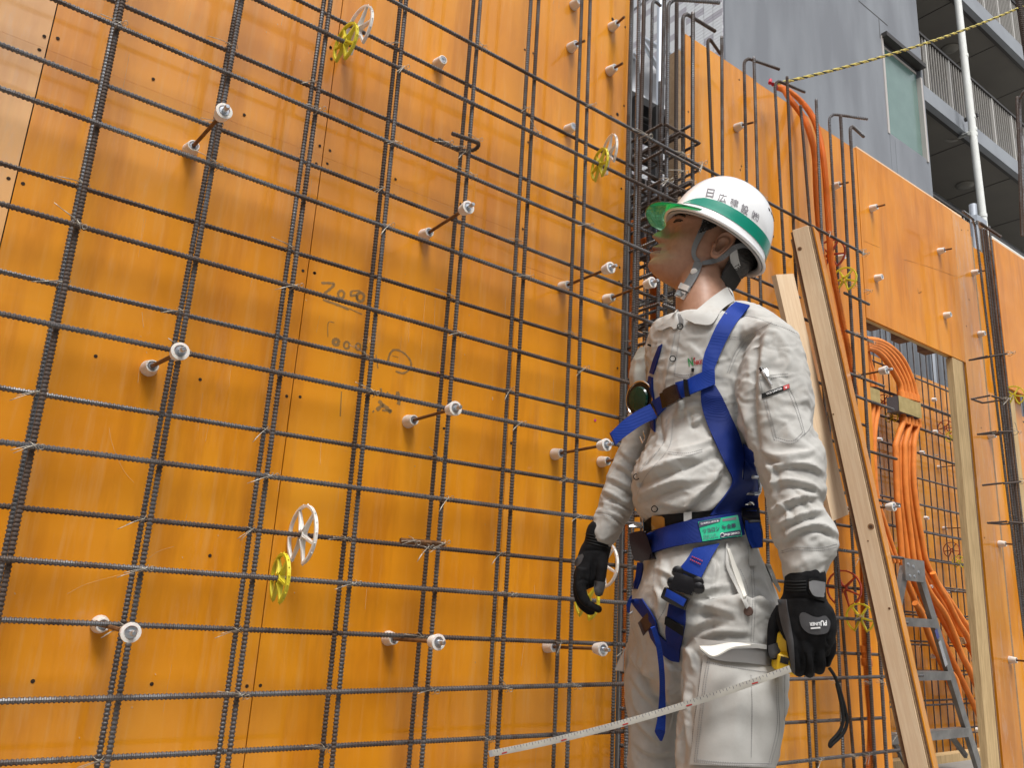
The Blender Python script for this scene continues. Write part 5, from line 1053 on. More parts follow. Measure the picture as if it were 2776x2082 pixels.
# ---------------- head and neck (one continuous body)
Fh = np.array([-.93, .365, .03]); Fh /= np.linalg.norm(Fh); upc = RM@np.array([0, 0, 1.0]); Lh = np.cross(upc, Fh); Lh /= np.linalg.norm(Lh)
Lh = Lh if Lh[2] < 0 else -Lh; Uh = np.cross(Lh, Fh); Uh = Uh if Uh[1] > 0 else -Uh
Fw, Lw, Uw = RM.T@Fh, RM.T@Lh, RM.T@Uh
HEAR = HH(790, 750); Hc = ath(HEAR[0], HEAR[1], 1.435)+0*Fw; Hc = Hc-Lw*.072+Uw*.0305-Fw*.0100; EU = -.0305; EF = .0100   # head centre between the ears
SC = pxm(Hc+Lw*0)
def hd(f, l, u): return Hc+Fw*f+Lw*l+Uw*u
def interp(u, tab): xs_, ys_ = zip(*sorted(tab)); return np.interp(u, xs_, ys_)
PROF = [(-.101, .049), (-.096, .068), (-.093, .086), (-.088, .101), (-.080, .1095), (-.072, .111), (-.063, .1085), (-.056, .1160), (-.050, .1145), (-.0465, .1085), (-.0415, .1170), (-.036, .1140), (-.030, .1065), (-.0247, .1045), (-.0215, .112), (-.0175, .1245), (-.012, .1250), (-.005, .1195), (.003, .1130), (.011, .1065), (.020, .1050), (.029, .1070), (.045, .1055), (.07, .098), (.095, .080), (.115, .045), (.124, .01)]
BASE = [(-.101, .047), (-.096, .066), (-.093, .084), (-.088, .097), (-.080, .1050), (-.070, .1050), (-.060, .1010), (-.045, .1000), (-.030, .0975), (-.015, .0950), (0, .0950), (.011, .0980), (.020, .1035), (.029, .1060), (.045, .1050), (.07, .098), (.095, .080), (.115, .045), (.124, .01)]
WID = [(-.101, .014), (-.096, .020), (-.090, .029), (-.080, .040), (-.065, .0520), (-.045, .0610), (-.02, .0690), (0, .0735), (.02, .0755), (.045, .0750), (.07, .0690), (.095, .054), (.115, .030), (.124, .008)]
BACK = [(-.101, .020), (-.093, .008), (-.08, -.010), (-.06, -.035), (-.04, -.060), (-.02, -.076), (0, -.084), (.03, -.090), (.06, -.084), (.09, -.064), (.115, -.03), (.124, -.005)]
def head_mesh(off=0.0, NU=150, NA=160):
    us = np.linspace(-.101, .124, NU); vs = []
    for u in us:
        ff, pp, w, b = interp(u, BASE), interp(u, PROF), interp(u, WID), interp(u, BACK); fc = b+(ff-b)*.42
        for k in range(NA):
            a = 2*math.pi*k/NA; c, s_ = math.cos(a), math.sin(a)
            e = (1.95+.15*min(1, max(0, (u-.0)/.04))) if c > 0 else 2.0
            rr = 1/((abs(c)**e+abs(s_)**e)**(1/e)); f = fc+((ff-fc) if c > 0 else (fc-b))*c*rr; l = w*s_*rr
            if c > 0:
                al = abs(l); x = l
                sn = interp(u, [(-.10, .02), (-.06, .016), (-.045, .015), (-.03, .010), (-.0247, .009), (-.017, .0085), (-.01, .007), (.0, .0055), (.011, .006), (.03, .02), (.124, .03)])
                bump = (pp-ff)*math.exp(-(l/sn)**2); f += bump
                # nostril wings, eye sockets and lids, cheek, brow, mouth corners
                f += .0065*math.exp(-((al-.0135)/.006)**2-((u+.0185)/.0065)**2)
                f -= .0085*math.exp(-((al-.026)/.013)**2-((u-.004)/.012)**2); f += .0062*math.exp(-((al-.031)/.011)**2-((u-.004)/.0075)**2)
                f += .0030*math.exp(-((al-.030)/.016)**2-((u-.023)/.006)**2); f += .0040*math.exp(-((al-.044)/.016)**2-((u+.020)/.016)**2)
                f -= .0040*math.exp(-((al-.0240)/.006)**2-((u+.0465)/.006)**2); f -= .0022*math.exp(-((al-.012)/.014)**2-((u+.0465)/.0022)**2)
                f -= .0030*math.exp(-((al-.034)/.012)**2-((u+.050)/.014)**2); f += .002*math.exp(-(l/.012)**2-((u+.078)/.010)**2)
            vs.append(hd(f, l, u)+0)
    me_v = np.array(vs)
    fs = [(i*NA+k, i*NA+(k+1) % NA, (i+1)*NA+(k+1) % NA, (i+1)*NA+k) for i in range(NU-1) for k in range(NA)]; fs += [tuple(range(NA))[::-1], tuple((NU-1)*NA+k for k in range(NA))]
    return MB().add([tuple(v) for v in me_v], fs)
hm = head_mesh()
limb(hm, [(1915, 690, 48, 1.500, .05), (1902, 745, 62, 1.500, .056), (1900, 790, 66, 1.495, .060), (1903, 830, 70, 1.485, .064), (1908, 875, 76, 1.48, .07), (1912, 920, 100, 1.48, .08), (1912, 980, 110, 1.48, .08)], 8, 48)
body_me = remesh(hm, .0021, 3, .5, 'body'); body = link('body', body_me, worker, M['skin'])
# ear
def ear_mesh():
    outl = [(.008, -.026), (.002, -.032), (-.007, -.031), (-.013, -.022), (-.020, -.008), (-.027, .008), (-.029, .020), (-.023, .029), (-.012, .031), (-.001, .026), (.005, .016), (.006, .004), (.005, -.008), (.008, -.018)]
    P = catmull(outl+[outl[0]], 4)[:-1]*.92; P[:, 1] += .008; P[:, 0] -= .004; c = np.array([-.007, .004]); n = len(P); vs = []; fs = []
    for t, o_ in ((.0, .003), (.25, .0025), (.42, .004), (.55, .0085), (.66, .0085), (.74, .0065), (.84, .0095), (.93, .0125), (1.0, .0115), (1.03, .008), (.97, .004), (.80, -.004)):
        for k in range(n):
            q = c+(P[k]-c)*t; back = min(1, max(0, (-q[0]+.004)/.030)); lobe = 1 if q[1] > -.012 else .55
            o2 = (o_ if t < .9 else o_*lobe)+.006*back*(t > .3)*(1 if t < 1.02 else .6); vs.append(Hc+Fw*(q[0]+EF)+Lw*(.0690+o2)+Uw*(q[1]+EU))
    for i in range(11):
        for k in range(n): fs.append((i*n+k, i*n+(k+1) % n, (i+1)*n+(k+1) % n, (i+1)*n+k))
    mb = MB().add(vs, fs); mb.tube([earpt(.002, -.004, .004), earpt(.001, .003, .0075), earpt(.003, .009, .004)], [.003, .0040, .003], 8); return mb
def earpt(f, u, out): return Hc+Fw*(f+EF)+Lw*(.070+out)+Uw*(u+EU)
eo = ear_mesh().build('ear', M['skin'], body, True, 180)
# the same ear on the far side, mirrored across the head
em = eo.data.copy(); V_ = vcoords(em); V_ = V_-2*((V_-Hc)@Lw)[:, None]*Lw; setco(em, V_); em.flip_normals(); link('ear', em, body)
# eyes, brow, lips
for sgn in (-1,):
    MB().disc(hd(.0895, .0305*sgn, .0045), Fw*.9+Lw*.35*sgn, [(-.008, .002), (-.005, .0045), (-.001, .0050), (.002, .0040), (.0040, .001)], 16).build('eyeball', M['blk_m'], body, True)
def surf_bvh(objs):
    vs, fs = [], []
    for o in objs:
        V_ = vcoords(o.data); n = len(vs); vs += [Vector(v) for v in V_]; fs += [tuple(i+n for i in p.vertices) for p in o.data.polygons]
    return BVHTree.FromPolygons(vs, fs)
B_head = surf_bvh([body]); B_cloth = surf_bvh([shirt, trousers]); B_all = surf_bvh([shirt, trousers, body])
def hit(bvh, px, py, fallback=None):
    r = ray(px, py); r = r/np.linalg.norm(r); h = bvh.ray_cast(Vector(CAM), Vector(r))
    if h[0] is None: return (None, None) if fallback is None else (CAM+r*fallback, fallback)
    return np.array(h[0]), h[3]
def strap(name, f, L_, R_, m, bvh=None, lift=.003, thick=.002, n=6, cross=4, smooth=6, parent=None, fill=None):
    """webbing laid over the clothes: left and right edge paths; the band bridges hollows and touches ridges"""
    bvh = bvh or B_cloth
    Lp = catmull([f(*p) for p in L_], n) if len(L_) > 2 else np.array([np.array(f(*L_[0]))*(1-t)+np.array(f(*L_[1]))*t for t in np.linspace(0, 1, n*2)])
    Rp = catmull([f(*p) for p in R_], n) if len(R_) > 2 else np.array([np.array(f(*R_[0]))*(1-t)+np.array(f(*R_[1]))*t for t in np.linspace(0, 1, n*2)])
    k = max(len(Lp), len(Rp)); ti = np.linspace(0, 1, k)
    Lp = np.c_[np.interp(ti, np.linspace(0, 1, len(Lp)), Lp[:, 0]), np.interp(ti, np.linspace(0, 1, len(Lp)), Lp[:, 1])]; Rp = np.c_[np.interp(ti, np.linspace(0, 1, len(Rp)), Rp[:, 0]), np.interp(ti, np.linspace(0, 1, len(Rp)), Rp[:, 1])]
    G = np.zeros((k, cross+1)); Q = np.zeros((k, cross+1, 2))
    for i in range(k):
        for j in range(cross+1):
            q = Lp[i]+(Rp[i]-Lp[i])*j/cross; Q[i, j] = q; h, d = hit(bvh, *q); G[i, j] = d if d is not None else np.nan
    if np.isnan(G).all(): return None
    med = np.nanmedian(G)
    for i in range(k):
        row = G[i]; 
        if np.isnan(row).all(): row[:] = np.nan
        else:
            mrow = np.nanmin(row); row[np.isnan(row)] = mrow+.004
    base = np.nanmin(G, axis=1); ok = ~np.isnan(base); base = np.interp(np.arange(k), np.where(ok)[0], base[ok]) if ok.any() else np.full(k, med)
    for i in range(k):
        G[i][np.isnan(G[i])] = base[i]
    G0 = G.copy()
    for _ in range(smooth):
        Gs = G.copy(); Gs[1:-1] = (G[:-2]+2*G[1:-1]+G[2:])/4; Gs[:, 1:-1] = (Gs[:, :-2]+2*Gs[:, 1:-1]+Gs[:, 2:])/4; G = np.minimum(Gs, G0)
    for _ in range(2): Gs = G.copy(); Gs[1:-1] = (G[:-2]+2*G[1:-1]+G[2:])/4; G = Gs
    G = G-lift; pts = np.zeros((k, cross+1, 3)); 
    for i in range(k):
        for j in range(cross+1):
            r = ray(*Q[i, j]); r /= np.linalg.norm(r); pts[i, j] = CAM+r*G[i, j]
    return sheet_mesh(name, pts, m, thick, parent if parent is not None else harness)
def sheet_mesh(name, pts, m, thick, parent, smooth=True):
    k, c = pts.shape[:2]; nrm = np.zeros_like(pts); 
    du = np.gradient(pts, axis=0); dv = np.gradient(pts, axis=1); nrm = np.cross(du, dv); nrm /= np.linalg.norm(nrm, axis=2)[:, :, None]+1e-12
    s_ = np.sign(np.einsum('ijk,ijk->ij', nrm, CAM-pts)); s_[s_ == 0] = 1; nrm *= s_[:, :, None]
    top = pts+nrm*thick/2; bot = pts-nrm*thick/2; mb = MB(); n = k*c; vs = list(top.reshape(-1, 3))+list(bot.reshape(-1, 3)); fs = []
    I = lambda i, j: i*c+j
    for i in range(k-1):
        for j in range(c-1): fs += [(I(i, j), I(i, j+1), I(i+1, j+1), I(i+1, j)), (n+I(i, j), n+I(i+1, j), n+I(i+1, j+1), n+I(i, j+1))]
    edge = [I(i, 0) for i in range(k)]+[I(k-1, j) for j in range(1, c)]+[I(i, c-1) for i in range(k-2, -1, -1)]+[I(0, j) for j in range(c-2, 0, -1)]
    for a, b in zip(edge, edge[1:]+edge[:1]): fs.append((a, b, n+b, n+a))
    mb.add(vs, fs); return mb.build(name, m, parent, smooth, 50)
def free_strap(name, f, L_, R_, hs, m, thick=.0022, n=6, parent=None):
    Lp = catmull([f(*p) for p in L_], n); Rp = catmull([f(*p) for p in R_], n); hh = np.interp(np.linspace(0, 1, len(Lp)), np.linspace(0, 1, len(hs)), hs); pts = np.array([[ath(*(a+(b-a)*t), h) for t in (0, .5, 1)] for a, b, h in zip(Lp, Rp, hh)])
    return sheet_mesh(name, pts, m, thick, parent if parent is not None else harness)
harness = thing('harness', None, None, (1.15, -.66, .1)); del_keys = [k for k in harness.keys()]; harness.parent = worker; harness.location = Vector((1.15, -.66, .1))-worker.location; harness['label'] = 'blue full body safety harness with black buckles'
def slab(name, f, quad, m, bvh=None, lift=.006, thick=.006, parent=None, n=5, bulge=0):
    """stiff piece on the body: quad corners TL, TR, BR, BL"""
    bvh = bvh or B_cloth; q = [np.array(f(*p)) for p in quad]; P = []
    c = sum(q)/4; _, d = hit(bvh, *c)
    ds = [hit(bvh, *(c+(x-c)*.7))[1] for x in q]; ds = [x if x is not None else d for x in ds]
    if d is None: d = min([x for x in ds if x is not None] or [1.4])
    ds = [min(x if x is not None else d, d+.02) for x in ds]
    # best plane through the corner depths
    pts = np.zeros((n, n, 3))
    for i in range(n):
        for j in range(n):
            u, v = j/(n-1), i/(n-1); px = q[0]*(1-u)*(1-v)+q[1]*u*(1-v)+q[2]*u*v+q[3]*(1-u)*v; dd = ds[0]*(1-u)*(1-v)+ds[1]*u*(1-v)+ds[2]*u*v+ds[3]*(1-u)*v
            dd = min(dd, d+.01)-lift-bulge*(math.sin(math.pi*u)*math.sin(math.pi*v))**.5; r = ray(*px); pts[i, j] = CAM+r/np.linalg.norm(r)*dd
    return sheet_mesh(name, pts, m, thick, parent if parent is not None else harness, bulge > 0)
def line_on(name, f, pts, m, w=.0016, bvh=None, lift=.0008, dash=None, parent=None, mb_=None):
    """thin thread or wire lying on the surface"""
    bvh = bvh or B_cloth; P = catmull([f(*p) for p in pts], 10) if len(pts) > 2 else np.array([np.array(f(*pts[0]))*(1-t)+np.array(f(*pts[1]))*t for t in np.linspace(0, 1, 12)]); W_ = []
    for q in P:
        h, d = hit(bvh, *q)
        if h is not None: r = ray(*q); W_.append(h-r/np.linalg.norm(r)*lift)
    if len(W_) < 2: return None
    W_ = resample(W_, .0017 if dash else .004); mb = mb_ or MB()
    if dash:
        i = 0
        while i+1 < len(W_):
            mb.tube([W_[i], W_[i+1]], w/2, 4); i += 2
    else: mb.tube(list(W_), w/2, 5)
    if mb_ is not None: return None
    return mb.build(name, m, parent, True)
# ---------------- hair, brows, lips
def shell_of(me, sel, off, name, m, parent, thick=True):
    V_ = vcoords(me); Nn = vnormals(me); rel = V_-Hc; f, l, u = rel@Fw, rel@Lw, rel@Uw; keep = sel(f, l, u); fs = [tuple(p.vertices) for p in me.polygons if all(keep[i] for i in p.vertices)]
    used = sorted({i for t in fs for i in t}); mp = {v: i for i, v in enumerate(used)}; jit = rng.normal(0, .0006, len(used))
    vs = [V_[i]+Nn[i]*(off+jit[k]) for k, i in enumerate(used)]; return MB().add(vs, [tuple(mp[i] for i in t) for t in fs]).build(name, m, parent, True, 180)
Hs_ = Hc
hair_sel = lambda f, l, u: (u > .034-.010*(abs(l) > .05)) & (u < .2) & (f < .090) | ((f < -.022) & (u > -.050-.2*np.maximum(0, -.06-f)) & (abs(l) > -1)) & (u < .2) & (f > -.2) | ((f > .018) & (f < .046) & (abs(l) > .055) & (u > .010-.8*(f-.018)))
hair_o = shell_of(body_me, hair_sel, .0045, 'hair', M['hair'], worker)
nape = MB(); 
for k in range(26):
    t = k/25; base_ = hd(-.030-.035*t, .058-.045*t, -.045); tip = base_-Uw*(.030+.006*rng.rand())+Fw*(.006)-Lw*.002; nape.tube([base_+Lw*.003, (base_+tip)/2+Lw*.004, tip], [.0055, .0050, .0012], 6)
nape.build('hair_strand', M['hair'], worker, True)
line_on('eyebrow', HH, [(498, 508), (530, 500), (575, 515)], M['hair'], .0048, B_head, .0006, parent=body)
line_on('eyelash', HH, [(486, 558), (508, 541), (535, 538), (556, 548)], M['hair'], .0022, B_head, .0006, parent=body); line_on('eye_crease', HH, [(492, 548), (512, 530), (545, 528)], mat('lid_crease', (.20, .09, .06), .6), .0010, B_head, .0001, parent=body); line_on('eye_slit', HH, [(490, 560), (515, 549), (545, 551)], M['hair'], .0036, B_head, -.0002, parent=body)
line_on('lip_line', HH, [(352, 757), (372, 762), (386, 766)], M['lip'], .0014, B_head, .0001, parent=body)
V_ = vcoords(body_me); rel = V_-Hc; f_, l_, u_ = rel@Fw, rel@Lw, rel@Uw
lipm = (f_ > .098) & (abs(l_) < .019) & (u_ < -.0385) & (u_ > -.0555); body_me.materials.append(M['lip']); mi = np.zeros(len(body_me.polygons), np.int32)
for p in body_me.polygons:
    if all(lipm[i] for i in p.vertices): mi[p.index] = 1
body_me.polygons.foreach_set('material_index', mi)

# ---------------- helmet
TILT, ROLLH = .2126, -.1372
FH = Fw*math.cos(TILT)+Uw*math.sin(TILT); UH0 = -Fw*math.sin(TILT)+Uw*math.cos(TILT); LHd = Lw*math.cos(ROLLH)+UH0*math.sin(ROLLH); UH = -Lw*math.sin(ROLLH)+UH0*math.cos(ROLLH)
Hc0 = Hc-Uw*.0305+Fw*.0100
HM = Hc0+FH*.0038+LHd*.0221+UH*.0377
def hp(f, l, u): return HM+FH*f+LHd*l+UH*u
AL, AW, AH = .1051, .0950, .1302
def dome(phi, th, s_=1.0, add=0.0):
    """phi round the head (0 = front), th from rim 0 to crown pi/2"""
    c, sn = math.cos(phi), math.sin(phi); r = math.cos(th)**.72; zf = math.sin(th)**.95
    ridge = .0035*math.exp(-(sn/.16)**2)*max(0, c)*math.sin(2*th)       # raised centre line at the front
    fl = .006*max(0, 1-th/.16)**2                                    # rim flares outwards
    f = AL*c*r*s_+.006*math.sin(th); l = AW*sn*r*s_; u = AH*zf*s_+ridge
    return hp(f+c*fl+add*c*r, l+sn*fl+add*sn*r, u+add*zf)
NP_, NT = 96, 34
def dome_mesh(s_, m, name, parent, add=0, t0=0.0):
    vs = [dome(2*math.pi*k/NP_, t0+(math.pi/2-.02-t0)*(i/NT)**1.3, s_, add) for i in range(NT+1) for k in range(NP_)]
    fs = [(i*NP_+k, i*NP_+(k+1) % NP_, (i+1)*NP_+(k+1) % NP_, (i+1)*NP_+k) for i in range(NT) for k in range(NP_)]+[tuple(NT*NP_+k for k in range(NP_))]
    mb = MB().add(vs, fs); o = mb.build(name, m, parent, True, 180); return o
helm = dome_mesh(1.0, M['helmet'], 'helmet', worker)
lin = dome_mesh(.975, mat('helmet_liner', (.035, .035, .036), .7), 'liner', helm, -.001)
rimp = [(dome(2*math.pi*k/64, .02)+dome(2*math.pi*k/64, .0))/2-UH*.001 for k in range(65)]; MB().tube(rimp, .0032, 8, False).build('rim', M['helmet'], helm, True)
rimb = MB(); bd0 = [dome(2*math.pi*k/64, .02, .93)-UH*.004 for k in range(65)]; rimb.tube(bd0, .006, 8, False, flat=.5); rimb.build('headband', mat('headband_grey', (.35, .35, .35), .6), helm, True)
B_helm = surf_bvh([helm])
# green band between two latitudes, from the temple round the back
def band_part(name, ph0, ph1, tlo, thi, m, add=.0007, n=90, c=5):
    pts = np.array([[dome(ph0+(ph1-ph0)*i/n, tlo(i/n)+(thi(i/n)-tlo(i/n))*j/c, 1.0, add) for j in range(c+1)] for i in range(n+1)]); return sheet_mesh(name, pts, m, .0003, helm)
sgL = 1
BT = lambda ph: float(np.interp(min(ph, 2*math.pi-ph), [.5, .62, .92, 1.28, 3.15], [.125, .18, .262, .292, .315]))
band_part('green_band', .5, 2*math.pi-.5, lambda t: .118, lambda t: BT(.5+(2*math.pi-1.0)*t), M['green'])
for ph in (2.35, 2.5, 2.65, 2.8):
    MB().disc(dome(ph, .80, 1, -.002), dome(ph, .8, 1, .01)-dome(ph, .8), [(0, .004), (.0026, .004)], 8).build('vent', M['hole'], helm)
# lettering: helmet, sleeve, chest, label, glove
def text_on(name, body_txt, f, p0, p1, height, m, bvh, parent, lift=.0007, bold=0.0, slant=0, up=None, sx=1.0):
    """flat print laid on a surface: baseline from p0 to p1 (photo points), capital height in photo pixels"""
    cu = bpy.data.curves.new('t', 'FONT'); cu.body = body_txt; cu.size = 1; cu.offset = bold; o = bpy.data.objects.new('t', cu); COL.objects.link(o)
    dg = bpy.context.evaluated_depsgraph_get(); me = o.evaluated_get(dg).to_mesh(); V_ = np.array([v.co[:] for v in me.vertices]); F_ = [tuple(p.vertices) for p in me.polygons]; o.evaluated_get(dg).to_mesh_clear(); bpy.data.objects.remove(o)
    if len(V_) == 0: return None
    p0, p1 = np.array(f(*p0)), np.array(f(*p1)); x0, x1 = V_[:, 0].min(), V_[:, 0].max(); e = p1-p0; L0 = np.linalg.norm(e); e /= L0; nrm = np.array([e[1], -e[0]]) if up is None else np.array(up, float)/np.linalg.norm(up)
    tri = []
    for t in F_:
        for k in range(1, len(t)-1): tri.append((t[0], t[k], t[k+1]))
    Vl = [tuple(v[:2]) for v in V_]
    for _ in range(2):
        mid_ = {}; nt_ = []
        def mp_(a, b):
            kk = (min(a, b), max(a, b))
            if kk not in mid_: Vl.append(((Vl[a][0]+Vl[b][0])/2, (Vl[a][1]+Vl[b][1])/2)); mid_[kk] = len(Vl)-1
            return mid_[kk]
        for a, b, c in tri: x, y, z = mp_(a, b), mp_(b, c), mp_(c, a); nt_ += [(a, x, z), (x, b, y), (z, y, c), (x, y, z)]
        tri = nt_
    V_ = np.array(Vl); F_ = tri
    ym = V_[:, 1].max(); sc_ = L0/(x1-x0); out = []; ok = True
    for v in V_:
        q = p0+e*(v[0]-x0)*sc_+nrm*(v[1]/max(ym, .01)*height); h, d = hit(bvh, *q)
        if h is None: ok = False; h = out[-1] if out else ath(q[0], q[1], 1.4)
        r = ray(*q); out.append(np.array(h)-r/np.linalg.norm(r)*lift)
    return MB().add(out, F_).build(name, m, parent)
hl_ = [('日', (728, 360), (785, 368)), ('広', (815, 390), (880, 408)), ('建', (905, 428), (968, 452)), ('設', (990, 470), (1042, 502)), ('㈱', (1070, 520), (1120, 556))]
for ch, q0, q1 in hl_: text_on('lettering', ch, HH, q0, q1, 21, M['grey_ink'], B_helm, helm, .0012, .012, up=(.22, -.97))
# visor: curved green shield in front of the eyes
vp = []
for i in range(49):
    ph = -.95+1.98*i/48; e_ = min(1, max(0, (ph+.95)/.35))**.6*min(1, max(.12, (1.03-ph)/.45))**.7; w_ = .040*max(0, math.cos(ph*.95))**.4*e_+.001; inn = dome(ph, .035, 1.0, -.001); dr_ = FH*math.cos(ph*.6)+LHd*math.sin(ph*.6)
    vp.append([inn+dr_*(w_*t)-UH*(.55*w_*t*(.6+.4*t))+UH*.004 for t in np.linspace(0, 1, 9)])
vis = sheet_mesh('visor', np.array(vp), M['visor'], .0012, helm)
edge = [r[0] for r in vp]; MB().tube(edge, .0012, 6).build('visor_rim', M['visor_rim'], vis, True)
edge = [r[-1] for r in vp]; MB().tube(edge, .0009, 5).build('visor_edge', M['visor_rim'], vis, True)
fr_pts = [HH(500, 432), HH(560, 452), HH(660, 488)]
# chin strap
B_hh = surf_bvh([body, helm]); B_face = B_head
def world_bvh(objs):
    vs, fs = [], []
    for o in objs:
        w_ = wloc(o); V_ = vcoords(o.data); n = len(vs); vs += [Vector(v)+w_ for v in V_]; fs += [tuple(i+n for i in p.vertices) for p in o.data.polygons]
    return BVHTree.FromPolygons(vs, fs)
B_ear = world_bvh([body, hair_o]); VIS_H = None
st1 = strap('chin_strap', HH, [(705, 530), (690, 590), (662, 650), (625, 740), (622, 810), (650, 862)], [(765, 545), (738, 610), (705, 665), (662, 750), (655, 805), (690, 850)], M['web_g'], B_head, .0035, .0014, parent=helm, smooth=10)
st2 = strap('chin_strap', HH, [(1080, 735), (1000, 715), (930, 735), (860, 795), (780, 830), (700, 852)], [(1090, 775), (1010, 750), (940, 775), (870, 835), (790, 868), (705, 880)], M['web_g'], B_ear, .0060, .0014, parent=helm, smooth=10)
st3 = strap('chin_strap', HH, [(645, 850), (615, 930), (565, 1015), (500, 1100)], [(708, 862), (675, 950), (622, 1040), (560, 1125)], M['web_g'], B_head, .005, .0016, parent=helm, smooth=12)
st4 = strap('nape_strap', HH, [(905, 780), (915, 860), (935, 920), (925, 985)], [(960, 755), (975, 840), (988, 890), (975, 960)], mat('white_strap', (.45, .45, .44), .7), B_head, .006, .0014, parent=helm, smooth=8)
hs_, d_s = hit(B_head, *HH(640, 930)); dirv = CAM-hs_; dirv /= np.linalg.norm(dirv)
MB().disc(hs_+dirv*.006, dirv, [(0, .0068), (.0025, .0062), (.0032, .003)], 16).build('snap', M['white_pl'], helm, True)
M['buckle_w'] = mat('pale_grey_buckle', (.66, .66, .65), .4)
slab('buckle', HH, [(545, 1012), (612, 1042), (596, 1080), (522, 1052)], M['buckle_w'], B_head, .008, .007, parent=helm); slab('buckle', HH, [(515, 1062), (585, 1090), (558, 1140), (492, 1108)], M['buckle_w'], B_head, .008, .006, parent=helm)
slab('buckle_slot', HH, [(520, 1075), (566, 1094), (558, 1112), (508, 1092)], M['web_g'], B_head, .0125, .003, parent=helm)

def shift_bvh(o):
    wl_ = wloc(o); vs = [Vector(v) for v in vcoords(o.data)]; return BVHTree.FromPolygons(vs, [tuple(p.vertices) for p in o.data.polygons])
def decal(name, f, quad, bvh, m, parent, lift=.0012, n=10):
    q = [np.array(f(*p)) for p in quad]; pts = np.zeros((n, n, 3)); last = None
    for i in range(n):
        for j in range(n):
            u, v = j/(n-1), i/(n-1); px = q[0]*(1-u)*(1-v)+q[1]*u*(1-v)+q[2]*u*v+q[3]*(1-u)*v; h, d = hit(bvh, *px)
            d = d if d is not None else (last or 1.4); last = d; r = ray(*px); pts[i, j] = CAM+r/np.linalg.norm(r)*(d-lift)
    return sheet_mesh(name, pts, m, .0003, parent)
# ---------------- collar and shirt details
def poly_h(name, f, rows, hs, m, parent, thick=.0022, n=5, B=None, lift=.004):
    """free cloth flap: rows of photo points with given distances"""
    pts = []
    for r_, h_ in zip(rows, hs):
        c = catmull([f(*p) for p in r_], n) if len(r_) > 2 else np.array([f(*p) for p in r_]); hh = np.interp(np.linspace(0, 1, len(c)), np.linspace(0, 1, len(h_)), h_); pts.append([ath(q[0], q[1], h) for q, h in zip(c, hh)])
    return sheet_mesh(name, np.array(pts), m, thick, parent)
B_sb = surf_bvh([shirt, body])
strap('collar', HH, [(888, 1046), (800, 1105), (690, 1195), (574, 1288)], [(940, 1150), (850, 1215), (770, 1325), (648, 1322)], M['cloth'], B_sb, .007, .003, smooth=14, parent=shirt, cross=6)
strap('collar', HH, [(888, 1046), (905, 1055), (930, 1090)], [(870, 1090), (915, 1130), (940, 1150)], M['cloth'], B_sb, .007, .003, smooth=8, parent=shirt)
strap('collar', HH, [(512, 1212), (480, 1262), (425, 1322), (345, 1366)], [(526, 1340), (494, 1362), (462, 1345), (400, 1372)], M['cloth'], B_sb, .004, .003, smooth=12, parent=shirt, cross=5)
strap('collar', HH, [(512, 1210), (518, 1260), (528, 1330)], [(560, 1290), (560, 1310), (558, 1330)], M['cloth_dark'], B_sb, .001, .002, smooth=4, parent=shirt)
sm = MB()
for pts in [[(545, 245), (505, 450), (478, 600)], [(575, 240), (548, 450), (530, 610)], [(490, 800), (470, 950), (340, 1110), (262, 1200)], [(530, 800), (505, 980), (360, 1160), (300, 1285)],
            [(870, 265), (990, 268), (1060, 230), (1165, 175)], [(870, 278), (985, 282), (1050, 250)], [(985, 290), (930, 370), (880, 500)], [(1000, 300), (945, 380), (893, 505)], [(960, 130), (1050, 140), (1160, 180), (1260, 215), (1335, 250)],
            [(1090, 520), (1180, 512), (1275, 503)], [(1095, 545), (1180, 530), (1278, 520)], [(1115, 670), (1150, 800), (1182, 928)], [(1130, 665), (1165, 795), (1195, 918)], [(1182, 928), (1300, 952), (1380, 890)], [(1195, 915), (1298, 936), (1366, 882)], [(1380, 890), (1350, 780), (1318, 680), (1283, 600)], [(1366, 882), (1335, 780), (1303, 690), (1270, 610)],
            [(540, 500), (600, 512), (720, 502)], [(540, 515), (600, 527), (720, 518)], [(400, 470), (455, 500), (460, 515)], [(500, 1020), (620, 1030), (720, 1005)], [(505, 1008), (620, 1016), (720, 992)], [(1440, 770), (1415, 850), (1375, 900)],
            [(1230, 1645), (1330, 1620), (1470, 1625), (1590, 1600)], [(1225, 1660), (1330, 1636), (1470, 1642), (1590, 1618)], [(35, 1395), (110, 1405), (190, 1445), (250, 1495)], [(30, 1408), (105, 1420), (185, 1460), (240, 1512)], [(1090, 540), (1110, 640)], [(1078, 545), (1098, 640)]]:
    line_on('', K, pts, None, .0011, B_cloth, .0006, dash=True, mb_=sm)
for pts in [[(1060, 300), (1065, 400), (1075, 440)], [(1150, 440), (1195, 560), (1185, 690)], [(1210, 270), (1212, 400), (1225, 640), (1215, 880)], [(1222, 270), (1226, 400), (1240, 640), (1230, 880)], [(620, 370), (618, 480), (605, 600)], [(915, 980), (890, 1200), (860, 1400), (845, 1620)], [(930, 975), (905, 1200), (876, 1400), (858, 1620)], [(850, 1625), (1000, 1645), (1200, 1660)], [(880, 865), (1000, 888), (1200, 895), (1310, 905)], [(1425, 1000), (1420, 1250), (1425, 1450)], [(730, 450), (700, 640), (640, 760)], [(945, 975), (1100, 1010), (1180, 1040)]]:
    line_on('', LL, pts, None, .0011, B_cloth, .0006, dash=True, mb_=sm)
sm.build('stitching', M['stitch'], shirt)
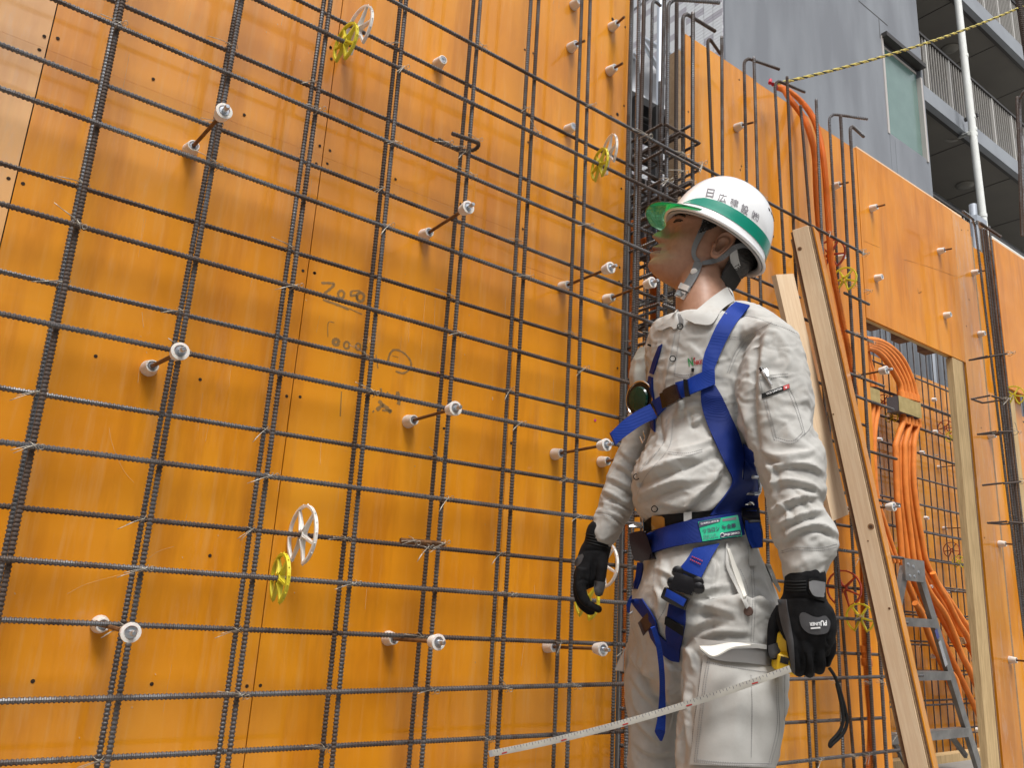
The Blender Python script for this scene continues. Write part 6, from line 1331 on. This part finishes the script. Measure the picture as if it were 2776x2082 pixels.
for q in [(578, 200), (530, 408), (297, 1168), (413, 1375)]:
    h, d = hit(B_cloth, *K(*q)); dv = CAM-h; dv /= np.linalg.norm(dv); mb = MB(); u, w = perp(dv); mb.tube([h+dv*.0045+(u*math.cos(t)+w*math.sin(t))*.0050 for t in np.linspace(0, 6.2832, 21)], .0009, 5, False); mb.build('snap_button', M['blk_m'], shirt, True)
for q, rr in ((LL(1198, 697), .0075), (LL(1205, 1098), .0075)):
    h, d = hit(B_cloth, *q); dv = CAM-h; dv /= np.linalg.norm(dv); MB().disc(h+dv*.001, dv, [(0, rr), (.002, rr*.85), (.0022, rr*.5)], 14).build('rivet', mat('bronze_snap', (.16, .10, .08), .4, .7), trousers, True)
text_on('emblem', 'N', K, (634, 457), (664, 452), 22, M['green_ink'], B_cloth, shirt, .001, .03); line_on('emblem', K, [(664, 415), (667, 405), (670, 402)], M['red_ink'], .0028, B_cloth, .001, parent=shirt)
text_on('lettering', 'NIKKO', K, (668, 448), (742, 440), 12, M['red_ink'], B_cloth, shirt, .001, .03); text_on('lettering', 'LTD,', K, (792, 436), (828, 436), 12, M['blk_m'], B_cloth, shirt, .001, .02)
sl_ = decal('sleeve_label', K, [(1101, 634), (1279, 569), (1283, 597), (1104, 666)], B_cloth, M['blk_m'], shirt, .0018, 9); B_lb2 = shift_bvh(sl_)
text_on('lettering', 'VICE UNITED', K, (1132, 642), (1234, 604), 5, M['white_ink'], B_lb2, shirt, .0009, .03); decal('label_end', K, [(1240, 584), (1278, 570), (1281, 596), (1243, 611)], B_lb2, M['red_ink'], shirt, .0007, 4); text_on('lettering', 'V', K, (1252, 602), (1268, 596), 5, M['white_ink'], B_lb2, shirt, .0014, .03)
slab('collar_tag', HH, [(295, 1470), (345, 1490), (340, 1502), (290, 1482)], M['blk_m'], B_cloth, .0015, .001, parent=shirt)
# sleeve pocket opening and pen
pk = MB(); a, b = hit(B_cloth, *K(1095, 470))[0], hit(B_cloth, *K(1165, 580))[0]; dv = CAM-a; dv /= np.linalg.norm(dv); ax = b-a
mpen = mat('clear_grey_plastic', (.38, .38, .38), .15, coat=.5); pen = MB().tube([a+dv*.004, a+ax*.35+dv*.005, b+dv*.004], [.0022, .0034, .0022], 10).build('pen', mpen, shirt, True)
MB().tube([a-ax*.02+dv*.004, a+ax*.16+dv*.0045], [.0032, .0034], 10).build('pen_cap', M['blk'], pen, True)
slab('pen_clip', K, [(1118, 480), (1134, 474), (1150, 520), (1136, 524)], M['chrome'], B_cloth, .009, .0012, parent=pen)
slab('pocket_pen', K, [(650, 470), (668, 470), (664, 492), (652, 492)], M['blk_m'], B_cloth, .003, .004, parent=shirt)
# belt under the harness, belt loops, hip pocket, cargo pocket
B_tr = B_cloth
pk_after = True
strap('belt', MM, [(350, 260), (420, 195), (560, 170), (760, 150), (900, 140), (1080, 118)], [(350, 340), (430, 330), (560, 300), (760, 245), (900, 225), (1080, 190)], M['blk_m'], B_cloth, .002, .003, parent=trousers)
slab('belt_leather', MM, [(432, 185), (560, 180), (566, 290), (430, 325)], mat('tan_leather', (.42, .19, .03), .45), B_cloth, .0075, .003, parent=trousers); slab('belt_loop', MM, [(750, 145), (830, 140), (830, 210), (752, 245)], M['cloth'], B_cloth, .0075, .003, parent=trousers)
strap('pocket_edge', MM, [(1170, 450), (1170, 600), (1185, 720), (1280, 920), (1375, 1110)], [(1192, 450), (1195, 600), (1212, 700), (1305, 900), (1400, 1085)], M['cloth'], B_cloth, .0028, .003, parent=trousers)
strap('pocket_lining', MM, [(1180, 505), (1205, 600), (1250, 760), (1350, 1000)], [(1205, 510), (1240, 600), (1310, 780), (1378, 985)], M['cloth_in'], B_cloth, .006, .003, parent=trousers)
strap('pocket_flap', LL, [(1302, 405), (1345, 510), (1392, 585)], [(1335, 412), (1370, 500), (1398, 560)], M['cloth'], B_cloth, .005, .004, parent=trousers)
strap('belt_loop', LL, [(1205, 300), (1208, 360), (1210, 418)], [(1245, 300), (1246, 360), (1246, 418)], M['cloth'], B_cloth, .004, .004, parent=trousers)
cpo = strap('cargo_pocket', LL, [(930, 968), (905, 1150), (875, 1400), (845, 1640)], [(1392, 1050), (1396, 1200), (1402, 1440), (1345, 1655)], M['cloth'], B_cloth, .005, .006, parent=trousers, cross=16, smooth=1)
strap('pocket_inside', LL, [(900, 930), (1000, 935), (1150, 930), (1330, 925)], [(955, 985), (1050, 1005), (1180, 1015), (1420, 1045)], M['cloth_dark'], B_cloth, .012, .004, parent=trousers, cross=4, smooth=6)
strap('pocket_flap', LL, [(870, 862), (1000, 880), (1150, 890), (1315, 905)], [(905, 925), (990, 905), (1120, 905), (1312, 932)], M['cloth'], B_cloth, .014, .004, parent=trousers, cross=3)
poly_h('pocket_flap_underside', LL, [[(898, 915), (980, 912), (1100, 893), (1215, 905)], [(903, 926), (985, 977), (1095, 925), (1205, 910)]], [[1.262, 1.262, 1.262, 1.262], [1.245, 1.24, 1.245, 1.258]], M['cloth_in'], trousers)
B_pk = world_bvh([cpo]); sm2 = MB()
for pts in [[(948, 990), (922, 1150), (892, 1400), (866, 1620)], [(962, 992), (936, 1150), (906, 1400), (880, 1612)], [(866, 1622), (1050, 1640), (1335, 1648)], [(880, 1610), (1050, 1626), (1330, 1634)], [(1378, 1070), (1384, 1250), (1388, 1430), (1336, 1645)], [(1366, 1070), (1372, 1250), (1374, 1420), (1322, 1640)], [(942, 1012), (1100, 1040), (1385, 1085)], [(1215, 1090), (1222, 1300), (1216, 1600)]]:
    line_on('', LL, pts, None, .0012, B_pk, .0007, dash=True, mb_=sm2)
sm2.build('stitching', M['stitch'], trousers)
hx = hit(B_cloth, *LL(415, 1040))[0]
poly_h('side_pocket', LL, [[(435, 930), (432, 1000), (430, 1065)], [(425, 960), (400, 1010), (380, 1060)]], [[1.56, 1.56, 1.56], [1.57, 1.575, 1.58]], M['cloth'], trousers)

# ---------------- harness
B_c2 = surf_bvh([shirt, trousers])
strap('shoulder_strap', K, [(935, 45), (880, 95), (815, 190), (760, 310), (728, 400), (718, 500), (714, 590)], [(1025, 66), (985, 120), (925, 200), (862, 320), (815, 430), (795, 500), (802, 590)], M['web'], B_sb, .005, .0028)
strap('shoulder_strap', K, [(712, 585), (715, 700), (745, 810), (800, 940), (870, 1090), (915, 1190), (880, 1270), (770, 1415)], [(803, 580), (850, 660), (895, 760), (955, 900), (985, 1040), (975, 1180), (1050, 1210), (960, 1400)], M['web_d'], B_c2, .006, .0028, n=8)
strap('back_strap', K, [(985, 955), (990, 1060), (985, 1150), (978, 1280), (970, 1400)], [(1045, 1010), (1060, 1100), (1078, 1190), (1078, 1300), (1085, 1390)], M['web_d'], B_c2, .002, .0028)
strap('chest_strap', K, [(800, 480), (720, 495), (620, 545)], [(803, 572), (725, 605), (640, 640)], M['web'], B_c2, .012, .0026)
strap('chest_strap', K, [(640, 545), (600, 550), (548, 562)], [(645, 635), (610, 655), (565, 668)], M['web'], B_c2, .016, .003); slab('buckle_bar', K, [(600, 540), (625, 545), (640, 650), (612, 655)], M['blk'], B_c2, .020, .005)
slab('chest_buckle', K, [(470, 615), (552, 575), (585, 668), (505, 712)], M['brown_l'], B_c2, .022, .011, bulge=.0015); slab('buckle_frame', K, [(452, 632), (482, 622), (502, 715), (470, 728)], M['blk'], B_c2, .018, .006)
strap('chest_strap', K, [(465, 640), (420, 668), (385, 690)], [(490, 720), (455, 755), (425, 785)], M['web'], B_c2, .014, .0026); slab('slider', K, [(385, 700), (402, 690), (440, 775), (425, 787)], M['blk'], B_c2, .018, .004)
hch = ath(*K(400, 740), 1.0); dch = hit(B_c2, *K(430, 730))[0]; hD = (dch-CAM)@HF-.018
free_strap('chest_strap_tail', K, [(385, 700), (300, 745), (225, 795), (165, 850), (130, 885)], [(432, 790), (350, 825), (280, 870), (205, 925), (165, 962)], [hD+.002, hD+.004, hD+.006, hD+.01, hD+.013], M['web'])
MB().tube([ath(*K(130, 885), hD+.012), ath(*K(165, 962), hD+.012)], .0022, 6).build('strap_hem', M['web_d'], harness, True)
strap('shoulder_strap', K, [(440, 330), (405, 420), (382, 500)], [(462, 315), (430, 430), (405, 510)], M['web_d'], B_c2, .004, .0026)
# lanyard retractor on the right side
rc = ath(*K(345, 672), hD+.055); ax = RM.T@np.array([-.80, .10, -.6]); ax /= np.linalg.norm(ax)
rt_ = MB(); rt_.disc(rc, ax, [(-.016, .030), (-.012, .034), (.008, .034), (.012, .031)], 28); ro_ = rt_.build('retractor', M['blk'], harness, True)
(lambda u_, w_: MB().tube([rc+ax*.012+(u_*math.cos(t)+w_*math.sin(t))*.0335 for t in np.linspace(0, 6.2832, 33)], .0016, 6, False))(*perp(ax)).build('chrome_ring', M['chrome'], harness, True); MB().disc(rc+ax*.0145, ax, [(0, .024), (.003, .022), (.005, .010)], 24).build('green_face', mat('dark_green_plastic', (.0, .035, .022), .2), harness, True)
strap('side_strap', K, [(380, 520), (370, 600), (385, 700), (390, 850)], [(400, 530), (400, 600), (410, 700), (415, 880)], M['web_d'], B_c2, .004, .004); mbh = MB(); hq = ath(*K(340, 915), hD+.03); mbh.tube([hq+np.array([.0, 0, .012]), hq+np.array([.006, 0, .0]), hq+np.array([-.002, 0, -.01]), hq+np.array([-.008, 0, 0])], .0014, 6); mbh.build('wire_hook', M['chrome'], harness, True)
# waist belt with label
wb = strap('waist_belt', K, [(362, 1538), (480, 1492), (620, 1452), (800, 1420), (965, 1398)], [(402, 1655), (500, 1625), (640, 1598), (820, 1575), (990, 1542)], M['web_d'], B_c2, .012, .0035, n=8, cross=6)
V0 = [o for o in harness.children]
B_wb = shift_bvh(wb); B_belt = B_wb
M['label_g'] = mat('green_label', (.015, .42, .22), .3, 0, (.03, .50, .28), 12)
sl_ = decal('safety_label', MM, [(893, 240), (1290, 172), (1337, 390), (943, 452)], B_wb, M['label_g'], harness, .0016, 14); B_lb = shift_bvh(sl_)
for q, m in (([(900, 242), (1120, 203), (1112, 238), (908, 296)], 'ink_d'), ([(1135, 212), (1275, 190), (1278, 218), (1140, 236)], 'grey_ink'), ([(1118, 352), (1318, 320), (1328, 392), (1108, 424)], 'ink_d')): decal('label_print', MM, q, B_lb, M[m], harness, .0007, 7)
for txt, p0, p1, h_, m, b_ in (('ツヨロン', (945, 352), (1112, 322), 11, 'ink_d', .03), ('安全帯', (1135, 312), (1276, 290), 11, 'ink_d', .03), ('FUJII DENKO', (1166, 378), (1310, 356), 5, 'white_ink', .03), ('墜落制止用器具', (922, 268), (1102, 236), 4.5, 'white_ink', .01), ('種類 胴ベルト型', (945, 392), (1072, 370), 4, 'ink_d', .01), ('使用期限 質量100kg', (945, 418), (1096, 392), 4, 'ink_d', .01)):
    text_on('lettering', txt, MM, p0, p1, h_, M[m], B_lb, harness, .0016, b_)
hq, _ = hit(B_lb, *MM(1137, 372)); dv = CAM-hq; dv /= np.linalg.norm(dv); u, w = perp(dv); MB().tube([hq+dv*.0018+(u*math.cos(t)+w*math.sin(t))*.0031 for t in np.linspace(0, 6.2832, 15)], .0007, 4, False).build('emblem', M['white_ink'], harness)
# belt buckle at the left end
slab('belt_buckle', MM, [(205, 360), (352, 330), (440, 610), (262, 632)], M['brown_l'], B_c2, .030, .020, bulge=.002); slab('buckle_plate', MM, [(330, 345), (385, 345), (455, 608), (405, 622)], M['blk'], B_c2, .024, .008)
hb_ = ath(*MM(260, 300), hD+.03)
for (q0, q1) in (((205, 290), (335, 290)), ((205, 285), (250, 272)), ((250, 272), (335, 290)), ((240, 300), (245, 370)), ((345, 210), (350, 330)), ((352, 345), (415, 338)), ((400, 625), (495, 608))):
    MB().tube([ath(*MM(*q0), hD+.02), ath(*MM(*q1), hD+.02)], .0022, 8).build('buckle_wire', M['chrome'], harness, True)
MB().tube(smooth_path([ath(*MM(x, y), hD+.03) for x, y in [(345, 340), (350, 260), (375, 215), (420, 205)]], 4), .0018, 6).build('buckle_loop', M['chrome'], harness, True)
# side adjuster
strap('side_adjuster', K, [(975, 1375), (978, 1450), (1010, 1540), (1040, 1625)], [(1088, 1378), (1095, 1450), (1110, 1530), (1110, 1620)], M['blk'], B_c2, .016, .006)
strap('side_adjuster_web', MM, [(1350, 138), (1362, 240), (1400, 410), (1445, 500)], [(1482, 132), (1505, 240), (1535, 405), (1530, 490)], M['web'], B_c2, .024, .004)
def wire_quad(nm, f, pts, r, m, lift, bvh):
    P = []
    for q in catmull([f(*p) for p in pts+[pts[0]]], 4):
        h, d = hit(bvh, *q); h = h if h is not None else ath(q[0], q[1], 1.40); rr = ray(*q); P.append(h-rr/np.linalg.norm(rr)*lift)
    P = np.array(P); c = P.mean(0); dd = (P-c)@(ray(*f(*pts[0]))/np.linalg.norm(ray(*f(*pts[0])))); 
    rv = ray(*f(*pts[0])); rv /= np.linalg.norm(rv); P = P-np.outer(dd*.7, rv); return MB().tube(list(P), r, 8, False).build(nm, m, harness, True)
wire_quad('square_ring', K, [(1000, 1168), (1072, 1172), (1088, 1200), (1088, 1255), (1070, 1275), (1000, 1273), (975, 1248), (982, 1190)], .0030, M['zinc'], .014, B_c2)
wire_quad('small_ring', MM, [(1355, 70), (1385, 48), (1435, 48), (1445, 68), (1400, 62)], .0022, M['chrome'], .016, B_c2)
# leg straps
strap('leg_strap', LL, [(862, 312), (820, 380), (778, 432)], [(1022, 280), (965, 380), (905, 500)], M['web'], B_c2, .008, .0028); strap('leg_strap', LL, [(778, 425), (750, 470)], [(912, 488), (890, 520)], M['web'], B_c2, .012, .0028)
slab('leg_buckle', LL, [(762, 462), (892, 512), (850, 600), (712, 560)], M['blk'], B_c2, .022, .012, bulge=.0015); slab('leg_buckle_frame', LL, [(690, 548), (838, 620), (805, 690), (668, 612)], M['blk'], B_c2, .022, .012, bulge=.0015)
strap('leg_buckle_web', LL, [(700, 560), (760, 592), (818, 625)], [(688, 605), (745, 635), (798, 668)], M['web'], B_c2, .040, .003); slab('buckle_bar', LL, [(755, 425), (905, 490), (898, 508), (752, 445)], M['blk'], B_c2, .020, .006)
for q in ((735, 522), (888, 520), (893, 555), (765, 455)): 
    h, d = hit(B_c2, *LL(*q)); dv = CAM-h; dv /= np.linalg.norm(dv); MB().disc(h+dv*.018, dv, [(0, .010), (.007, .009), (.009, .005)], 12).build('buckle_button', M['blk'], harness, True)
strap('leg_strap', LL, [(712, 650), (700, 730), (690, 820), (700, 900)], [(812, 690), (812, 760), (800, 840), (778, 930)], M['web_d'], B_c2, .008, .0028); slab('strap_keeper', LL, [(690, 730), (802, 790), (796, 848), (684, 775)], M['blk_m'], B_c2, .014, .004)
strap('leg_strap', LL, [(560, 720), (620, 800), (690, 880), (780, 900)], [(600, 860), (660, 950), (720, 1000), (775, 1010)], M['web_d'], B_c2, .005, .0028)
strap('leg_strap', LL, [(468, 625), (540, 720), (600, 800)], [(545, 620), (620, 740), (650, 850)], M['web_d'], B_c2, .010, .003); free_strap('leg_strap_loop', LL, [(525, 590), (480, 600), (452, 650), (455, 700)], [(560, 650), (520, 660), (490, 690), (470, 710)], [1.50, 1.49, 1.49, 1.50], M['web'])
slab('strap_keeper', LL, [(520, 770), (582, 705), (615, 775), (552, 850)], mat('brown_web_keeper', (.045, .02, .014), .5), B_c2, .015, .004)
free_strap('leg_strap_tail', LL, [(598, 800), (628, 900), (648, 1050), (652, 1200), (640, 1350), (625, 1430)], [(625, 790), (662, 900), (682, 1050), (688, 1200), (690, 1350), (686, 1440)], [1.305, 1.32, 1.36, 1.41, 1.43, 1.43], M['web'])
free_strap('strap_tip', LL, [(625, 1425), (626, 1445), (655, 1495)], [(687, 1432), (684, 1450), (668, 1495)], [1.429, 1.429, 1.429], M['web_d'])
strap('hip_strap', LL, [(515, 400), (505, 480), (490, 560)], [(552, 405), (545, 470), (515, 560)], M['web_d'], B_c2, .004, .003); strap('hip_strap', LL, [(1285, 285), (1340, 380), (1385, 500), (1400, 600)], [(1300, 280), (1370, 380), (1410, 490), (1412, 590)], M['web_d'], B_c2, .003, .004)
for pts in ([(540, 480), (530, 520), (520, 560)], [(522, 560), (520, 600), (518, 630), (495, 690), (470, 712)]): MB().tube(smooth_path([ath(*LL(*p), 1.475) for p in pts], 4), .0028 if pts[0][0] == 540 else .0016, 8).build('snap_hook', M['zinc'], harness, True)
mb = MB(); c = ath(*LL(525, 520), 1.47); mb.disc(c, (0, 0, 1), [(-.012, .0055), (.012, .0055)], 10); mb.build('snap_hook_body', M['zinc'], harness, True)
line_on('red_stitch', LL, [(852, 362), (890, 378), (922, 392)], M['red_ink'], .0025, surf_bvh([trousers]), .012, dash=True, parent=harness); line_on('red_stitch', LL, [(842, 380), (880, 398), (910, 412)], M['red_ink'], .0025, surf_bvh([trousers]), .012, dash=True, parent=harness)

# ---------------- gloves
def fingers(mb, f, scale_px, chains, n=5):
    for ch in chains:
        kk = catmull([(f(x, y)[0], f(x, y)[1], r/scale_px, h) for x, y, r, h in ch], n); C_ = [ath(k[0], k[1], k[3]) for k in kk]; rr = [k[2]/pxm(c) for k, c in zip(kk, C_)]
        d1 = C_[-1]-C_[-2]; d1 /= np.linalg.norm(d1); C_ += [C_[-1]+d1*rr[-1]*math.sin(a) for a in (.4, .8, 1.2, 1.5)]; rr += [rr[-1]*math.cos(a) for a in (.4, .8, 1.2, 1.5)]
        tube_oval(mb, C_, rr, rr, 16)
g1 = MB()
hr = 1.59
limb(g1, [(LL(285, 215)[0], LL(285, 215)[1], 36, hr, .030), (LL(272, 290)[0], LL(272, 290)[1], 37, hr, .028), (LL(250, 350)[0], LL(250, 350)[1], 41, hr, .026), (LL(228, 420)[0], LL(228, 420)[1], 42, hr, .026), (LL(200, 490)[0], LL(200, 490)[1], 34, hr, .026)], 6, 32)
fingers(g1, LL, 2.266, [[(295, 350, 32, hr-.015), (300, 430, 34, hr-.025), (292, 510, 30, hr-.028), (278, 585, 25, hr-.028)],
                        [(185, 440, 42, hr-.014), (165, 540, 36, hr-.016), (188, 625, 32, hr-.016), (240, 668, 29, hr-.018), (278, 685, 22, hr-.02)],
                        [(178, 450, 40, hr+.006), (152, 560, 34, hr+.006), (168, 640, 30, hr+.006), (215, 690, 26, hr+.004), (236, 700, 20, hr+.002)],
                        [(190, 450, 38, hr+.024), (160, 550, 32, hr+.026), (170, 620, 29, hr+.026), (205, 670, 25, hr+.022)], [(200, 440, 34, hr+.040), (180, 530, 28, hr+.043), (185, 590, 25, hr+.043), (210, 635, 21, hr+.038)]])
gr_me = remesh(g1, .0018, 3, .5, 'glove'); fold_noise(gr_me, .0010, 110, (1, 1, 1), 4, .8); strokes(gr_me, [pr(LL, [(240, 370), (238, 450), (225, 560), (210, 600)], 5, -.005), pr(LL, [(150, 520), (180, 500), (220, 520)], 4, -.002), pr(LL, [(235, 610), (215, 650), (200, 690)], 3, -.002), pr(LL, [(180, 330), (240, 322), (330, 330)], 4, -.002)])
glove_r = link('glove', gr_me, worker, M['glove']); glove_r['label'] = 'black glove on the relaxed right hand'
g2 = MB(); hl2 = 1.262; N2 = lambda x, y: NN(x, y)
limb(g2, [(N2(555, 265)[0], N2(555, 265)[1], 53, hl2, .036), (N2(548, 380)[0], N2(548, 380)[1], 54, hl2, .035), (N2(545, 490)[0], N2(545, 490)[1], 56, hl2, .033), (N2(545, 590)[0], N2(545, 590)[1], 68, hl2, .030), (N2(560, 720)[0], N2(560, 720)[1], 76, hl2, .029), (N2(590, 850)[0], N2(590, 850)[1], 74, hl2, .029), (N2(615, 960)[0], N2(615, 960)[1], 64, hl2+.005, .028), (N2(620, 1040)[0], N2(620, 1040)[1], 52, hl2+.01, .024)], 6, 40)
fingers(g2, NN, 4.147, [[(300, 620, 75, hl2+.02), (215, 780, 74, hl2+.028), (185, 930, 68, hl2+.03), (180, 1060, 62, hl2+.03), (196, 1145, 54, hl2+.028)],
                        [(395, 850, 85, hl2-.004), (415, 1020, 78, hl2-.006), (440, 1190, 72, hl2-.004), (470, 1300, 66, hl2+.004), (480, 1330, 60, hl2+.022), (470, 1290, 52, hl2+.038)],
                        [(540, 880, 85, hl2-.010), (565, 1060, 80, hl2-.012), (585, 1220, 72, hl2-.010), (595, 1320, 64, hl2+.004), (590, 1340, 58, hl2+.024), (580, 1290, 50, hl2+.04)],
                        [(680, 880, 84, hl2-.008), (715, 1050, 74, hl2-.010), (722, 1200, 68, hl2-.006), (715, 1290, 60, hl2+.006), (700, 1310, 54, hl2+.026), (690, 1270, 48, hl2+.04)],
                        [(780, 840, 78, hl2+.004), (832, 980, 66, hl2+.004), (846, 1085, 60, hl2+.008), (810, 1180, 52, hl2+.014), (790, 1240, 48, hl2+.028), (780, 1200, 42, hl2+.04)]])
gl_me = remesh(g2, .0017, 3, .5, 'glove'); fold_noise(gl_me, .0009, 120, (1, 1, 1), 9, .8)
strokes(gl_me, [pr(NN, [(545, 1130), (560, 1260), (545, 1380)], 3.2, -.005), pr(NN, [(470, 1080), (500, 1220), (520, 1380)], 3, -.002), pr(NN, [(640, 1120), (660, 1240), (650, 1370)], 3.2, -.004), pr(NN, [(780, 1060), (790, 1180), (770, 1300)], 3.2, -.004), pr(NN, [(330, 520), (450, 500), (600, 510), (770, 530)], 4, -.003), pr(NN, [(250, 640), (290, 800), (330, 900)], 5, -.003), pr(NN, [(840, 880), (800, 960), (820, 1040)], 4, -.003)])
glove_l = link('glove', gl_me, worker, M['glove']); glove_l['label'] = 'black glove on the left hand gripping the tape measure'
B_gl = surf_bvh([glove_l]); B_gr = surf_bvh([glove_r])
for y_ in (315, 350, 385, 415): line_on('cuff_rib', NN, [(335, y_), (440, y_+8), (560, y_+4)], M['blk_m'], .0030, B_gl, .0002, parent=glove_l)
for k_ in range(4): line_on('cuff_rib', LL, [(200, 222+17*k_), (270, 238+17*k_), (360, 262+17*k_)], M['blk_m'], .0030, B_gr, .0002, parent=glove_r)
strap('wrist_tab', NN, [(590, 290), (660, 285), (772, 320)], [(590, 440), (660, 510), (768, 545)], M['blk_m'], B_gl, .0025, .003, parent=glove_l); strap('wrist_tab_grip', NN, [(592, 325), (650, 308), (772, 328)], [(596, 400), (650, 480), (766, 498)], M['glove_tab'], B_gl, .0045, .002, parent=glove_l)
strap('index_guard', NN, [(245, 520), (262, 680), (300, 850), (350, 1000), (390, 1250), (400, 1330)], [(340, 520), (355, 650), (385, 800), (420, 1000), (432, 1230), (440, 1370)], M['glove_g'], B_gl, .0008, .0016, parent=glove_l, smooth=2, n=8)
strap('thumb_guard', NN, [(135, 1040), (140, 1120), (160, 1185)], [(265, 1000), (272, 1090), (240, 1180)], M['glove_g'], B_gl, .0006, .0012, parent=glove_l, smooth=2)
strap('thumb_guard', LL, [(252, 510), (250, 560), (262, 600)], [(322, 520), (312, 565), (300, 600)], M['glove_g'], B_gr, .0006, .0012, parent=glove_r, smooth=2); strap('knuckle_guard', LL, [(130, 400), (150, 360), (178, 345)], [(140, 430), (170, 400), (188, 360)], M['glove_g'], B_gr, .0006, .0012, parent=glove_r, smooth=2)
strap('glove_patch', NN, [(486, 712), (500, 678), (545, 670), (640, 712), (705, 722), (775, 706), (826, 760)], [(492, 770), (520, 840), (580, 895), (650, 915), (720, 914), (800, 890), (832, 800)], M['glove_g'], B_gl, .0012, .0016, parent=glove_l, smooth=2)
B_gt = B_gl
def rot_text(txt, p_right, p_left, hgt, m): return text_on('lettering', txt, NN, p_right, p_left, hgt, m, B_gl, glove_l, .0034, .03)
rot_text('PU', (792, 758), (722, 762), 14, M['white_ink']); rot_text('LINER', (718, 778), (598, 782), 9, M['white_ink']); strap('print_bar', NN, [(612, 838), (720, 830)], [(614, 856), (722, 848)], M['white_ink'], B_gl, .0030, .0004, parent=glove_l)
# ---------------- tape measure
tm = thing('tape_measure', 'yellow tape measure held in the worker\'s left glove, its blade hanging out', 'tape measure', ath(*NN(350, 1150), hl2+.02))
M['yel_case'] = mat('yellow_case', (.80, .50, .01), .4); M['blade'] = mat('tape_blade', (.50, .485, .43), .45, 0, (.42, .40, .36), 30)
mb = MB(); c = ath(*NN(385, 1120), hl2+.028); e1 = RM.T@np.array([.15, .98, 0]); e2 = RM.T@np.array([.85, -.12, -.5]); e2 -= e1*(e1@e2); e2 /= np.linalg.norm(e2); e3 = np.cross(e1, e2)
mb.box((.030, .024, .014), None, (e1, e2, e3, c)); o = mb.build('case', M['yel_case'], tm); bv = o.modifiers.new('b', 'BEVEL'); bv.width = .008; bv.segments = 3
mb = MB(); mb.box((.012, .010, .017), None, (e1, e2, e3, ath(*NN(330, 1215), hl2+.02))); o = mb.build('lock', M['yel_case'], tm); o.modifiers.new('b', 'BEVEL').width = .002; mb = MB(); mb.box((.005, .006, .018), None, (e1, e2, e3, ath(*NN(345, 1180), hl2+.018))); mb.build('lock_button', M['blk'], tm)
tipP = ath(1331, 2044, 1.38); A0 = ath(*NN(385, 1300), hl2-.026); n_ = 90; bl = []
perp_px = np.array([.23, .97])
for i in range(n_+1):
    t = i/n_; p = A0+(tipP-A0)*t; p = p+np.array([0, 0, -.010*4*t*(1-t)]); bl.append(p)
bl = np.array(bl); wv = RM.T@np.array([.26, -.80, -.25]); wv /= np.linalg.norm(wv); pts = np.array([[p-wv*.0048, p-wv*.0026, p, p+wv*.0026, p+wv*.0048] for p in bl]); nvv = np.cross(bl[-1]-bl[0], wv); nvv /= np.linalg.norm(nvv); pts[:, 1:4] += nvv*.0003
sheet_mesh('blade', pts, M['blade'], .0004, tm); dirb = (bl[-1]-bl[0]); dirb /= np.linalg.norm(dirb); Lb = np.linalg.norm(bl[-1]-bl[0]); tc_ = CAM-bl[45]; tc_ /= np.linalg.norm(tc_); fv = nvv if nvv@tc_ > 0 else -nvv
mk_ = MB(); mr = MB(); k = 0
for s_ in np.arange(.004, Lb-.004, .005):
    t = s_/Lb; p = A0+(tipP-A0)*t+np.array([0, 0, -.010*4*t*(1-t)]); ln = .0045 if k % 2 == 0 else .0025
    q = p-wv*.0046+fv*.0006; mk_.add([q, q+dirb*.0007, q+dirb*.0007+wv*ln, q+wv*ln], [(0, 1, 2, 3)])
    if k % 20 == 9: q = p+wv*.0012+fv*.0008; mr.add([q, q+dirb*.009, q+dirb*.009+wv*.0018, q+wv*.0018], [(0, 1, 2, 3)])
    k += 1
link('tick_mark', mk_.mesh('tick_mark', M['ink_d']), tm)['kind'] = 'stuff'; link('red_mark', mr.mesh('red_mark', M['red_ink']), tm)
MB().box((.0046, .003, .0006), None, (wv, dirb, nvv, tipP)).build('end_hook', M['zinc'], tm)
lanp = [ath(x, y, hl2+.01) for x, y in [NN(820, 1290), NN(880, 1380), NN(925, 1490)]]+[ath(*R6(x, y), hl2+.01) for x, y in [(410, 1010), (448, 1150), (466, 1260), (440, 1350), (395, 1405), (340, 1455), (318, 1478), (322, 1440), (372, 1385), (410, 1330), (432, 1255), (425, 1160), (402, 1050), (375, 930)]]
MB().tube(smooth_path(lanp, 6), .0026, 8).build('wrist_lanyard', M['blk_m'], tm, True)
